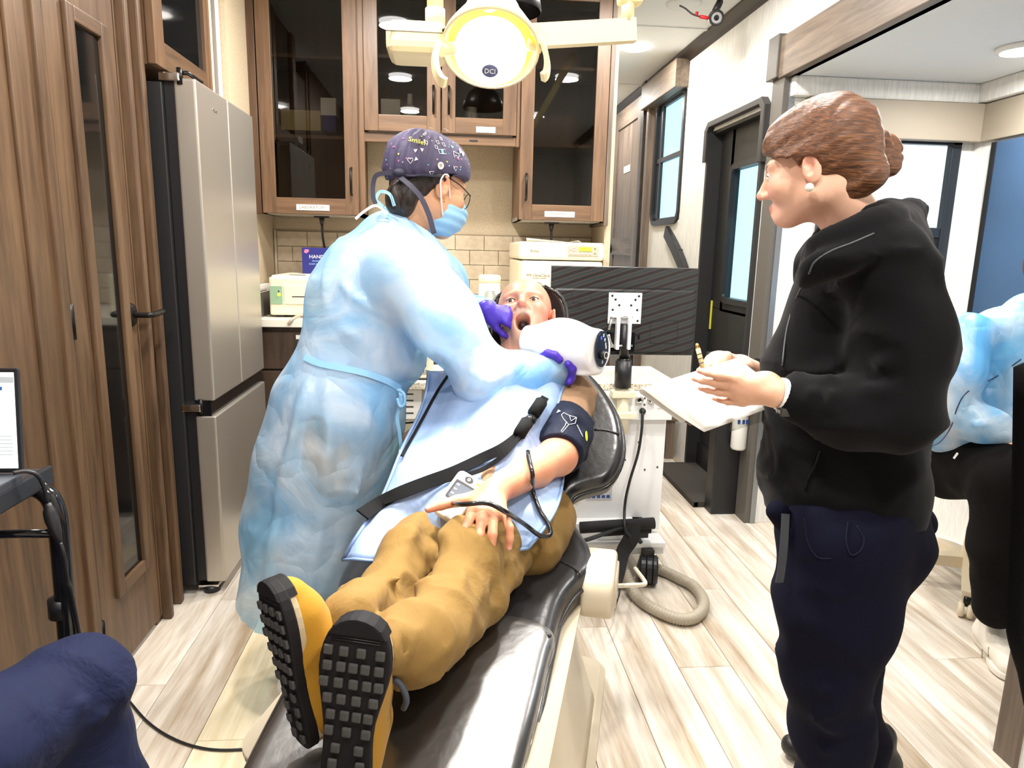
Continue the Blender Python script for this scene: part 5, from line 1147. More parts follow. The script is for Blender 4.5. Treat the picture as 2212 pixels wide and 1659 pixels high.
# hair
HAIR = mat('auburn_hair', srgb(100, 60, 34), 0.42); N, L, b = nodes(HAIR)
hB = np.array(HB); tc = N.new('ShaderNodeTexCoord'); mp = N.new('ShaderNodeMapping'); mp.inputs['Rotation'].default_value = (0, math.radians(-20), 0); mp.inputs['Scale'].default_value = (9, 60, 130); L.new(tc.outputs['Object'], mp.inputs['Vector'])
n = noise(HAIR, mp, 2.2, 5, 0.6, 0.8); r = ramp(HAIR, n, [(0.28, srgb(52, 30, 17)), (0.5, srgb(96, 58, 33)), (0.75, srgb(146, 96, 56))]); L.new(r.outputs[0], b.inputs['Base Color']); bump(HAIR, n, 0.5, 0.004)
hs = SDF(); hs.lo = hc-0.17; hs.hi = hc+0.17
def hairf(Pn):
    q = (Pn-h1.c)@h1.B.T/h1.s
    H = SDF(); H.ell((0, -0.028, 0.046), (0.088, 0.108, 0.098), 0); H.ell((0, 0.040, 0.064), (0.068, 0.054, 0.052), 0.03); H.cone((0, -0.095, -0.030), (0, -0.045, -0.066), 0.044, 0.038, 0.03)
    for sx in (-1, 1): H.cone((sx*0.062, 0.045, 0.026), (sx*0.070, -0.02, 0.018), 0.020, 0.018, 0.02)
    d = H(q)
    # face opening: forward of a slanted plane and below the hairline
    face = np.maximum(0.032+0.35*np.clip(q[:, 2], -1, 0.05)-q[:, 1]-0.25*np.abs(q[:, 0]), q[:, 2]-(0.052-2.0*np.abs(q[:, 0])**1.7))
    ear = np.sqrt(((np.abs(q[:, 0])-0.085)/0.03)**2+((q[:, 1]+0.004)/0.026)**2+((q[:, 2]+0.022)/0.036)**2)-1
    ear = ear*0.025
    side = np.maximum(np.maximum(-0.012-q[:, 1], q[:, 2]+0.006), 0.03-np.abs(q[:, 0]))      # in front of the ear, below the temple
    d = np.maximum(d, -face); d = np.maximum(d, -ear); d = np.maximum(d, -side)
    st = np.sin((q[:, 2]*0.8+q[:, 1]*0.35)*330+6*vnoise(q*22))*0.0009+0.0016*np.sin((q[:, 2]+0.5*q[:, 1])*95+5*vnoise(q*14))
    return (d+st)*h1.s
hs.fn(hairf); hv_, hf_ = hs.mesh(0.0036, 0.0); hv_ = relax(hv_, hf_, 1, 0.4)
hair = npmesh('hair', hv_, hf_, HAIR, as_)
bc = np.array(A_(1906, 338, 1.32)); bs = SDF()
bs.ell(bc, (0.026, 0.026, 0.034), 0)
for k in range(4):
    a = k*1.5; th = np.linspace(0.2, 5.6, 12); ring2 = [bc+np.array((0.012*math.cos(a)+0.016*math.cos(t+a), 0.014*math.sin(t)*0.8-0.004*k, 0.022*math.sin(t+a*0.6)+0.010*math.cos(a*1.3))) for t in th]
    bs.chain(ring2, [0.0125]*12, 0.003)
bs.cone(A_(1850, 340, 1.31), bc, 0.034, 0.016, 0.01); bv, bf = bs.mesh(0.003, 0.01); npmesh('hair_bun', bv, bf, HAIR, as_)
tube('hair_tie', [A_(1871+10*math.sin(t)*0.3, 340+30*math.cos(t), 1.30-0.02*math.sin(t)) for t in np.linspace(0, 2*math.pi, 14)], 0.004, BLACK, as_, 6, 1)
random.seed(8)
for k in range(12):   # stray hairs
    t0 = random.uniform(0.9, 2.4); a = HL((random.uniform(0.0, 0.06)*random.choice((-1, 1)), 0.09*math.cos(t0)-0.02, 0.088*math.sin(t0)+0.038)); d = np.array((random.uniform(-0.03, 0.03), random.uniform(-0.02, 0.02), random.uniform(0.0, 0.010)))
    tube('hair_strand', [a, a+d*0.6+np.array((0, 0, 0.004)), a+d], 0.00035, HAIR, hair, 4, 3)
lathe('earring', [(0.0075*math.sin(a), 0.0075*math.cos(a)) for a in np.linspace(0.01, 3.13, 9)], mat('pearl', srgb(240, 236, 226), 0.15), as_, 14, Matrix.Translation(HL((-0.090, -0.006, -0.047))), cap=False)
# jacket
J = SDF()
sh_n, sh_f = A_(1915, 585, 1.13), A_(1800, 575, 1.42)
J.chain([A_(1880, 560, 1.27), A_(1862, 700, 1.27), A_(1835, 850, 1.27), A_(1822, 1000, 1.27), A_(1826, 1075, 1.27)], [0.10, 0.125, 0.128, 0.128, 0.128], 0.06)
J.chain([A_(1800, 640, 1.27), A_(1760, 800, 1.25), A_(1750, 1000, 1.25)], [0.06, 0.072, 0.066], 0.06)
J.cone(sh_n, sh_f, 0.068, 0.066, 0.05); J.cone(A_(1900, 540, 1.2), nb, 0.07, 0.062, 0.05)
el_n = A_(1945, 885, 1.08); J.chain([sh_n, A_(1952, 730, 1.10), el_n], [0.068, 0.070, 0.062], 0.035); J.chain([el_n, A_(1840, 890, 1.095), A_(1722, 864, 1.12)], [0.060, 0.054, 0.042], 0.03)
el_f = A_(1760, 850, 1.47); J.chain([sh_f, el_f], [0.06, 0.055], 0.03); J.chain([el_f, A_(1648, 812, 1.425)], [0.05, 0.036], 0.03)
J.fn(lambda P_: SDF().ell(A_(1826, 1045, 1.27), (0.150, 0.15, 0.10), 0)(P_), 0.05)
J._b([A_(1826, 1050, 1.27)], 0.17)
J.plane(A_(1830, 1118, 1.27), (0.03, 0, -1))
# neck opening
J.sub(lambda P_: SDF().cone(nb-np.array((0.01, 0, 0.05)), A_(1790, 360, 1.27), 0.052, 0.085, 0)(P_), 0.015)
cpts = [(1756, 556, 1.18), (1792, 532, 1.14), (1842, 512, 1.12), (1900, 486, 1.13), (1946, 482, 1.19), (1964, 470, 1.27), (1945, 468, 1.35), (1872, 495, 1.40), (1796, 522, 1.385), (1756, 560, 1.33)]
cp = [np.array(c) for c in bez([A_(*c) for c in cpts], 3)]
J.chain(cp, [0.017+0.008*min(1, i/12)*min(1, (len(cp)-1-i)/6) for i in range(len(cp))], 0.012)
J.chain([c+np.array((c[0]-nb[0], c[1]-nb[1], 0))*0.16+np.array((0, 0, -0.032)) for c in cp], [0.016+0.009*min(1, i/12)*min(1, (len(cp)-1-i)/6) for i in range(len(cp))], 0.014)
J.disp(wrinkle(0.014, 9, (1, 1, 1.6), 3.1)); 
for pts, w_, a_ in (([A_(1870, 640, 1.08), A_(1800, 740, 1.1), A_(1790, 830, 1.1)], 0.016, 0.014), ([A_(1990, 760, 1.05), A_(1900, 790, 1.05), A_(1840, 770, 1.08)], 0.014, 0.014), ([A_(1980, 830, 1.05), A_(1900, 845, 1.04), A_(1850, 830, 1.06)], 0.012, 0.012), ([A_(1760, 830, 1.08), A_(1745, 870, 1.08), A_(1770, 905, 1.08)], 0.010, 0.012), ([A_(1800, 830, 1.07), A_(1790, 880, 1.06), A_(1815, 925, 1.08)], 0.010, 0.012), ([A_(1935, 620, 1.07), A_(1985, 740, 1.06), A_(1985, 850, 1.05)], 0.02, 0.012), ([A_(1690, 1050, 1.2), A_(1830, 1095, 1.13), A_(1970, 1070, 1.16)], 0.016, 0.012), ([A_(1985, 980, 1.15), A_(1950, 1040, 1.15), A_(1990, 1090, 1.18)], 0.014, 0.012)):
    J.disp(fold(pts, w_, a_))
jv, jf = J.mesh(0.0075); jv = relax(jv, jf, 1, 0.4); jk = npmesh('jacket', jv, jf, FLEECE, as_)
tube('collar_zip', [hit(J, a, b, 0.7)[0] for a, b in ((1748, 590), (1760, 566), (1796, 542), (1842, 524), (1888, 504))], 0.0018, mat('zip_grey', srgb(70, 72, 76), 0.5, 0.3), as_, 6, 5)
tube('front_zip', [hit(J, a, b, 0.7)[0] for a, b in ((1748, 590), (1722, 640), (1700, 710), (1690, 790))], 0.002, MATS['zip_grey'], as_, 6, 5)
tube('pocket_zip', [hit(J, a, b, 0.7)[0] for a, b in ((1772, 975), (1762, 1005), (1745, 1038), (1740, 1058))], 0.0025, mat('zip_dark', (0.004, 0.004, 0.004), 0.9, Specular_IOR_Level=0.1), as_, 6, 4)
# undershirt
us = SDF(); us.chain([nb+np.array((0.005, 0, -0.09)), nb+np.array((0.0, 0, -0.02)), nb+np.array((-0.012, 0, 0.018))], [0.085, 0.066, 0.060], 0.03); us.plane(nb+np.array((-0.02, 0, 0.022)), (-0.45, 0, 1)); us.sub(lambda P_: SDF().cone(nb, hc, 0.052, 0.06, 0)(P_), 0.004); uv, uf = us.mesh(0.006); npmesh('shirt', uv, uf, cloth('navy_shirt', (0.006, 0.011, 0.045), 0.7), as_)
# trousers
T = SDF()
T.chain([A_(1832, 1060, 1.27), A_(1838, 1150, 1.27)], [0.135, 0.138], 0.05)
T.chain([A_(1815, 1170, 1.19), A_(1806, 1310, 1.19), A_(1782, 1450, 1.19), A_(1800, 1580, 1.20), A_(1805, 1700, 1.21), A_(1810, 1790, 1.22)], [0.115, 0.104, 0.078, 0.070, 0.066, 0.058], 0.05)
T.chain([A_(1860, 1170, 1.35), A_(1830, 1320, 1.36), A_(1815, 1450, 1.37), A_(1845, 1600, 1.40), A_(1850, 1720, 1.42)], [0.105, 0.085, 0.072, 0.066, 0.062], 0.05)
T.ell(A_(1900, 1165, 1.27), (0.070, 0.11, 0.085), 0.05)
T.disp(wrinkle(0.010, 7, (1, 1, 1.3), 11.0))
for pts, w_, a_ in (([A_(1690, 1490, 1.12), A_(1770, 1500, 1.1), A_(1850, 1470, 1.12)], 0.012, 0.012), ([A_(1700, 1540, 1.12), A_(1790, 1575, 1.12), A_(1860, 1545, 1.14)], 0.012, 0.012), ([A_(1710, 1600, 1.13), A_(1780, 1625, 1.13), A_(1850, 1610, 1.14)], 0.010, 0.010), ([A_(1870, 1440, 1.15), A_(1800, 1530, 1.11), A_(1720, 1590, 1.12)], 0.010, 0.010)): T.disp(fold(pts, w_, a_))
T.plane((0, 0, 0.05), (0, 0, -1))
tv, tf = T.mesh(0.0085); tv = relax(tv, tf, 1, 0.4); npmesh('trousers', tv, tf, NAVYP, as_)
for pts, rr in (([A_(1680, 1105, 1.2), A_(1690, 1130, 1.2)], [0.022, 0.016]), ([A_(1975, 1095, 1.2), A_(1985, 1130, 1.22), A_(1965, 1175, 1.22)], [0.026, 0.028, 0.018])):
    sf = SDF(); sf.chain(pts, rr, 0.02); sv, sf_ = sf.mesh(0.006, 0.01); npmesh('shirt_tail', sv, sf_, NAVYP, as_)
ribbon('drawcord', [A_(1697, 1110, 1.145), A_(1693, 1180, 1.128), A_(1687, 1235, 1.125), A_(1683, 1258, 1.125)], 0.016, 0.003, mat('cord_grey', srgb(46, 50, 56), 0.7), as_, up=(0.2, -1, 0)); tube('loop_cord', [hit(T, a, b, 0.7, lift=0.001)[0] for a, b in ((1832, 1128), (1828, 1165), (1838, 1198), (1858, 1190), (1866, 1165), (1850, 1135))], 0.0015, mat('cord_dark', (0.010, 0.010, 0.022), 0.9, Specular_IOR_Level=0.1), as_, 6, 5)
tube('pocket_seam', [hit(T, a, b, 0.7)[0] for a, b in ((1738, 1118), (1745, 1170), (1765, 1203), (1795, 1207))], 0.0014, MATS['cord_dark'], as_, 6, 5)
for (px, Y) in ((1812, 1.20), (1852, 1.42)):
    q = P(px, 1760, Y); s5 = SDF(); fwd = np.array((-0.93, 0.33, 0)); b0 = np.array((q.x, Y, 0.035)); s5.chain([b0-fwd*0.05, b0+fwd*0.10, b0+fwd*0.17], [0.036, 0.036, 0.028], 0.02); s5.cone(b0-fwd*0.03, b0-fwd*0.03+np.array((0, 0, 0.07)), 0.036, 0.034, 0.02); s5.plane((0, 0, 0.004), (0, 0, -1)); a_, b_ = s5.mesh(0.008); npmesh('shoe', a_, b_, BLACK, as_)
# ---- watch, pad, pen
wt_ = thing('wrist_watch', 'white banded watch on the wrist of the person in fleece', 'watch', lw)
wd = (A_(1770, 868, 1.12)-lw); wd /= np.linalg.norm(wd); Mwr = align(V(lw+wd*0.012), V(wd))
lathe('strap', [(0.0255, -0.011), (0.0285, -0.009), (0.0285, 0.009), (0.0255, 0.011)], WHITEP, wt_, 24, Mwr, cap=False)
q = lw+wd*0.014+np.array((0.0, -0.016, -0.024)); box('watch_case', V(q)-V((0.018, 0.012, 0.009)), V(q)+V((0.018, 0.012, 0.007)), mat('watch_dark', (0.03, 0.028, 0.025), 0.15), wt_, 0.005)
pdw = thing('writing_pad', 'white paper pad with a curled page held by the person in fleece', 'pad', P(1540, 850, 1.18))
Aq, Bq, Dq, Cq = P(1385, 838, 1.25), P(1590, 772, 1.33), P(1525, 932, 1.215), P(1715, 862, 1.295)
nrm = (Bq-Aq).cross(Dq-Aq).normalized()
if nrm.dot(FW) > 0: nrm = -nrm
PAPERW = mat('bond_paper', srgb(232, 231, 226), 0.75, Subsurface_Weight=0.0)
def sheet(name, A0, B0, D0, C0, m, parent, bulge, th=0.0008, curl=0.0, nu=10, nv=16):
    vs = []; fs = []
    for side in (0, 1):
        for j in range(nv+1):
            t = j/nv
            for i in range(nu+1):
                s_ = i/nu; p = (A0*(1-s_)+B0*s_)*(1-t)+(D0*(1-s_)+C0*s_)*t
                p = p+nrm*(bulge*math.sin(math.pi*min(1, t*1.1)))-nrm*(th*side)
                vs.append(p)
    W2 = nu+1; off = W2*(nv+1)
    for j in range(nv):
        for i in range(nu): q = (j*W2+i, j*W2+i+1, (j+1)*W2+i+1, (j+1)*W2+i); fs.append(q); fs.append(tuple(off+k for k in q[::-1]))
    for i in range(nu): fs.append((i, off+i, off+i+1, i+1)); k = nv*W2+i; fs.append((k, k+1, off+k+1, off+k))
    for j in range(nv): k = j*W2; fs.append((k, k+W2, off+k+W2, off+k)); k += nu; fs.append((k, off+k, off+k+W2, k+W2))
    return mobj(name, vs, fs, m, parent, True)
# turned-over page: rolls over the A-B edge with a small radius, then hangs towards D-C
dn = ((Dq-Aq)+(Cq-Bq))/2; dl_ = dn.length; dn.normalize(); R_ = 0.008; prof = []
for k in range(9): a = math.pi*(k/8); prof.append((-R_*math.sin(a)*1.0, -R_*(1-math.cos(a))))    # (along dn, along nrm) semicircle
vs = []; fs = []; rows = []
rows.append((0.10, -2*R_-0.001))
for k in range(8, -1, -1): rows.append((R_+prof[k][0], prof[k][1]))
for k in range(1, 13): rows.append((R_+(1-R_)*0+ (dl_-R_)*k/12, -0.004*math.sin(math.pi*k/12)))
for (u, w) in rows:
    for i in range(9):
        s_ = i/8; vs.append(Aq*(1-s_)+Bq*s_+dn*u+nrm*w)
for j in range(len(rows)-1):
    for i in range(8): fs.append((j*9+i, j*9+i+1, (j+1)*9+i+1, (j+1)*9+i))
pg = mobj('turned_page', vs, fs, PAPERW, pdw, True); sm_ = pg.modifiers.new('thickness', 'SOLIDIFY'); sm_.thickness = 0.0006
off = nrm*(-2*R_-0.003)
bd = sheet('backing_board', Aq+off+dn*0.012+(Bq-Aq)*0.03, Bq+off+dn*0.012, Dq+off-dn*0.03+(Bq-Aq)*0.03, Cq+off-dn*0.03, mat('board_brown', srgb(120, 96, 92), 0.6), pdw, 0.0, 0.003, nu=4, nv=4)
e1, e2 = P(1555, 918, 1.13), P(1675, 862, 1.19); e4, e3 = P(1578, 935, 1.12), P(1690, 900, 1.19)
sheet('clear_sleeve', P(1560, 870, 1.29), P(1690, 850, 1.33), P(1578, 932, 1.27), P(1700, 895, 1.315), glassy('sleeve_clear', (0.86, 0.86, 0.84), 0.1), pdw, 0.0, 0.001, nu=4, nv=4)
pn = thing('pen', 'gold patterned pen held upright over the pad', 'pen', P(1510, 775, 1.31))
pa, pb_ = P(1505, 742, 1.36), P(1518, 795, 1.35); tube('barrel', [pa+(pb_-pa)*0.2, pb_], 0.0048, mat('pen_cream', srgb(206, 186, 130), 0.3), pn, 10, 1); tube('tip_cap', [pa, pa+(pb_-pa)*0.22], 0.0042, mat('pen_gold', srgb(190, 150, 80), 0.25, 0.8), pn, 10, 1, scale=[0.7, 1.1])
for k in range(3): tube('pattern_band', [pa+(pb_-pa)*(0.4+k*0.18), pa+(pb_-pa)*(0.45+k*0.18)], 0.0051, INKG, pn, 10, 1)
# ================================================================== person: dentist in blue gown
de = thing('person', 'gowned person in patterned cap and mask leaning over the patient', 'person', (-0.33, 1.86, 0))
SK2 = skin_mat('skin_olive')
def gown_mat(name, blue, alpha=0.70):
    m = bpy.data.materials.new(name); m.use_nodes = True; N, L = m.node_tree.nodes, m.node_tree.links; N.clear()
    out = N.new('ShaderNodeOutputMaterial'); tr = N.new('ShaderNodeBsdfTransparent'); di = N.new('ShaderNodeBsdfDiffuse'); tl_ = N.new('ShaderNodeBsdfTranslucent'); gl = N.new('ShaderNodeBsdfGlossy'); m1 = N.new('ShaderNodeMixShader'); m2 = N.new('ShaderNodeMixShader'); m3_ = N.new('ShaderNodeMixShader')
    tc = N.new('ShaderNodeTexCoord'); n1 = N.new('ShaderNodeTexNoise'); n1.inputs['Scale'].default_value = 5.5; n1.inputs['Detail'].default_value = 5; n1.inputs['Distortion'].default_value = 0.8
    vo = N.new('ShaderNodeTexVoronoi'); vo.feature = 'F1'; vo.inputs['Scale'].default_value = 4.0; wv = N.new('ShaderNodeVectorMath'); wv.operation = 'ADD'; n0 = N.new('ShaderNodeTexNoise'); n0.inputs['Scale'].default_value = 4
    L.new(tc.outputs['Object'], n0.inputs['Vector']); L.new(n0.outputs['Color'], wv.inputs[1]); L.new(tc.outputs['Object'], wv.inputs[0]); L.new(wv.outputs[0], vo.inputs['Vector']); L.new(tc.outputs['Object'], n1.inputs['Vector'])
    r = N.new('ShaderNodeValToRGB'); r.color_ramp.elements[0].position = 0.36; r.color_ramp.elements[0].color = (*[c*1.0 for c in blue[:3]], 1); r.color_ramp.elements[1].position = 0.62; r.color_ramp.elements[1].color = (*[min(1, c*0.25+0.75) for c in blue[:3]], 1)
    L.new(n1.outputs[0], r.inputs[0]); L.new(r.outputs[0], di.inputs[0]); L.new(r.outputs[0], tl_.inputs[0])
    r2 = N.new('ShaderNodeValToRGB'); r2.color_ramp.elements[0].position = 0.0; r2.color_ramp.elements[1].position = 0.9; L.new(vo.outputs['Distance'], r2.inputs[0])
    ad = N.new('ShaderNodeMath'); ad.operation = 'ADD'; L.new(n1.outputs[0], ad.inputs[0]); mu = N.new('ShaderNodeMath'); mu.operation = 'MULTIPLY'; mu.inputs[1].default_value = -1.1; L.new(r2.outputs[0], mu.inputs[0]); L.new(mu.outputs[0], ad.inputs[1])
    bp_ = N.new('ShaderNodeBump'); bp_.inputs['Strength'].default_value = 0.42; bp_.inputs['Distance'].default_value = 0.03; L.new(ad.outputs[0], bp_.inputs['Height'])
    for s_ in (di, tl_, gl): L.new(bp_.outputs[0], s_.inputs['Normal'])
    tr.inputs[0].default_value = (*[min(1, c+0.25) for c in blue[:3]], 1); gl.inputs['Roughness'].default_value = 0.35
    m1.inputs[0].default_value = 0.38; L.new(di.outputs[0], m1.inputs[1]); L.new(tl_.outputs[0], m1.inputs[2]); m3_.inputs[0].default_value = 0.05; L.new(m1.outputs[0], m3_.inputs[1]); L.new(gl.outputs[0], m3_.inputs[2])
    m2.inputs[0].default_value = alpha; L.new(tr.outputs[0], m2.inputs[1]); L.new(m3_.outputs[0], m2.inputs[2]); L.new(m2.outputs[0], out.inputs[0]); MATS[name] = m; return m
GOWN = gown_mat('isolation_gown', srgb(160, 210, 248))
SCRUB = cloth('lilac_scrubs', srgb(238, 230, 240), 0.8)
# --- joints
shN, shF = A_(880, 590, 1.74), A_(945, 612, 2.05); elN, wrN = A_(1042, 800, 1.70), A_(1218, 795, 1.83); elF, wrF = A_(985, 700, 2.08), A_(1060, 672, 1.955)
chest, waist, hip = A_(835, 640, 1.90), A_(770, 790, 1.88), A_(745, 890, 1.87); neckD = A_(868, 500, 1.93)
hcD = A_(930, 402, 1.94); HD = basis((0.80, 0.55, -0.24), (0.22, 0.14, 1)); h2 = head_sdf(hcD, HD, 1.0)
# --- body
S_ = SDF(); S_.lo = hcD-0.15; S_.hi = hcD+0.15; S_.fn(h2); S_.cone(hw(h2, (0, -0.035, -0.045)), neckD, 0.048, 0.058, 0.03); S_._b([neckD], 0.06); va, Fa = S_.mesh(0.003); va = relax(va, Fa, 1, 0.5)
ca = head_paint(va, h2, srgb(214, 160, 122), srgb(190, 100, 96), srgb(40, 28, 22), srgb(214, 140, 108))
S_ = SDF(); S_.chain([chest, waist, hip], [0.12, 0.12, 0.13], 0.05); S_.cone(shN, shF, 0.05, 0.05, 0.04); S_.chain([shN, elN, wrN], [0.05, 0.04, 0.028], 0.02); S_.chain([shF, elF, wrF], [0.05, 0.04, 0.018], 0.02)
for px, Y in ((700, 1.80), (730, 1.95)): S_.chain([A_(px+30, 920, Y), A_(px-20, 1150, Y), V((-0.36, Y, 0.10))], [0.085, 0.06, 0.04], 0.04)
vb, Fb = S_.mesh(0.013); vv, FF = join([(va, Fa), (vb, Fb)]); npmesh('body', vv, FF, SK2, de, np.concatenate([ca, paint(vb, srgb(214, 160, 122), [])])); eyes(h2, de, srgb(50, 34, 24))
# --- scrubs under the gown
S_ = SDF(); S_.chain([chest, waist, hip], [0.135, 0.128, 0.145], 0.05); S_.cone(shN, shF, 0.066, 0.066, 0.05); S_.cone(chest+np.array((0.02, 0, 0.08)), neckD+np.array((0, 0, -0.02)), 0.10, 0.072, 0.04); S_.chain([shN, (shN+elN)/2], [0.066, 0.064], 0.03); S_.chain([shF, (shF+elF)/2], [0.066, 0.064], 0.03)
S_.chain([elN*0.9+wrN*0.1, elN*0.2+wrN*0.8], [0.042, 0.028], 0.03); S_.chain([(shN+elN)/2, elN], [0.06, 0.05], 0.03)
for px, Y in ((700, 1.83), (725, 1.93)): S_.chain([A_(px+35, 930, Y), A_(px-5, 1100, Y), A_(px-40, 1330, Y), V((-0.40, Y, 0.10))], [0.10, 0.095, 0.085, 0.07], 0.04)
S_.disp(wrinkle(0.012, 9, (1, 1, 1), 2.0)); S_.sub(lambda P_: SDF().cone(neckD, hcD, 0.058, 0.07, 0)(P_), 0.01); vs_, fs_ = S_.mesh(0.010); npmesh('scrubs', vs_, fs_, SCRUB, de)
# --- gown
G = SDF()
G.chain([A_(855, 545, 1.91), A_(800, 660, 1.90), A_(762, 780, 1.88)], [0.112, 0.162, 0.142], 0.05)
G.cone(A_(800, 600, 1.85), A_(930, 640, 1.93), 0.10, 0.10, 0.05); G.cone(A_(860, 770, 1.86), A_(790, 700, 1.86), 0.085, 0.12, 0.05)
G.chain([A_(762, 790, 1.88), A_(735, 880, 1.875), A_(705, 1000, 1.87), A_(668, 1150, 1.86), A_(634, 1330, 1.84)], [0.143, 0.172, 0.180, 0.172, 0.150], 0.04)
G.cone(A_(640, 860, 1.86), A_(585, 1150, 1.86), 0.04, 0.06, 0.06)
G.cone(shN, shF, 0.088, 0.085, 0.06); G.chain([shN, A_(960, 690, 1.70), elN], [0.092, 0.092, 0.072], 0.04); G.chain([elN, A_(1130, 810, 1.755), A_(1195, 802, 1.815), wrN], [0.074, 0.066, 0.050, 0.040], 0.03)
G.chain([shF, elF], [0.08, 0.062], 0.04); G.chain([elF, A_(1030, 680, 2.01), wrF], [0.06, 0.046, 0.034], 0.03)
G.ell(A_(1035, 835, 1.70), (0.055, 0.06, 0.045), 0.04)
for pts, w_, a_ in (([A_(655, 775, 1.72), A_(720, 790, 1.71), A_(800, 805, 1.71), A_(870, 835, 1.76)], 0.012, -0.016), ([A_(690, 560, 1.75), A_(760, 640, 1.72), A_(850, 700, 1.71)], 0.014, 0.012), ([A_(720, 700, 1.72), A_(800, 760, 1.71), A_(890, 760, 1.73)], 0.014, 0.013), ([A_(900, 640, 1.66), A_(960, 720, 1.63), A_(1000, 790, 1.63)], 0.012, 0.012), ([A_(985, 600, 1.70), A_(1010, 690, 1.64), A_(1010, 760, 1.63)], 0.012, 0.012), ([A_(1000, 800, 1.63), A_(1060, 830, 1.63), A_(1110, 800, 1.68)], 0.010, 0.012), ([A_(1060, 780, 1.64), A_(1100, 820, 1.67), A_(1110, 850, 1.69)], 0.009, 0.010), ([A_(1140, 770, 1.70), A_(1160, 810, 1.70), A_(1155, 850, 1.72)], 0.008, 0.010), ([A_(665, 790, 1.73), A_(640, 900, 1.70), A_(600, 1100, 1.69), A_(570, 1300, 1.69)], 0.018, 0.02), ([A_(700, 800, 1.71), A_(710, 950, 1.69), A_(690, 1150, 1.69), A_(660, 1310, 1.69)], 0.018, 0.018), ([A_(800, 840, 1.72), A_(800, 960, 1.70), A_(770, 1100, 1.70), A_(720, 1290, 1.70)], 0.016, 0.016), ([A_(840, 850, 1.74), A_(840, 960, 1.73), A_(815, 1060, 1.72)], 0.012, 0.012), ([A_(640, 1010, 1.70), A_(700, 1060, 1.69), A_(770, 1065, 1.70)], 0.012, 0.010), ([A_(745, 480, 1.84), A_(700, 580, 1.78), A_(700, 660, 1.75)], 0.014, 0.014)):
    G.disp(fold(pts, w_, a_))
G.disp(wrinkle(0.010, 6, (1, 1, 0.6), 17.0, False)); G.disp(wrinkle(0.010, 5, (1, 1, 0.35), 5.0))
G.sub(lambda P_: SDF().cone(neckD+np.array((0.005, 0, 0.0)), hcD, 0.066, 0.10, 0)(P_), 0.012)
gv, gf = G.mesh(0.0078); gv = relax(gv, gf, 1, 0.3)
wd_ = (wrN-elN)/np.linalg.norm(wrN-elN); wf_ = (wrF-elF)/np.linalg.norm(wrF-elF)
nax = (hcD-neckD)/np.linalg.norm(hcD-neckD)
gv, gf = cutfaces(gv, gf, lambda c: (c[:, 2] > 0.262+0.012*np.sin(c[:, 0]*30)) & (((c-wrN)@wd_ < -0.006) | (np.linalg.norm(c-wrN, axis=1) > 0.1)) & (((c-wrF)@wf_ < 0.0) | (np.linalg.norm(c-wrF, axis=1) > 0.1)))
npmesh('gown', gv, gf, GOWN, de)
TIE = mat('gown_tie', srgb(150, 205, 245), 0.6)
wp = [hit(G, a, b, 1.4, lift=0.003) for a, b in ((660, 772), (690, 785), (740, 795), (790, 806), (835, 822), (862, 838))]
ribbon('waist_tie', [q[0] for q in wp], 0.016, 0.003, TIE, de, up=(0, -1, 0.2)); ribbon('tie_end', [wp[-1][0], A_(866, 872, 1.74), A_(858, 900, 1.74), A_(862, 930, 1.74), A_(868, 975, 1.74)], 0.009, 0.002, TIE, de, up=(0.3, -1, 0)); tube('tie_bow', [A_(858, 842, 1.74), A_(872, 850, 1.73), A_(874, 872, 1.73), A_(864, 878, 1.73), A_(858, 860, 1.735)], 0.004, TIE, de, 6, 4)
ribbon('neck_tie', [A_(845, 478, 1.83), A_(832, 452, 1.83), A_(820, 440, 1.83), A_(812, 430, 1.83), A_(822, 414, 1.83), A_(842, 420, 1.82), A_(852, 445, 1.82)], 0.008, 0.002, TIE, de, up=(0, -1, 0)); ribbon('neck_tie', [A_(838, 462, 1.82), A_(812, 444, 1.82), A_(785, 458, 1.81), A_(768, 473, 1.80)], 0.006, 0.002, WHITEP, de, up=(0, -1, 0))
# --- cap
CAP = mat('printed_cap', srgb(76, 70, 98), 0.7); N, L, b = nodes(CAP); mp = texco(CAP); vo = N.new('ShaderNodeTexVoronoi'); vo.inputs['Scale'].default_value = 95; L.new(mp.outputs[0], vo.inputs['Vector'])
lt = N.new('ShaderNodeMath'); lt.operation = 'LESS_THAN'; lt.inputs[1].default_value = 0.17; L.new(vo.outputs['Distance'], lt.inputs[0]); sx_ = N.new('ShaderNodeSeparateColor'); L.new(vo.outputs['Color'], sx_.inputs[0]); gt = N.new('ShaderNodeMath'); gt.operation = 'GREATER_THAN'; gt.inputs[1].default_value = 0.62; L.new(sx_.outputs[0], gt.inputs[0]); an = N.new('ShaderNodeMath'); an.operation = 'MULTIPLY'; L.new(lt.outputs[0], an.inputs[0]); L.new(gt.outputs[0], an.inputs[1])
cr = ramp(CAP, sx_, [(0.0, srgb(240, 236, 150)), (0.4, srgb(240, 240, 240)), (0.7, srgb(236, 120, 170)), (0.9, srgb(120, 210, 240))], 1); cr.color_ramp.interpolation = 'CONSTANT'
mx = N.new('ShaderNodeMix'); mx.data_type = 'RGBA'; mx.inputs[6].default_value = srgb(70, 64, 92); L.new(an.outputs[0], mx.inputs[0]); L.new(cr.outputs[0], mx.inputs[7]); L.new(mx.outputs[2], b.inputs['Base Color']); bump(CAP, noise(CAP, mp, 40, 3, 0.5, 1.0), 0.25, 0.006)
CS = SDF(); CS.lo = hcD-0.17; CS.hi = hcD+0.17
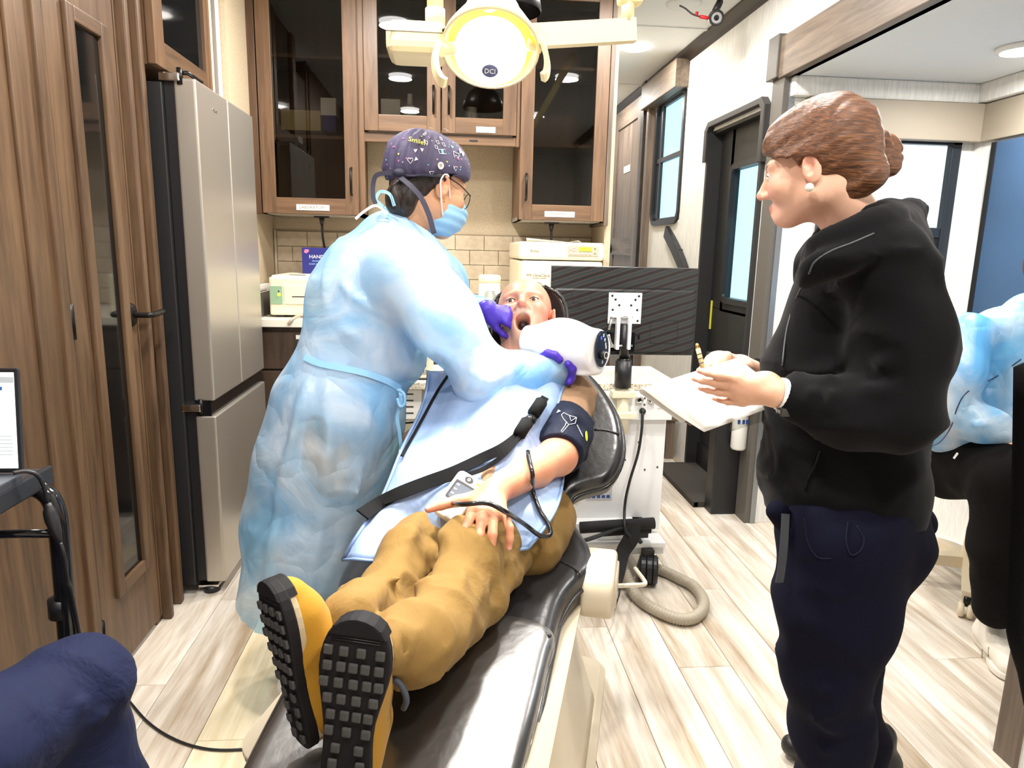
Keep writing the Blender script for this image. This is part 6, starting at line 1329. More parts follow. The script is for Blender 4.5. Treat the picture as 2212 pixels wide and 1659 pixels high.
def capf(Pn):
    q = (Pn-h2.c)@h2.B.T; H = SDF(); H.ell((0, -0.022, 0.046), (0.089, 0.107, 0.092), 0); H.ell((0, -0.075, 0.035), (0.070, 0.058, 0.064), 0.04); H.ell((0, 0.03, 0.05), (0.078, 0.062, 0.062), 0.03); d = H(q)
    ang = np.arctan2(q[:, 0], -q[:, 1]-0.02); d = d-0.0025*np.sin(ang*26)*np.clip((-q[:, 1]-0.03)/0.06, 0, 1)
    low = (0.030+0.10*(q[:, 1])*0.9) - q[:, 2]; low = np.where(q[:, 1] < 0, 0.030+0.42*q[:, 1]-q[:, 2], 0.030+0.10*q[:, 1]-q[:, 2])
    d = np.maximum(d, low); d = np.maximum(d, -(d+0.012)) if False else d
    return d
CS.fn(capf); CS.disp(wrinkle(0.005, 16, (1, 1, 1), 1.0)); cv_, cf_ = CS.mesh(0.0036, 0.0); cv_ = relax(cv_, cf_, 1, 0.4); cap_ = npmesh('cap', cv_, cf_, CAP, de)
band = [hit(CS, a, b, 1.5, lift=0.002)[0] for a, b in ((862, 372), (885, 378), (910, 376), (940, 378), (965, 380), (985, 378))]
DB = mat('cap_band', srgb(40, 38, 58), 0.7); ribbon('cap_band', band, 0.018, 0.003, DB, de, up=(0.1, -0.4, 1))
ribbon('cap_tie', [A_(856, 375, 1.835), A_(832, 374, 1.83), A_(812, 380, 1.83), A_(806, 400, 1.83), A_(806, 425, 1.825), A_(811, 440, 1.82)], 0.011, 0.0025, DB, de, up=(0, -1, 0)); ribbon('cap_tie', [A_(858, 378, 1.83), A_(885, 400, 1.80), A_(908, 425, 1.79), A_(925, 460, 1.785), A_(935, 495, 1.78), A_(938, 505, 1.78)], 0.013, 0.0025, DB, de, up=(0.4, -1, 0))
SS = SDF(); SS.ell(A_(862, 374, 1.83), (0.016, 0.014, 0.012), 0); a_, b_ = SS.mesh(0.003, 0.006); npmesh('cap_knot', a_, b_, DB, de)
for (px, py, lst) in ((806, 405, 1), (930, 475, 1)):
    pass
def decal(px, py, poly, size, m, name, ring=False, ang=0.0):
    p, n = hit(CS, px, py, 1.5, lift=0.0012); M = align(V(p), V(n), RT) @ Matrix.Rotation(ang, 4, 'Z')
    if ring:
        r_ = [V((x*size, y*size, 0)) for x, y in poly]; tube(name, [M @ q for q in r_+[r_[0]]], 0.0008, m, cap_, 5, 1)
    else: prism(name, [(x*size, y*size) for x, y in poly], M, 0.0006, m, cap_)
TRI = [(-1, 0.7), (1, 0.7), (0, -1)]; HEART = [(0, -1), (0.9, 0.2), (0.75, 0.75), (0.35, 0.85), (0, 0.45), (-0.35, 0.85), (-0.75, 0.75), (-0.9, 0.2)]; TOOTH = [(-0.8, 0.8), (-0.2, 0.6), (0.2, 0.6), (0.8, 0.8), (0.9, 0.1), (0.5, -1), (0.2, -0.2), (-0.2, -0.2), (-0.5, -1), (-0.9, 0.1)]
INKW = mat('print_white', srgb(244, 242, 244), 0.6); INKY = mat('print_yellow', srgb(236, 232, 90), 0.6); INKC = mat('print_cyan', srgb(110, 205, 240), 0.6); INKP = mat('print_pink', srgb(230, 70, 140), 0.6)
for a, b, an_ in ((898, 326, 0), (911, 324, 0), (900, 344, 1.2), (932, 278, 0.4)): decal(a, b, TRI, 0.005, INKW, 'printed_triangle', ang=an_)
for a, b, s_ in ((886, 347, 0.0075),): decal(a, b, HEART, s_, INKW, 'printed_heart', True)
for a, b, s_ in ((919, 308, 0.007), (915, 292, 0.009), (985, 335, 0.010)): decal(a, b, TOOTH, s_, INKW, 'printed_tooth', True)
for a, b, s_ in ((965, 282, 0.010), (996, 330, 0.011)): decal(a, b, TOOTH, s_, INKW, 'printed_tooth')
for a, b in ((932, 374), (984, 364)): decal(a, b, TRI, 0.006, INKW, 'printed_triangle', True)
decal(955, 328, [(-1.6, -0.8), (1.6, -0.8), (1.6, 0.8), (-1.6, 0.8)], 0.007, INKW, 'printed_bottle', True, 0.3); decal(955, 328, [(-0.5, -0.7), (0.5, -0.7), (0.5, 0.7), (-0.5, 0.7)], 0.007, INKC, 'printed_patch', False, 0.3); decal(976, 318, HEART, 0.005, INKC, 'printed_heart')
for a, b in ((861, 333), (850, 318), (872, 300), (990, 345), (965, 350)): decal(a, b, HEART, 0.0026, INKY if a % 2 else INKP, 'printed_dot')
for a, b, w_ in ((945, 308, 0.5), (952, 300, 0.4), (958, 313, 0.6), (942, 318, 0.3)): decal(a, b, [(-0.6, -1), (0.6, -1), (0.6, 1), (-0.6, 1)], 0.005, INKW, 'printed_brush', True, w_)
p, n = hit(CS, 900, 308, 1.5, lift=0.0075); text('printed_word', 'Smile!', align(V(p), V(n), RT) @ Matrix.Rotation(-0.12, 4, 'Z'), 0.018, INKY, cap_, 0.0004)
p, n = hit(CS, 951, 358, 1.5, lift=0.001); bt = lathe('button', [(0, 0.002), (0.006, 0.002), (0.0075, 0.0035), (0.009, 0.0025), (0.0095, 0)], mat('button_cream', srgb(226, 220, 206), 0.35), cap_, 20, align(V(p), V(n)))
for dx, dy in ((-1, -1), (1, -1), (-1, 1), (1, 1)): lathe('button_hole', [(0, 0.0005), (0.0011, 0.0004), (0.0012, 0)], BLACK, cap_, 8, align(V(p), V(n), RT) @ Matrix.Translation((dx*0.002, dy*0.002, 0.002)))
# --- hair at the nape
DH = mat('dark_hair', srgb(28, 20, 17), 0.4); N, L, b = nodes(DH); mp = texco(DH, (60, 60, 14)); n_ = noise(DH, mp, 3, 4, 0.6, 0.6); bump(DH, n_, 0.5, 0.004); r_ = ramp(DH, n_, [(0.35, srgb(16, 11, 9)), (0.7, srgb(54, 38, 30))]); L.new(r_.outputs[0], b.inputs['Base Color'])
HS = SDF(); HS.ell(hw(h2, (0.0, -0.055, -0.005)), (0.066, 0.058, 0.062), 0, 'u', h2.B); HS.ell(A_(868, 430, 1.87), (0.040, 0.04, 0.048), 0.02); HS.cone(hw(h2, (0.062, -0.03, 0.01)), hw(h2, (0.066, 0.002, 0.022)), 0.022, 0.014, 0.02); HS.disp(wrinkle(0.006, 40, (1, 1, 0.4), 3)); a_, b_ = HS.mesh(0.0045, 0.01); npmesh('hair', a_, b_, DH, de)
random.seed(3)
for k in range(16): q = A_(random.uniform(838, 900), random.uniform(380, 450), 1.82); tube('hair_strand', [q, q+np.array((random.uniform(-0.02, 0.01), -0.005, random.uniform(-0.015, 0.0))), q+np.array((random.uniform(-0.025, 0.015), -0.003, random.uniform(-0.035, -0.01)))], 0.0005, DH, de, 4, 4)
# --- mask, glasses
MK = mat('mask_blue', srgb(150, 196, 228), 0.75); bump(MK, noise(MK, texco(MK, (1, 1, 1)), 60, 3), 0.3, 0.003)
MS = SDF(); MS.lo = hcD-0.16; MS.hi = hcD+0.14
def maskf(Pn):
    q = (Pn-h2.c)@h2.B.T; H = SDF(); H.ell((0, 0.045, -0.062), (0.066, 0.074, 0.062), 0); H.ell((0, 0.095, -0.045), (0.022, 0.035, 0.028), 0.03); d = H(q)-0.0015*np.sin(q[:, 2]*260)
    return np.maximum(np.maximum(d, 0.012-q[:, 1]+0.25*(q[:, 2]+0.06)), q[:, 2]+0.016)
MS.fn(maskf); a_, b_ = MS.mesh(0.0032, 0.0); npmesh('mask', a_, b_, MK, de)
er = lambda p: hw(h2, p)
for pts in ([(0.060, 0.030, -0.030), (0.072, 0.012, -0.002), (0.082, -0.004, 0.022), (0.088, -0.020, 0.020)], [(0.062, 0.018, -0.078), (0.074, -0.002, -0.05), (0.086, -0.020, -0.022), (0.089, -0.028, 0.0), (0.088, -0.022, 0.018)]): tube('mask_loop', [er(p) for p in pts], 0.0022, WHITEP, de, 6, 5)
gl = thing('eyeglasses', 'thin dark framed glasses worn by the gowned person at the chair', 'glasses', hw(h2, (0, 0.12, 0)))
for sx in (-1, 1):
    cxg = sx*0.033; tube('rim', [er((cxg+0.027*math.cos(t), 0.112-0.02*abs(cxg+0.027*math.cos(t))/0.06, -0.012+0.020*math.sin(t))) for t in np.linspace(0, 2*math.pi, 20)], 0.0013, BLACKM, gl, 6, 1)
    tube('temple', [er((sx*0.060, 0.092, 0.0)), er((sx*0.074, 0.045, 0.012)), er((sx*0.083, -0.004, 0.018))], 0.0014, BLACKM, gl, 6, 3)
tube('bridge', [er((-0.007, 0.112, -0.008)), er((0.007, 0.112, -0.008))], 0.0012, BLACKM, gl, 6, 1)
for k in (-0.052, -0.060): lathe('ear_stud', [(0.0026*math.sin(a), 0.0026*math.cos(a)) for a in np.linspace(0.01, 3.13, 7)], mat('gold', srgb(220, 170, 80), 0.2, 1.0), de, 10, Matrix.Translation(er((0.088, -0.004, k+0.014))), cap=False)
# --- gloves
GLV = mat('purple_nitrile', srgb(70, 44, 176), 0.42); bump(GLV, noise(GLV, texco(GLV), 60, 4, 0.6, 0.8), 0.35, 0.004)
S_ = SDF(); fy = np.array((0.80, -0.10, -0.22)); fy /= np.linalg.norm(fy); bz = np.array((-0.1, -0.75, 0.62)); bz -= fy*(bz@fy); bz /= np.linalg.norm(bz); tx = np.cross(fy, bz); tx = tx if tx[2] < 0 else -tx
hoF = A_(1050, 668, 1.925)
hand_add(S_, hoF, np.stack([tx, fy, bz]), [(30, 48, 22), (56, 62, 40), (66, 70, 40), (72, 70, 40)], spread=(2, 0, -2, -5), thumb=(0.42, 0.80, -0.45), tc=(10, 14), s=0.80, fat=1.08); S_.cone(elF*0.3+wrF*0.7, hoF, 0.032, 0.026, 0.01)
a_, b_ = S_.mesh(0.0030, 0.01); npmesh('glove', a_, b_, GLV, de)
S_ = SDF(); fy = np.array((0.55, 0.25, 0.55)); fy /= np.linalg.norm(fy); bz = np.array((0.5, -0.85, 0.1)); bz -= fy*(bz@fy); bz /= np.linalg.norm(bz); tx = np.cross(fy, bz); tx = tx if tx[0] < 0 else -tx
hoN = A_(1212, 800, 1.85); hand_add(S_, hoN, np.stack([tx, fy, bz]), [(40, 55, 40), (50, 60, 40), (55, 62, 40), (60, 60, 40)], thumb=(0.6, 0.7, -0.3), tc=(20, 30), s=0.9, fat=1.1); S_.cone(wrN, hoN, 0.027, 0.025, 0.01); S_.cone(A_(1178, 764, 1.86), A_(1204, 770, 1.86), 0.012, 0.013, 0.01)
a_, b_ = S_.mesh(0.0032, 0.01); npmesh('glove', a_, b_, GLV, de)
for Y in (1.80, 1.95):
    s5 = SDF(); fwd = np.array((0.9, 0.2, 0)); b0 = np.array((-0.40, Y, 0.038)); s5.chain([b0-fwd*0.04, b0+fwd*0.10, b0+fwd*0.16], [0.038, 0.038, 0.03], 0.02); s5.cone(b0, b0+np.array((0, 0, 0.06)), 0.04, 0.038, 0.02); s5.plane((0, 0, 0.004), (0, 0, -1)); a_, b_ = s5.mesh(0.009); npmesh('shoe', a_, b_, WHITEP, de)
# ---- handheld x-ray
xr = thing('xray_device', 'white handheld dental x-ray unit aimed at the patient cheek', 'x-ray unit', P(1230, 760, 1.86))
XW = mat('gloss_white', srgb(242, 242, 244), 0.18)
a0, a1 = A_(1135, 733, 1.86), A_(1300, 760, 1.78); X = SDF()
X.chain([a0, A_(1175, 735, 1.85), A_(1200, 735, 1.84)], [0.038, 0.041, 0.045], 0.01); X.cone(A_(1205, 745, 1.84), A_(1285, 757, 1.79), 0.062, 0.058, 0.03); X.ell(A_(1225, 720, 1.83), (0.05, 0.05, 0.035), 0.03)
ax_ = a1-A_(1205, 745, 1.84); ax_ /= np.linalg.norm(ax_); X.plane(A_(1298, 758, 1.785), ax_+np.array((0.25, -0.75, 0.1)), 0.008); X.plane(a0-ax_*0.005, -ax_, 0.008)
X.cone(A_(1255, 790, 1.82), A_(1258, 800, 1.82), 0.045, 0.05, 0.02); X.plane(A_(1260, 808, 1.8), (0.0, 0.0, -1), 0.005)
a_, b_ = X.mesh(0.004, 0.012); npmesh('housing', a_, b_, XW, xr)
for pts in (((1172, 770), (1184, 762), (1200, 766), (1210, 775)), ((1228, 784), (1238, 795), (1236, 812), (1230, 822))):
    FG = SDF(); pp = [hit(X, a, b, 1.4, lift=0.004)[0] for a, b in pts]; FG.chain(pp, [0.010, 0.0105, 0.010, 0.010], 0.004); u_, w_ = FG.mesh(0.003, 0.008); npmesh('glove_finger', u_, w_, GLV, de)
nn = ax_+np.array((0.25, -0.75, 0.1)); nn /= np.linalg.norm(nn); pc_ = A_(1300, 754, 1.775); Mp = align(V(pc_+nn*0.001), V(nn), (0.2, 0, 1)); Mp = align(V(pc_), V(nn), (0, 0, 1))
prism('control_panel', [(0.048*math.cos(t), 0.027*math.sin(t)) for t in np.linspace(0, 2*math.pi, 28, endpoint=False)], Mp @ Matrix.Translation((0, 0, -0.004)), 0.007, mat('panel_dark_blue', (0.01, 0.014, 0.03), 0.12), xr, 0.001)
lathe('exposure_knob', [(0, 0.016), (0.009, 0.016), (0.011, 0.013), (0.012, 0)], BLACK, xr, 20, Mp @ Matrix.Translation((-0.014, 0.006, 0.002))); ringframe('knob_ring', Mp @ Matrix.Translation((-0.014, 0.006, 0.0185)), 0.018, 0.018, 0.0088, 0.0016, 0.0006, WHITEP, xr)
for (u, w_, m_) in ((0.030, 0.008, emit('blue_led', (0.05, 0.1, 1, 1), 1.5)), (0.024, -0.008, WHITEP), (0.012, -0.012, WHITEP), (0.004, -0.014, WHITEP), (-0.034, 0.0, WHITEP), (0.036, -0.002, WHITEP)): prism('panel_key', rrect(0.009, 0.004, 0.0015, 2), Mp @ Matrix.Translation((u, w_, 0.003)), 0.0008, m_, xr)
tube('trigger_slot', [A_(1232, 772, 1.775), A_(1250, 773, 1.768)], 0.006, BLACK, xr, 10, 1, scale=[0.5, 1.1])
# ================================================================== person: patient
pt = thing('person', 'reclining bald person in tan trousers and yellow shoes with open mouth', 'person', (0.1, 1.5, 0.0))
h3 = head_sdf(np.array(PHC), basis(PF, (0.02, 0.6, 0.8)), 1.0, True, 0.030, lid=0.0030)
SK3 = skin_mat('skin_ruddy')
nk = np.array((0.19, 1.925, 0.915)); sL, sR = A_(1232, 862, 1.86), np.array((0.035, 1.885, 0.865))
eL, wL = A_(1205, 985, 1.615), A_(1068, 1062, 1.375)
S_ = SDF(); S_.lo = np.array(PHC)-0.17; S_.hi = np.array(PHC)+0.16; S_.fn(h3); S_.cone(hw(h3, (0, -0.02, -0.07)), nk, 0.058, 0.068, 0.03); S_.cone(hw(h3, (0, 0.03, -0.115)), nk+np.array((0, -0.03, 0)), 0.035, 0.05, 0.03); va, Fa = S_.mesh(0.0025); va = relax(va, Fa, 1, 0.4)
base = srgb(216, 152, 126)
ca = head_paint(va, h3, base, srgb(206, 100, 96), srgb(176, 140, 112), srgb(214, 112, 92), [((0, 0.08, -0.12), (0.05, 0.06, 0.03), srgb(186, 150, 130), 0.6), ((0, 0.098, -0.0475), (0.026, 0.02, 0.007), srgb(220, 196, 176), 0.7), ((0.04, 0.06, -0.07), (0.016, 0.04, 0.03), srgb(206, 170, 150), 0.6), ((-0.04, 0.06, -0.07), (0.016, 0.04, 0.03), srgb(206, 170, 150), 0.6), ((0.07, 0.0, 0.05), (0.03, 0.05, 0.03), srgb(226, 186, 166), 0.6), ((0, 0.05, -0.0825), (0.022, 0.044, 0.03), srgb(40, 8, 10), 1.0), ((0, 0.0, 0.12), (0.06, 0.08, 0.03), srgb(240, 186, 150), 0.5)])
S2 = SDF(); fy = np.array(A_(1045, 1140, 1.245))-wL; fy /= np.linalg.norm(fy); bz = np.array((0.05, -0.55, 0.83)); bz -= fy*(bz@fy); bz /= np.linalg.norm(bz); tx = np.cross(fy, bz); tx = tx if tx[0] < 0 else -tx
tips = hand_add(S2, wL, np.stack([tx, fy, bz]), [(30, 40, 24), (30, 34, 20), (32, 36, 20), (18, 40, 26)], spread=(4, -6, -12, -30), thumb=(0.92, 0.42, -0.20), tc=(4, 6), s=1.06, fat=1.08)
S2.chain([eL, eL*0.6+wL*0.4, wL], [0.043, 0.041, 0.028], 0.02, None); S2.chain([sL*0.4+eL*0.6, eL], [0.05, 0.043], 0.03)
vh, Fh = S2.mesh(0.0034, 0.01); ch_ = paint(vh, srgb(216, 150, 116), [(wL, 0.05, srgb(214, 130, 104), 0.6), (eL, 0.05, srgb(196, 112, 90), 0.5)]+[(t[0], 0.02, srgb(226, 140, 120), 0.6) for t in tips]+[(t[0]+np.array(t[1])*0.004+bz*0.006, 0.006, srgb(244, 206, 190), 0.8) for t in tips])
B3 = SDF(); B3.chain([nk-np.array((0, 0, 0.05)), np.array((0.17, 1.80, 0.80)), np.array((0.12, 1.64, 0.68)), np.array((0.10, 1.62, 0.62))], [0.08, 0.10, 0.09, 0.07], 0.05); B3.cone(sL, sR, 0.055, 0.055, 0.04); B3.chain([sR, A_(915, 975, 1.76), np.array((0.02, 1.62, 0.66))], [0.05, 0.045, 0.035], 0.02)
kR, kL = A_(1006, 1202, 1.29), A_(884, 1206, 1.35); aR, aL = A_(850, 1400, 0.99), A_(725, 1335, 1.04)   # R: image right leg
B3.chain([np.array((0.16, 1.60, 0.585)), kR, A_(975, 1292, 1.19), A_(920, 1367, 1.07), A_(885, 1394, 1.01), aR], [0.045, 0.038, 0.034, 0.03, 0.028, 0.026], 0.02); B3.chain([np.array((0.02, 1.60, 0.585)), kL, A_(836, 1274, 1.25), A_(795, 1322, 1.14), aL], [0.045, 0.038, 0.032, 0.028, 0.026], 0.02)
vb, Fb = B3.mesh(0.013); vv, FF = join([(va, Fa), (vh, Fh), (vb, Fb)]); npmesh('body', vv, FF, SK3, pt, np.concatenate([ca, ch_, paint(vb, base, [])])); eyes(h3, pt, srgb(96, 84, 70), 1.06, (0.1, 0, -0.25))
SS = SDF(); SS.fn(lambda P_: h3(P_)); 
mo_ = hw(h3, (0, 0.055, -0.082)); lathe('mouth_interior', [(0.0, -0.001), (0.02, 0.0), (0.024, 0.006)], mat('mouth_dark', srgb(34, 6, 8), 0.4), pt, 20, align(mo_, V(h3.B[1]), V(h3.B[0])) @ Matrix.Diagonal((1, 1.3, 1, 1)), cap=False)
# shirt
SH = cloth('brown_shirt', srgb(150, 120, 94), 0.85, 0.0, ((240, 0.3, 0.002),)); S_ = SDF(); S_.chain([np.array((0.18, 1.88, 0.86)), np.array((0.17, 1.80, 0.82)), np.array((0.12, 1.64, 0.70)), np.array((0.09, 1.57, 0.66))], [0.095, 0.112, 0.115, 0.115], 0.05); S_.cone(sL, sR, 0.058, 0.058, 0.05); S_.chain([sL, sL*0.35+eL*0.65], [0.064, 0.060], 0.03); S_.chain([sR, A_(915, 970, 1.77), np.array((0.02, 1.64, 0.66))], [0.06, 0.05, 0.045], 0.03)
S_.disp(wrinkle(0.014, 14, (1, 1, 1), 4.0)); S_.sub(lambda P_: SDF().cone(nk, np.array(PHC), 0.068, 0.08, 0)(P_), 0.01); a_, b_ = S_.mesh(0.008); npmesh('shirt', a_, b_, SH, pt); SHIRT = S_
# trousers
TAN = cloth('tan_trousers', srgb(130, 102, 56), 0.78, 0.03, ((380, 0.25, 0.001),), (8, 0.40, 0.02)); T = SDF()
T.chain([np.array((0.19, 1.68, 0.60)), np.array((0.0, 1.68, 0.60))], [0.09, 0.09], 0.05); T.cone(np.array((0.25, 1.64, 0.585)), np.array((0.18, 1.50, 0.58)), 0.075, 0.075, 0.05)
TR = SDF(); TR.chain([np.array((0.17, 1.62, 0.585)), kR, A_(975, 1290, 1.19), A_(920, 1365, 1.07), A_(885, 1392, 1.01), A_(852, 1398, 0.965)], [0.080, 0.068, 0.064, 0.064, 0.058, 0.036], 0.02); TR.chain([A_(1120, 1212, 1.42), A_(1040, 1300, 1.24), A_(940, 1400, 1.08)], [0.025, 0.034, 0.028], 0.04)
TL = SDF(); TL.chain([np.array((0.0, 1.62, 0.585)), kL, A_(836, 1272, 1.25), A_(795, 1320, 1.14), A_(748, 1335, 1.03)], [0.075, 0.062, 0.054, 0.052, 0.040], 0.02)
for q_ in (TR, TL): T.fn(q_, 0.006); T.lo = np.minimum(T.lo, q_.lo); T.hi = np.maximum(T.hi, q_.hi)
for pts, w_, a_ in (([A_(1000, 1150, 1.22), A_(1010, 1220, 1.16), A_(985, 1300, 1.10)], 0.014, 0.012), ([A_(1060, 1180, 1.28), A_(1030, 1290, 1.18), A_(960, 1370, 1.08)], 0.012, 0.012), ([A_(940, 1250, 1.14), A_(900, 1330, 1.06), A_(870, 1380, 1.02)], 0.010, 0.012), ([A_(880, 1270, 1.14), A_(930, 1300, 1.12), A_(960, 1280, 1.12)], 0.010, 0.010), ([A_(820, 1210, 1.2), A_(850, 1245, 1.17), A_(900, 1250, 1.16)], 0.010, 0.012), ([A_(800, 1270, 1.17), A_(830, 1300, 1.13), A_(880, 1290, 1.12)], 0.009, 0.011), ([A_(930, 1130, 1.24), A_(925, 1180, 1.2), A_(900, 1230, 1.18)], 0.012, -0.012), ([A_(880, 1410, 1.03), A_(920, 1420, 1.05), A_(960, 1390, 1.08)], 0.009, 0.012), ([A_(868, 1372, 0.95), A_(872, 1400, 0.94), A_(868, 1430, 0.95)], 0.006, -0.010), ([A_(880, 1375, 0.96), A_(905, 1390, 0.97), A_(920, 1420, 0.99)], 0.007, 0.009), ([A_(880, 1400, 0.95), A_(910, 1412, 0.97), A_(950, 1400, 1.0)], 0.006, 0.008), ([A_(1040, 1150, 1.26), A_(1075, 1230, 1.28), A_(1060, 1300, 1.25)], 0.008, -0.012), ([A_(948, 1160, 1.26), A_(925, 1230, 1.24), A_(890, 1300, 1.16)], 0.010, -0.020)): T.disp(fold(pts, w_, a_))
mid_ = [(kR+kL)/2+np.array((-0.005, 0.10, 0.055)), (kR+kL)/2+np.array((-0.005, -0.02, 0.035)), (A_(975, 1290, 1.19)+A_(836, 1272, 1.25))/2+np.array((0, -0.02, 0.035)), (A_(905, 1370, 1.05)+A_(795, 1320, 1.12))/2+np.array((0, -0.03, 0.03))]
GP = SDF(); GP.chain(mid_, [0.034, 0.030, 0.024, 0.02], 0.01); T.sub(GP, 0.03)
T.disp(wrinkle(0.012, 9, (1, 1, 1), 8.0)); T.disp(wrinkle(0.005, 24, (1, 1, 1), 1.0))
tv, tf = T.mesh(0.0066); tv = relax(tv, tf, 1, 0.35); npmesh('trousers', tv, tf, TAN, pt)
# shoes
SOLE = cloth('rubber_sole', (0.012, 0.011, 0.012), 0.65, 0.0, ((200, 0.2, 0.001),)); YEL2 = cloth('yellow_suede', srgb(164, 120, 34), 0.7, 0.1, ((260, 0.3, 0.001),)); TRIMB = mat('shoe_trim', srgb(60, 66, 78), 0.6); MIDS = mat('midsole_tan', srgb(176, 160, 130), 0.7)
def shoe_outline(L=0.29):
    c = [(0.0, 0.0), (0.020, 0.002), (0.034, 0.016), (0.037, 0.05), (0.034, 0.09), (0.035, 0.13), (0.045, 0.175), (0.052, 0.215), (0.049, 0.25), (0.036, 0.278), (0.012, 0.291), (-0.012, 0.291), (-0.034, 0.278), (-0.047, 0.25), (-0.051, 0.215), (-0.046, 0.175), (-0.038, 0.13), (-0.036, 0.09), (-0.037, 0.05), (-0.034, 0.016), (-0.020, 0.002)]
    p = bez([V((a, b, 0)) for a, b in c]+[V((0, 0, 0))], 2); return [(v.x, v.y) for v in p[:-1]]
LUG = None
def shoe(heel, toe, nrm, mirror=1):
    """heel/toe on the outsole, nrm out of the sole"""
    global LUG
    heel = V(heel); y = (V(toe)-heel); L_ = y.length; y.normalize(); n = V(nrm); n = (n-y*n.dot(y)).normalized(); x = y.cross(n)*mirror
    k = L_/0.291; M = Matrix.Translation(heel) @ Matrix((x, y, n)).transposed().to_4x4() @ Matrix.Scale(k, 4)
    if mirror < 0: pass
    S_ = SDF(); w = lambda p: M @ V(p)
    S_.chain([w((0, 0.035, -0.040)), w((0, 0.10, -0.046)), w((0, 0.17, -0.040)), w((0.0, 0.225, -0.034)), w((0, 0.258, -0.030))], [0.035*k, 0.036*k, 0.040*k, 0.040*k, 0.030*k], 0.03)
    S_.chain([w((0, 0.05, -0.05)), w((0, 0.075, -0.10))], [0.040*k, 0.042*k], 0.03); S_.chain([w((0, 0.105, -0.085)), w((0, 0.15, -0.075)), w((0, 0.21, -0.052))], [0.038*k, 0.034*k, 0.028*k], 0.03); S_.plane(w((0, 0, -0.012)), n); 
    S_.sub(lambda P_: SDF().cone(w((0, 0.075, -0.085)), w((0, 0.085, -0.16)), 0.033*k, 0.038*k, 0)(P_), 0.006)
    a_, b_ = S_.mesh(0.0042, 0.01); sh = npmesh('shoe', a_, b_, YEL2, pt)
    ol = shoe_outline(); prism('midsole', [(a*1.0, b) for a, b in ol], M @ Matrix.Translation((0, 0, -0.030)), 0.012, MIDS, sh, 0.003); prism('outsole', [(a*1.04, b*1.02-0.002) for a, b in ol], M @ Matrix.Translation((0, 0, -0.020)), 0.020, SOLE, sh, 0.004)
    prism('toe_bumper', [(p[0]*1.02, p[1]*1.012) for p in ol if p[1] > 0.255], M @ Matrix.Translation((0, 0, -0.034)), 0.0365, SOLE, sh, 0.003)
    for q in range(6): tube('sole_groove', [w((-0.036, 0.262+q*0.004, 0.0008)), w((0.036, 0.262+q*0.004, 0.0008))], 0.0009, BLACK, sh, 4, 1)
    if LUG is None:
        bm = bmesh.new(); bm_box(bm, (-0.0072, -0.0072, -0.001), (0.0072, 0.0072, 0.0055), 0.0028, seg=2); LUG = bpy.data.meshes.new('lug'); bm.to_mesh(LUG); bm.free(); LUG.materials.append(mat('lug_rubber', (0.045, 0.043, 0.042), 0.6))
    rows = [(0.246, 4), (0.222, 5), (0.197, 5), (0.172, 4), (0.147, 4), (0.122, 3), (0.095, 2), (0.070, 2), (0.045, 2), (0.020, 2)]
    for (yy, c) in rows:
        ww = np.interp(yy, [0.01, 0.05, 0.09, 0.13, 0.175, 0.215, 0.25], [0.022, 0.027, 0.025, 0.026, 0.036, 0.042, 0.038])
        for i in range(c):
            xx = (-ww+2*ww*i/(c-1)) if c > 2 else (-ww*0.75+1.5*ww*i); xx += 0.003*math.sin(yy*90+i)
            o = bpy.data.objects.new('lug', LUG); link(o, sh); o.matrix_world = M @ Matrix.Translation((xx, yy, 0.0)); o.parent = sh; o.matrix_parent_inverse = Matrix.Identity(4); o.matrix_basis = M @ Matrix.Translation((xx, yy, 0.0))
    tube('lace', [w((-0.026, 0.145, -0.095)), w((0.0, 0.15, -0.112)), w((0.026, 0.155, -0.095))], 0.003*k, BLACK, sh, 6, 4); tube('lace', [w((-0.026, 0.168, -0.084)), w((0.0, 0.173, -0.102)), w((0.026, 0.178, -0.084))], 0.003*k, BLACK, sh, 6, 4); tube('lace', [w((-0.028, 0.120, -0.105)), w((0.0, 0.125, -0.124)), w((0.028, 0.130, -0.105))], 0.003*k, BLACK, sh, 6, 4)
    tube('side_stripe', [w((0.034*1, 0.06, -0.035)), w((0.042, 0.11, -0.06)), w((0.034, 0.14, -0.078))], 0.004*k, TRIMB, sh, 6, 4); tube('seam_line', [w((-0.040, 0.15, -0.045)), w((-0.030, 0.19, -0.066)), w((0.0, 0.205, -0.075)), w((0.03, 0.19, -0.066)), w((0.040, 0.15, -0.045))], 0.0012*k, mat('suede_seam', srgb(120, 84, 20), 0.8), sh, 5, 4)
    return sh, M
s1, M1 = shoe(P(738, 1745, 0.885), P(772, 1345, 0.905), (-0.16, -0.96, 0.20))
s2, M2 = shoe(P(652, 1610, 0.955), P(572, 1262, 0.975), (-0.80, -0.58, 0.10))
tube('shoe_lace_end', [P(842, 1462, 0.95), P(866, 1480, 0.94), P(878, 1510, 0.94), P(872, 1530, 0.95)], 0.005, TRIMB, pt, 8, 4)
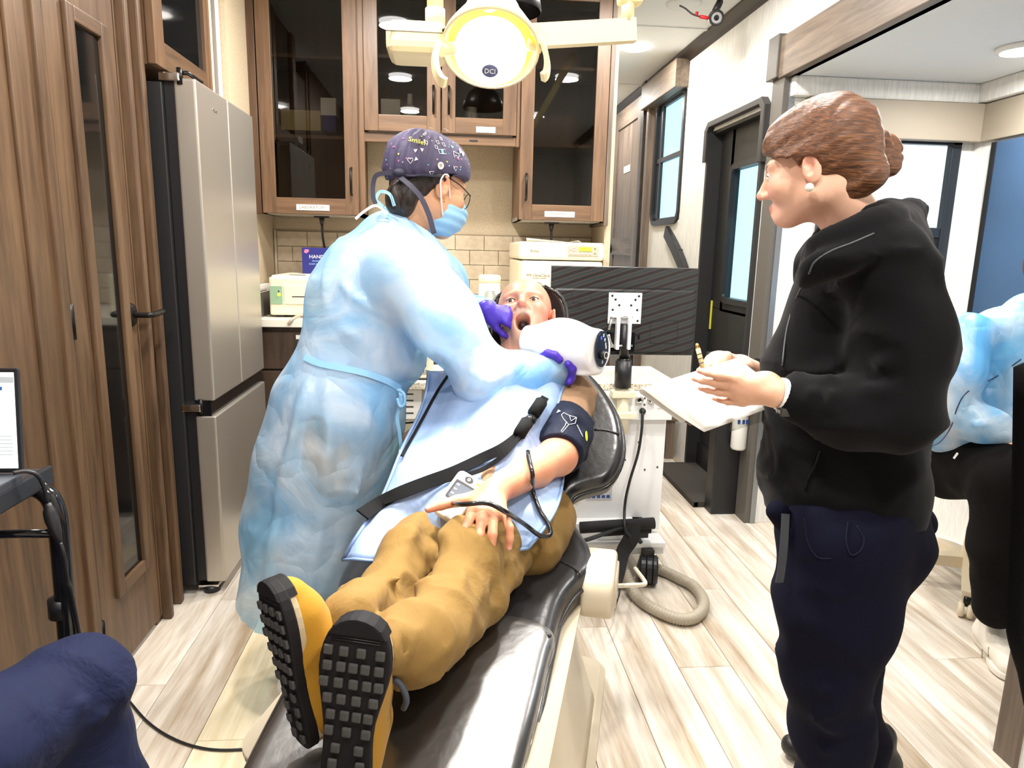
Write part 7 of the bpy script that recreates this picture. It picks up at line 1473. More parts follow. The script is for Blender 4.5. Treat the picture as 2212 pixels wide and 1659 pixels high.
# ---- lead apron draped on the body
D_ = SDF(); D_.chain([np.array((0.17, 1.90, 0.87)), np.array((0.15, 1.78, 0.82)), np.array((0.10, 1.62, 0.69)), np.array((0.06, 1.47, 0.62))], [0.10, 0.122, 0.115, 0.085], 0.08); D_.cone(sL+np.array((-0.05, 0, 0)), sR, 0.068, 0.068, 0.06)
D_.chain([np.array((0.0, 1.75, 0.76)), np.array((-0.08, 1.60, 0.65)), np.array((-0.16, 1.42, 0.58))], [0.10, 0.09, 0.06], 0.08); D_.chain([np.array((0.17, 1.60, 0.62)), kR*0.5+np.array((0.17, 1.60, 0.62))*0.5], [0.09, 0.082], 0.05); D_.chain([np.array((0.22, 1.66, 0.66)), np.array((0.19, 1.45, 0.60))], [0.085, 0.07], 0.06)
APN = mat('lead_apron', srgb(146, 170, 208), 0.36); bump(APN, noise(APN, texco(APN, (1, 1, 1)), 7, 3, 0.5, 0.8), 0.5, 0.02); bump(APN, noise(APN, texco(APN), 300, 2), 0.08, 0.001)
def curve2(pts, t):
    pp = bez([V((a, b, 0)) for a, b in pts], 8); x = t*(len(pp)-1); i = min(int(x), len(pp)-2); f = x-i; q = pp[i]*(1-f)+pp[i+1]*f; return q.x, q.y
Lc = [(926, 806), (920, 860), (898, 915), (876, 963), (850, 1020), (824, 1077), (790, 1140), (743, 1212)]; Rc = [(1228, 812), (1212, 850), (1200, 900), (1208, 950), (1220, 1000), (1212, 1060), (1194, 1120), (1140, 1186)]
nu, nv = 30, 36; grid = []
for j in range(nv+1):
    t = j/nv; l = curve2(Lc, t); r = curve2(Rc, t)
    for i in range(nu+1):
        s_ = i/nu; x = l[0]+(r[0]-l[0])*s_; y = l[1]+(r[1]-l[1])*s_ + 16*math.sin(math.pi*s_)*(1 if t > 0.9 else 0)*((t-0.9)/0.1)
        p, n = hit(D_, x, y, 1.0, 2.3, 0.0)
        if p[1] > 2.2: p = A_(x, y, np.interp(t, [0, 0.5, 1], [1.93, 1.72, 1.42]))
        grid.append(p)
g = np.array(grid).reshape(nv+1, nu+1, 3)
for _ in range(6):
    g2 = g.copy(); g2[1:-1, 1:-1] = (g[:-2, 1:-1]+g[2:, 1:-1]+g[1:-1, :-2]+g[1:-1, 2:])/4; g2[1:-1, 0] = (g[:-2, 0]+g[2:, 0])/2*0.5+g[1:-1, 0]*0.5; g2[1:-1, -1] = (g[:-2, -1]+g[2:, -1])/2*0.5+g[1:-1, -1]*0.5; g = g2
dn_ = np.array((-0.05, -0.8, 0.6)); top = g.reshape(-1, 3)
wv_ = (0.010*np.sin(top[:, 0]*26+top[:, 1]*14+1.2*np.sin(top[:, 2]*9))+0.006*np.sin(top[:, 0]*50-top[:, 1]*33))[:, None]; top = top+dn_*(0.010+wv_); bot = top-dn_*0.005
W2 = nu+1; F1 = []
for j in range(nv):
    for i in range(nu): F1.append((j*W2+i, (j+1)*W2+i, (j+1)*W2+i+1, j*W2+i+1))
nn_ = len(top); F2 = [tuple(q+nn_ for q in f[::-1]) for f in F1]; F3 = []
for i in range(nu): F3 += [(i, i+1, nn_+i+1, nn_+i), (nv*W2+i, nn_+nv*W2+i, nn_+nv*W2+i+1, nv*W2+i+1)]
for j in range(nv): k = j*W2; F3 += [(k, nn_+k, nn_+k+W2, k+W2), (k+nu, k+nu+W2, nn_+k+nu+W2, nn_+k+nu)]
ap = thing('lead_apron', 'pale blue protective apron draped over the reclining patient', 'apron', (0.1, 1.65, 0.7))
npmesh('apron_sheet', np.concatenate([top, bot]), np.array(F1+F2+F3), APN, ap)
def on_apron(px, py, lift=0.006):
    # nearest apron vertex along the pixel ray
    d = FW + RT*((px-CXP)/FPX) - UP*((py-CYP)/FPX); d = np.array(d.normalized()); q = top-np.array(CAM); tt = q@d; dist = np.linalg.norm(q-tt[:, None]*d, axis=1); i = np.argsort(dist)[:4]; w_ = 1/(dist[i]+1e-4); t = (tt[i]*w_).sum()/w_.sum(); return np.array(CAM)+d*(t-lift)
hem = [top[j*W2] for j in range(0, nv+1, 2)]; tube('hem_piping', [q+dn_*0.003 for q in hem], 0.004, mat('apron_hem', srgb(120, 146, 186), 0.5), ap, 6, 2); tube('hem_piping', [top[nv*W2+i]+dn_*0.002 for i in range(0, nu+1, 2)], 0.004, MATS['apron_hem'], ap, 6, 2); tube('hem_piping', [top[j*W2+nu]+dn_*0.002 for j in range(0, nv+1, 2)], 0.004, MATS['apron_hem'], ap, 6, 2)
STR = mat('strap_webbing', (0.005, 0.005, 0.0055), 0.85, Specular_IOR_Level=0.2)
oa = on_apron
ribbon('strap', [oa(1178, 858, 0.02), oa(1160, 885, 0.02), oa(1135, 925, 0.018), oa(1090, 965, 0.016), oa(1040, 990, 0.012), oa(980, 1018, 0.010), oa(920, 1040, 0.01), oa(860, 1065, 0.01), oa(815, 1090, 0.012), oa(783, 1112, 0.015)], 0.024, 0.003, STR, ap, up=tuple(dn_), scale=[0.8, 0.9, 0.9, 1, 1, 1, 1, 1.1, 1.3, 1.4])
ribbon('strap', [oa(1125, 940, 0.02), oa(1095, 975, 0.018), oa(1050, 1010, 0.014), oa(1000, 1028, 0.012), oa(940, 1045, 0.014), oa(880, 1068, 0.014), oa(830, 1085, 0.016)], 0.010, 0.003, STR, ap, up=tuple(dn_))
ribbon('strap', [oa(974, 802, 0.012), oa(945, 845, 0.010), oa(915, 900, 0.010), oa(890, 945, 0.012), oa(868, 985, 0.02)], 0.007, 0.003, STR, ap, up=tuple(dn_))
for (a, b, c_, d_) in ((1170, 868, 1152, 895), (1138, 912, 1122, 938)): tube('buckle', [oa(a, b, 0.028), oa(c_, d_, 0.026)], 0.016, STR, ap, 8, 1)
tube('buckle_ring', [oa(1148, 905, 0.03), oa(1140, 912, 0.03)], 0.014, BLACKM, ap, 8, 1)
# ---- blood pressure cuff, monitor, tube
cu = thing('pressure_cuff', 'dark navy blood pressure cuff wrapped around the patient upper arm', 'cuff', V(sL*0.4+eL*0.6))
CUF = cloth('cuff_nylon', srgb(30, 34, 50), 0.6, 0.0, ((200, 0.3, 0.001),), (14, 0.4, 0.01)); ca0, ca1 = sL*0.52+eL*0.48, eL+(eL-sL)*(-0.02); CF = SDF(); CF.cone(ca0, ca1, 0.076, 0.062, 0); axn = (ca1-ca0)/np.linalg.norm(ca1-ca0); CF.plane(ca0, -axn, 0.004); CF.plane(ca1, axn, 0.004)
CF.disp(wrinkle(0.006, 16, (1, 1, 1), 2)); FL = SDF(); f0, f1 = A_(1235, 925, 1.66), A_(1262, 965, 1.68); FL.cone(A_(1232, 905, 1.665), A_(1262, 940, 1.69), 0.024, 0.012, 0); FL.cone(A_(1225, 940, 1.655), A_(1255, 985, 1.675), 0.022, 0.012, 0.02); FL.cone(A_(1262, 940, 1.69), A_(1258, 985, 1.68), 0.012, 0.010, 0.02)
CF.fn(FL, 0.02); CF.lo = np.minimum(CF.lo, FL.lo); CF.hi = np.maximum(CF.hi, FL.hi); a_, b_ = CF.mesh(0.0042, 0.01); cf = npmesh('cuff_wrap', a_, b_, CUF, cu); CW = mat('cuff_print', srgb(214, 220, 226), 0.6)
hc_ = lambda a, b: hit(CF, a, b, 1.3, lift=0.0012)[0]
for ln in ([(1218, 892), (1230, 898), (1245, 902), (1242, 915), (1228, 918), (1217, 905)], [(1228, 918), (1220, 928), (1214, 935), (1212, 932), (1220, 921), (1224, 912)], [(1230, 898), (1233, 910), (1245, 902)], [(1217, 905), (1213, 897), (1218, 892)]): tube('arm_diagram', [hc_(a, b) for a, b in ln], 0.0009, CW, cf, 5, 1)
p, n = hit(CF, 1207, 889, 1.3, lift=0.001); prism('index_mark', [(-0.006, -0.004), (0.006, -0.004), (0, 0.007)], align(V(p), V(n), RT), 0.0006, CW, cf)
for k in range(4): tube('print_line', [hc_(1246+k*3, 918+k*6), hc_(1249+k*3, 926+k*6)], 0.0009, CW, cf, 5, 1)
p, n = hit(CF, 1266, 942, 1.3, lift=0.001); prism('brand_oval', [(0.007*math.cos(t), 0.013*math.sin(t)) for t in np.linspace(0, 6.28, 16, endpoint=False)], align(V(p), V(n), RT), 0.0006, mat('lime_print', srgb(206, 214, 60), 0.6), cf)
tube('cuff_connector', [A_(1222, 965, 1.64), A_(1228, 985, 1.65), A_(1224, 1000, 1.66)], 0.009, BLACK, cu, 8, 3)
bpm = thing('pressure_monitor', 'white blood pressure monitor with grey screen lying on the apron', 'monitor', V(oa(990, 1070, 0.0)))
c0 = V(oa(990, 1073, 0.034)); nN = V((-0.10, -0.72, 0.66)).normalized(); upv = RT*0.47+UP*0.88; Mb = align(c0, nN, upv.cross(nN)); WHM = mat('monitor_white', srgb(240, 240, 242), 0.25)
if (Mb @ V((0, 1, 0))-c0).dot(upv) < 0: Mb = Mb @ Matrix.Rotation(math.pi, 4, 'Z')
prism('case', rrect(0.064, 0.110, 0.012, 5), Mb @ Matrix.Translation((0, 0, -0.018)), 0.024, WHM, bpm, 0.006, 3, True); prism('screen', rrect(0.044, 0.042, 0.002, 2), Mb @ Matrix.Translation((0, 0.008, 0.0056)), 0.0012, mat('lcd_grey', srgb(96, 104, 116), 0.15), bpm); ringframe('screen_bezel', Mb @ Matrix.Translation((0, 0.008, 0.0064)), 0.048, 0.046, 0.003, 0.004, 0.0008, BLACK, bpm)
prism('button', [(0.010*math.cos(t), 0.007*math.sin(t)) for t in np.linspace(0, 6.28, 18, endpoint=False)], Mb @ Matrix.Translation((0.0, 0.042, 0.0056)), 0.002, BLACK, bpm); ringframe('button_mark', Mb @ Matrix.Translation((0.0, 0.042, 0.0078)), 0.007, 0.007, 0.0033, 0.001, 0.0004, WHITEP, bpm); prism('brand_mark', rrect(0.008, 0.006, 0.001, 2), Mb @ Matrix.Translation((0.022, 0.043, 0.0058)), 0.0006, MATS['lime_print'], bpm)
for k in range(3): prism('screen_digit', rrect(0.007, 0.003, 0.0005, 1), Mb @ Matrix.Translation((-0.014, 0.021-k*0.011, 0.0068)), 0.0004, PAPER, bpm)
U3 = SDF(); U3.fn(D_); U3.fn(T, 0); U3.fn(S2, 0)
th = lambda a, b, l=0.012: hit(U3, a, b, 0.9, 2.3, l)[0]
tb = tag(tube('air_hose', [oa(950, 1110, 0.035), th(975, 1102, 0.03), th(1010, 1096, 0.014), th(1050, 1096, 0.014), th(1090, 1112, 0.02), th(1125, 1138, 0.02), th(1158, 1158, 0.015), th(1180, 1158, 0.015), th(1176, 1138, 0.015), th(1158, 1110, 0.015), th(1142, 1070, 0.02), th(1135, 1030, 0.02), th(1138, 1000, 0.014), th(1141, 986, 0.012)], 0.0052, mat('hose_black', (0.012, 0.012, 0.013), 0.2), None, 10, 6), 'black rubber hose looping from monitor across the patient hand', 'hose')
# ================================================================== person: seated in the alcove
sr = thing('person', 'seated person in blue gown and black trousers inside the slide-out alcove', 'person', (1.62, 2.05, 0))
hpR = A_(2045, 985, 2.10); kn, an = A_(2180, 1030, 1.84), A_(2160, 1320, 1.86); kn2, an2 = A_(2290, 1000, 1.95), A_(2280, 1260, 2.0)
ch0 = A_(2160, 820, 2.12); sA, sB = A_(2090, 735, 2.02), A_(2300, 720, 2.25); eA, wA = A_(2062, 880, 1.98), A_(2190, 945, 1.86); nkR = A_(2262, 655, 2.15)
S_ = SDF(); S_.chain([hpR+np.array((0.1, 0.05, 0)), ch0, nkR], [0.12, 0.11, 0.05], 0.05); hcR = nkR+np.array((0.03, -0.03, 0.16)); h4 = head_sdf(hcR, basis((0.55, -0.75, -0.3), (0, 0, 1)), 1.0); S_.fn(h4); S_._b([hcR], 0.14); S_.cone(nkR, hcR, 0.05, 0.05, 0.03)
S_.chain([sA, eA, wA], [0.05, 0.042, 0.028], 0.02); S_.chain([sB, sB+np.array((0.02, -0.1, -0.25)), kn2+np.array((0, 0.05, 0.1))], [0.05, 0.04, 0.03], 0.02); S_.chain([hpR, kn, an], [0.07, 0.055, 0.035], 0.03); S_.chain([hpR+np.array((0.2, 0.1, 0)), kn2, an2], [0.07, 0.055, 0.035], 0.03)
fy = np.array((0.45, -0.6, -0.45)); fy /= np.linalg.norm(fy); bz = np.array((0, -0.5, 0.85)); bz -= fy*(bz@fy); bz /= np.linalg.norm(bz); S2b = SDF(); hand_add(S2b, wA, np.stack([np.cross(fy, bz), fy, bz]), [(25, 30, 20)]*4, s=0.95); v1, f1 = S_.mesh(0.009); v2, f2 = S2b.mesh(0.0036, 0.01); vv, FF = join([(v1, f1), (v2, f2)]); npmesh('body', vv, FF, SK1, sr, paint(vv, srgb(232, 180, 152), [])); eyes(h4, sr)
HH = SDF(); HH.ell(hcR+np.array((0, 0, 0.045)), (0.09, 0.1, 0.085), 0); HH.ell(hcR+np.array((-0.05, 0.06, -0.03)), (0.05, 0.05, 0.07), 0.03); a_, b_ = HH.mesh(0.008, 0.01); npmesh('hair', a_, b_, DH, sr)
G2 = SDF(); G2.chain([A_(2215, 690, 2.12), A_(2160, 760, 2.11), A_(2140, 860, 2.10), A_(2110, 950, 2.09)], [0.085, 0.125, 0.14, 0.155], 0.05); G2.cone(sA, sB, 0.075, 0.075, 0.05); G2.chain([sA, A_(2075, 800, 1.98), eA], [0.082, 0.080, 0.068], 0.04); G2.chain([eA, A_(2130, 915, 1.91), wA], [0.068, 0.058, 0.042], 0.03); G2.chain([sB, sB+np.array((0.02, -0.1, -0.25))], [0.08, 0.07], 0.04); G2.cone(A_(2030, 930, 2.05), A_(2150, 955, 1.98), 0.055, 0.05, 0.05)
G2.disp(wrinkle(0.012, 8, (1, 1, 0.8), 3.0, False)); G2.disp(wrinkle(0.010, 9, (1, 1, 0.6), 7.0))
for pts in ([A_(2060, 750, 1.90), A_(2110, 752, 1.89), A_(2170, 765, 1.92)], [A_(2050, 840, 1.9), A_(2090, 860, 1.89), A_(2130, 870, 1.88)], [A_(2060, 900, 1.9), A_(2110, 920, 1.87), A_(2150, 910, 1.86)]): G2.disp(fold(pts, 0.012, 0.012))
G2.sub(lambda P_: SDF().cone(nkR, hcR, 0.06, 0.09, 0)(P_), 0.01); gv, gf = G2.mesh(0.009); wd4 = (wA-eA)/np.linalg.norm(wA-eA); gv, gf = cutfaces(gv, gf, lambda c: ((c-wA)@wd4 < 0.01) | (np.linalg.norm(c-wA, axis=1) > 0.1)); npmesh('gown', gv, gf, gown_mat('blue_gown', srgb(120, 196, 244), 0.84), sr)
S_ = SDF(); S_.chain([A_(2180, 830, 2.12), A_(2120, 960, 2.10)], [0.105, 0.12], 0.05); S_.chain([sA, (sA+eA)/2], [0.062, 0.06], 0.04); a_, b_ = S_.mesh(0.012); npmesh('shirt', a_, b_, SCRUB, sr)
BT = cloth('black_trousers', (0.005, 0.004, 0.004), 0.9, 0.0, ((500, 0.2, 0.001),)); T2 = SDF(); T2.chain([A_(2055, 1000, 2.12), A_(2120, 1010, 1.98), kn, A_(2160, 1180, 1.85), A_(2150, 1310, 1.86)], [0.105, 0.102, 0.092, 0.075, 0.062], 0.04); T2.chain([A_(2200, 990, 2.2), kn2, A_(2280, 1150, 1.97), an2], [0.11, 0.095, 0.075, 0.06], 0.04); T2.cone(A_(2055, 1000, 2.12), A_(2200, 990, 2.22), 0.11, 0.11, 0.05); T2.disp(wrinkle(0.010, 9, (1, 1, 1), 2.0)); T2.disp(fold([A_(2110, 1320, 1.80), A_(2150, 1335, 1.79), A_(2190, 1320, 1.8)], 0.01, 0.014)); a_, b_ = T2.mesh(0.010); npmesh('trousers', a_, b_, BT, sr)
p, n = hit(T2, 2066, 985, 1.5, lift=0.002); prism('pocket_tag', rrect(0.022, 0.009, 0.002, 2), align(V(p), V(n), RT), 0.001, PAPER, sr); p, n = hit(T2, 1995, 970, 1.5, lift=0.002)
def sneaker(name, heel, toe, m, parent, w=0.04):
    heel, toe = np.array(heel, float), np.array(toe, float); d = (toe-heel)/np.linalg.norm(toe-heel); L_ = np.linalg.norm(toe-heel); z = np.array((0, 0, 1.0)); S_ = SDF()
    S_.chain([heel+d*0.04+z*0.045, heel+d*L_*0.55+z*0.045, heel+d*(L_-0.03)+z*0.032], [w, w, w*0.8], 0.02); S_.cone(heel+d*0.04+z*0.05, heel+d*0.05+z*0.095, w, w*0.95, 0.02); S_.cone(heel+d*0.10+z*0.075, heel+d*0.17+z*0.055, w*0.75, w*0.7, 0.02); S_.sub(lambda P_: SDF().cone(heel+d*0.05+z*0.085, heel+d*0.05+z*0.2, w*0.78, w*0.9, 0)(P_), 0.006); S_.plane((0, 0, 0.018), (0, 0, -1)); a_, b_ = S_.mesh(0.005, 0.01); sh = npmesh(name, a_, b_, m, parent)
    x = np.cross(d, z); M = Matrix((V(x), V(d), V(z))).transposed().to_4x4(); M = Matrix.Translation(V(heel)) @ M @ Matrix.Scale(L_/0.291, 4); prism('outsole', [(a*0.95, b) for a, b in shoe_outline()], M, 0.024, m, sh, 0.006); return sh, S_
WSH = mat('white_sneaker', srgb(232, 226, 214), 0.6)
q0 = PZ(2120, 1380, 0.004); q1 = PZ(2190, 1480, 0.004); q1 = q0+(q1-q0).normalized()*0.25
shn, ssd = sneaker('sneaker', q0, q1, WSH, sr); GT = mat('sneaker_grey', srgb(150, 138, 120), 0.5)
def sd(px, py): return hit(ssd, px, py, 1.2, lift=0.001)[0]
for a in ([(2122, 1422), (2122, 1402)], [(2122, 1402), (2136, 1418)], [(2136, 1418), (2136, 1398)]): tube('side_letter', [sd(*q) for q in a], 0.0018, GT, shn, 6, 1)
for k in range(4): tube('lace', [sd(2140+k*8, 1375+k*10), sd(2150+k*9, 1372+k*11), sd(2158+k*9, 1378+k*10)], 0.0022, WHITEP, shn, 6, 3)
sneaker('sneaker', V((an2[0], an2[1]+0.03, 0.004)), V((an2[0]+0.06, an2[1]-0.20, 0.004)), WSH, sr)
tag(tube('earbud_cord', [hit(G2, 2205, 775, 1.4, lift=0.004)[0], hit(G2, 2150, 815, 1.4, lift=0.004)[0], hit(G2, 2090, 845, 1.4, lift=0.004)[0], hit(G2, 2068, 880, 1.4, lift=0.004)[0], hit(G2, 2055, 920, 1.4, lift=0.005)[0], A_(2030, 955, 1.93), A_(2000, 968, 1.95), A_(1985, 985, 1.97)], 0.002, mat('cord_navy', (0.02, 0.03, 0.08), 0.4), None, 6, 6), 'thin dark cord running down the seated gown onto the lap', 'cord')
# stool
sl = thing('operator_stool', 'cream rolling stool under the seated person in the alcove', 'stool', (1.75, 2.2, 0)); IV = mat('stool_ivory', srgb(222, 208, 180), 0.4); sc_ = np.array(PZ(2098, 1225, 0.09)); sx0, sy0 = sc_[0], sc_[1]
lathe('seat', [(0, 0.50), (0.16, 0.50), (0.19, 0.48), (0.195, 0.45), (0.17, 0.43), (0, 0.43)], IV, sl, 32, Matrix.Translation((sx0+0.02, sy0+0.02, 0))); lathe('seat_pan', [(0, 0.43), (0.15, 0.43), (0.15, 0.41), (0.04, 0.40), (0, 0.40)], CREAMP, sl, 24, Matrix.Translation((sx0+0.02, sy0+0.02, 0)))
lathe('gas_column', [(0.045, 0.09), (0.035, 0.2), (0.028, 0.28), (0.02, 0.29), (0.02, 0.41)], IV, sl, 20, Matrix.Translation((sx0, sy0, 0)), cap=False)
e0 = np.array(PZ(2084, 1345, 0.075)); a0_ = math.atan2(e0[1]-sy0, e0[0]-sx0)
for k in range(5):
    a = a0_+k*2*math.pi/5; d = V((math.cos(a), math.sin(a), 0)); c = V((sx0, sy0, 0)); ribbon('base_leg', [c+V((0, 0, 0.115)), c+d*0.13+V((0, 0, 0.11)), c+d*0.27+V((0, 0, 0.085))], 0.052, 0.04, IV, sl, up=(0, 0, 1), sm=4, scale=[1.25, 1.0, 0.75])
    cs = c+d*0.265; tube('caster_stem', [cs+V((0, 0, 0.08)), cs+V((0, 0, 0.045))], 0.012, BLACKM, sl, 8, 1)
    for s_ in (-1, 1): lathe('caster_wheel', [(0, -0.009), (0.022, -0.010), (0.028, -0.006), (0.028, 0.006), (0.022, 0.010), (0, 0.009)], IV, sl, 20, align(cs+V((-d.y, d.x, 0))*(0.014*s_)+V((0, 0, 0.028)), V((-d.y, d.x, 0)).normalized()))
# ================================================================== person: knee at lower left
slf = thing('person', 'seated person in navy trousers with one knee at the lower left', 'person', (-0.62, 0.85, 0))
k1, hpL, an1 = A_(172, 1478, 1.05), np.array((-0.74, 0.70, 0.56)), np.array((-0.50, 1.04, 0.08)); k2, an2b = np.array((-0.80, 1.00, 0.555)), np.array((-0.76, 1.05, 0.08))
S_ = SDF(); tb0 = np.array((-0.78, 0.62, 0.56)); S_.chain([tb0, tb0+np.array((0.02, -0.02, 0.28)), tb0+np.array((0.04, 0.0, 0.50))], [0.12, 0.12, 0.055], 0.05); hcL = tb0+np.array((0.05, 0.02, 0.68)); h5 = head_sdf(hcL, basis((0.5, 0.8, -0.2), (0, 0, 1)), 1.0, True); S_.fn(h5); S_._b([hcL], 0.14); S_.cone(tb0+np.array((0.04, 0, 0.48)), hcL, 0.052, 0.05, 0.03); S_.chain([hpL, k1, an1], [0.06, 0.045, 0.035], 0.03); S_.chain([tb0, k2, an2b], [0.07, 0.055, 0.035], 0.03)
for sg in (1, -1): shp = tb0+np.array((0.12*sg+0.03, -0.10*sg, 0.46)); S_.chain([shp, shp+np.array((-0.01, -0.06, -0.26)), shp+np.array((0.03, 0.10, -0.36))], [0.05, 0.04, 0.028], 0.03)
a_, b_ = S_.mesh(0.009); npmesh('body', a_, b_, SK3, slf, paint(a_, srgb(226, 178, 150), [])); eyes(h5, slf)
NB = cloth('blue_navy_trousers', srgb(23, 28, 54), 0.75, 0.02, ((420, 0.2, 0.001),), (9, 0.6, 0.02)); T3 = SDF(); T3.chain([hpL, (hpL+k1)/2, k1, A_(160, 1600, 1.05), an1], [0.105, 0.092, 0.070, 0.074, 0.075], 0.02); T3.chain([tb0, k2, an2b], [0.11, 0.08, 0.085], 0.03); T3.cone(tb0, hpL, 0.12, 0.11, 0.04)
for pts, w_, a2 in (([A_(60, 1330, 0.84), A_(90, 1370, 0.88), A_(85, 1430, 0.88)], 0.010, 0.010), ([A_(200, 1500, 0.97), A_(160, 1540, 0.97), A_(120, 1570, 0.98)], 0.010, 0.012), ([A_(262, 1440, 0.99), A_(190, 1460, 0.97), A_(130, 1490, 0.96)], 0.009, 0.009), ([A_(140, 1400, 0.93), A_(180, 1410, 0.95), A_(220, 1440, 0.97)], 0.008, 0.007), ([A_(250, 1540, 1.0), A_(180, 1570, 0.98), A_(130, 1560, 0.98)], 0.010, 0.010)): T3.disp(fold(pts, w_, a2))
T3.disp(wrinkle(0.012, 11, (1, 1, 1), 31.0)); a_, b_ = T3.mesh(0.0075); a_ = relax(a_, b_, 1, 0.4); npmesh('trousers', a_, b_, NB, slf)
S_ = SDF(); S_.chain([tb0+np.array((0, 0, 0.04)), tb0+np.array((0.02, -0.02, 0.28)), tb0+np.array((0.04, 0, 0.44))], [0.13, 0.14, 0.09], 0.05)
for sg in (1, -1): shp = tb0+np.array((0.12*sg+0.03, -0.10*sg, 0.46)); S_.chain([shp, shp+np.array((-0.01, -0.06, -0.26))], [0.065, 0.055], 0.04)
a_, b_ = S_.mesh(0.011); npmesh('shirt', a_, b_, MATS['navy_shirt'], slf); HH = SDF(); HH.ell(hcL+np.array((-0.02, -0.03, 0.045)), (0.088, 0.095, 0.08), 0); a_, b_ = HH.mesh(0.008, 0.01); npmesh('hair', a_, b_, DH, slf)
for an_ in (an1, an2b): sneaker('shoe', V((an_[0]-0.02, an_[1]-0.05, 0.004)), V((an_[0]+0.09, an_[1]+0.20, 0.004)), BLACK, slf)
st2 = thing('seat_stool', 'black round stool under the person at the lower left', 'stool', (-0.80, 0.64, 0)); lathe('cushion', [(0, 0.45), (0.15, 0.45), (0.16, 0.43), (0.15, 0.40), (0, 0.40)], BLACK, st2, 28, Matrix.Translation((-0.79, 0.64, 0.0)))
for k in range(4): a = k*math.pi/2+0.6; tube('leg', [(-0.79+0.06*math.cos(a), 0.64+0.06*math.sin(a), 0.40), (-0.79+0.15*math.cos(a), 0.64+0.15*math.sin(a), 0.0)], 0.012, BLACKM, st2, 8, 1)
# ================================================================== laptop and its table
lt_ = thing('laptop_table', 'black tubular laptop table against the wood wall', 'table', (-0.80, 1.05, 0)); box('table_top', (-0.94, 0.80, 0.835), (-0.70, 1.24, 0.853), mat('dark_grey_board', (0.03, 0.03, 0.032), 0.5), lt_, 0.004); box('edge_lip', (-0.705, 0.80, 0.825), (-0.695, 1.24, 0.858), BLACK, lt_, 0.003)
for (yy, nm) in ((1.21, 'leg'), (0.84, 'leg')): tube(nm, [(-0.73, yy, 0.83), (-0.70, yy, 0.822), (-0.682, yy, 0.79), (-0.680, yy, 0.70), (-0.690, yy, 0.30), (-0.695, yy, 0.02)], 0.016, BLACKG, lt_, 12, 5); lathe('foot', [(0, 0), (0.022, 0), (0.022, 0.03), (0.016, 0.05)], BLACK, lt_, 14, Matrix.Translation((-0.695, yy, 0)))
for yy in (1.21, 0.84): tube(nm, [(-0.92, yy, 0.83), (-0.92, yy, 0.02)], 0.016, BLACKG, lt_, 12, 1)
tube('cross_bar', [(-0.92, 1.205, 0.745), (-0.682, 1.205, 0.745)], 0.008, BLACKG, lt_, 8, 1); tube('leg_collar', [(-0.6915, 1.21, 0.585), (-0.6905, 1.21, 0.62)], 0.019, BLACK, lt_, 12, 1)
lp = thing('laptop', 'dark laptop with a bright white screen on the left edge', 'laptop', (-0.83, 1.1, 0.853)); Mk = Matrix.Translation((-0.695, 1.155, 0.868)); LG = mat('laptop_grey', (0.05, 0.05, 0.06), 0.35, 0.4)
box('base', (-0.945, 0.93, 0.855), (-0.695, 1.155, 0.871), LG, lp, 0.003); box('keyboard', (-0.935, 0.99, 0.8705), (-0.715, 1.13, 0.8725), mat('keys', (0.02, 0.02, 0.025), 0.5), lp)
tl0 = P(30, 1003, 1.15); tl1 = P(27, 792, 1.165); hgt = 0.165
Ms = Matrix.Translation((-0.695, 1.155, 0.872)) @ Matrix.Rotation(math.radians(-6), 4, 'X'); box('lid', (-0.255, 0, 0), (0, 0.008, 0.172), BLACK, lp, 0.003, Ms); scr = box('screen', (-0.25, -0.001, 0.008), (-0.006, 0.0005, 0.165), emit('screen_white', (0.86, 0.95, 1.0, 1), 1.3), lp, 0, Ms)
IC = mat('ui_blue', srgb(60, 110, 190), 0.5); box('ui_bar', (-0.25, -0.0014, 0.148), (-0.006, -0.0009, 0.158), mat('ui_grey', srgb(200, 214, 224), 0.5), lp, 0, Ms); box('ui_icon', (-0.030, -0.0018, 0.136), (-0.024, -0.0012, 0.142), IC, lp, 0, Ms)
for k in range(6): box('ui_row', (-0.24, -0.0014, 0.030+k*0.006), (-0.012, -0.0010, 0.0315+k*0.006), MATS['ui_grey'], lp, 0, Ms)
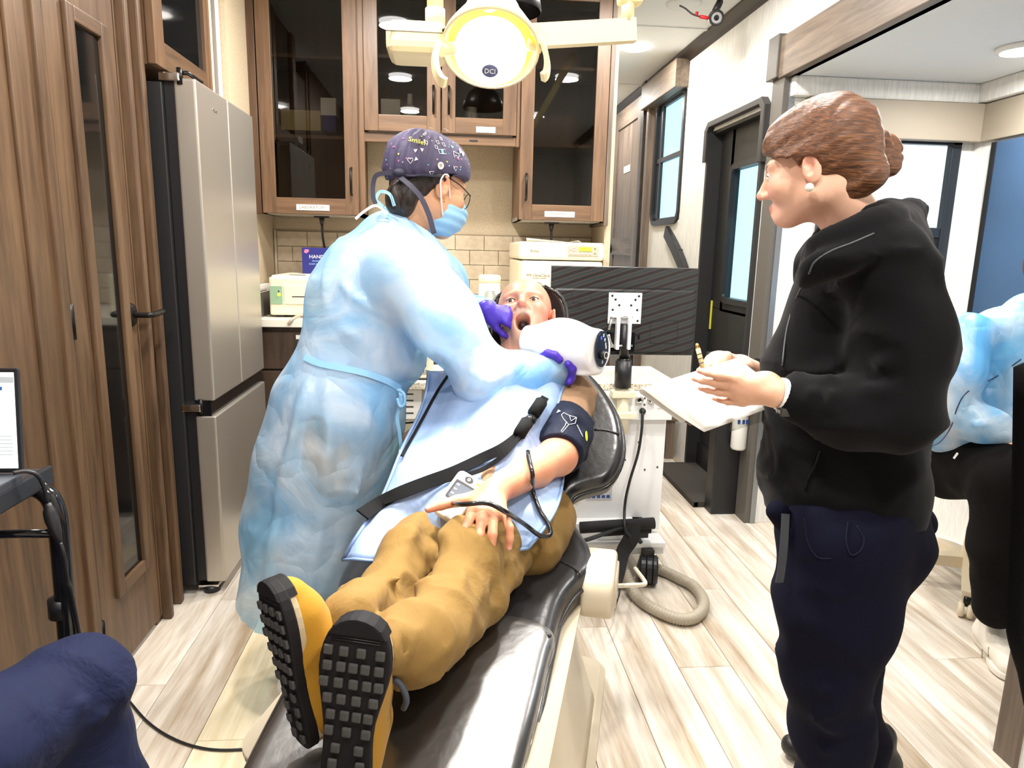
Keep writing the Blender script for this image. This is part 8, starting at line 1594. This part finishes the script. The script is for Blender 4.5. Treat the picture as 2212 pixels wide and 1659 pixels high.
lc = thing('laptop_cable', 'black charging cable with adapter hanging beside the laptop table', 'cable', (-0.68, 1.15, 0.6)); tube('cable', [P(28, 1022, 1.13), P(55, 1018, 1.14), P(80, 1026, 1.15), P(94, 1050, 1.16), P(102, 1085, 1.17)], 0.0035, BLACK, lc, 8, 6); tube('adapter', [P(104, 1086, 1.17), P(108, 1110, 1.17), P(118, 1140, 1.17), P(130, 1172, 1.17)], 0.009, BLACK, lc, 8, 4, scale=[0.5, 1.1, 1.2, 1.0, 0.4]); tube('cable', [P(130, 1172, 1.17), P(138, 1200, 1.17), P(145, 1250, 1.18), P(160, 1310, 1.2), V((-0.665, 1.24, 0.30)), V((-0.67, 1.27, 0.03)), V((-0.70, 1.32, 0.005)), V((-0.80, 1.50, 0.005)), V((-0.885, 1.78, 0.005))], 0.0035, BLACK, lc, 8, 6)
tag(tube('floor_cable', [PZ(270, 1503, 0.005), PZ(320, 1560, 0.005), PZ(380, 1598, 0.005), PZ(450, 1618, 0.005), PZ(530, 1618, 0.005), PZ(600, 1605, 0.005)], 0.0032, BLACK, None, 8, 6), 'thin black cable lying across the floor towards the chair foot', 'cable')
# ================================================================== black chair at the right edge
bc_ = thing('black_chair', 'black upholstered chair back cut off by the right picture edge', 'chair', (0.95, 0.98, 0)); vsb = smooth2([(a+34, b) for a, b in [(2190, 800), (2186, 1000), (2178, 1200), (2170, 1360), (2178, 1420), (2196, 1480), (2225, 1580), (2330, 1600), (2420, 1560), (2430, 800), (2300, 760)]], 3); Yb = 0.98; poly = [P(a, b, Yb) for a, b in vsb]
prism('backrest', [(p.x, p.z) for p in poly], Matrix.Translation((0, Yb+0.04, 0)) @ Matrix.Rotation(math.radians(90), 4, 'X'), 0.05, cloth('black_upholstery', (0.003, 0.003, 0.0032), 0.8, 0.0, ((120, 0.3, 0.002),)), bc_, 0.015, 3, True)
xs = [p.x for p in poly]; x0_, x1_ = min(xs)+0.03, max(xs); box('seat', (x0_+0.12, 0.55, 0.40), (x1_, 0.99, 0.46), MATS['black_upholstery'], bc_, 0.02)
for x in (x0_+0.14, x1_-0.02):
    for y in (0.58, 0.97): tube('leg', [(x, y, 0.41), (x, y, 0.0)], 0.012, BLACKM, bc_, 8, 1)
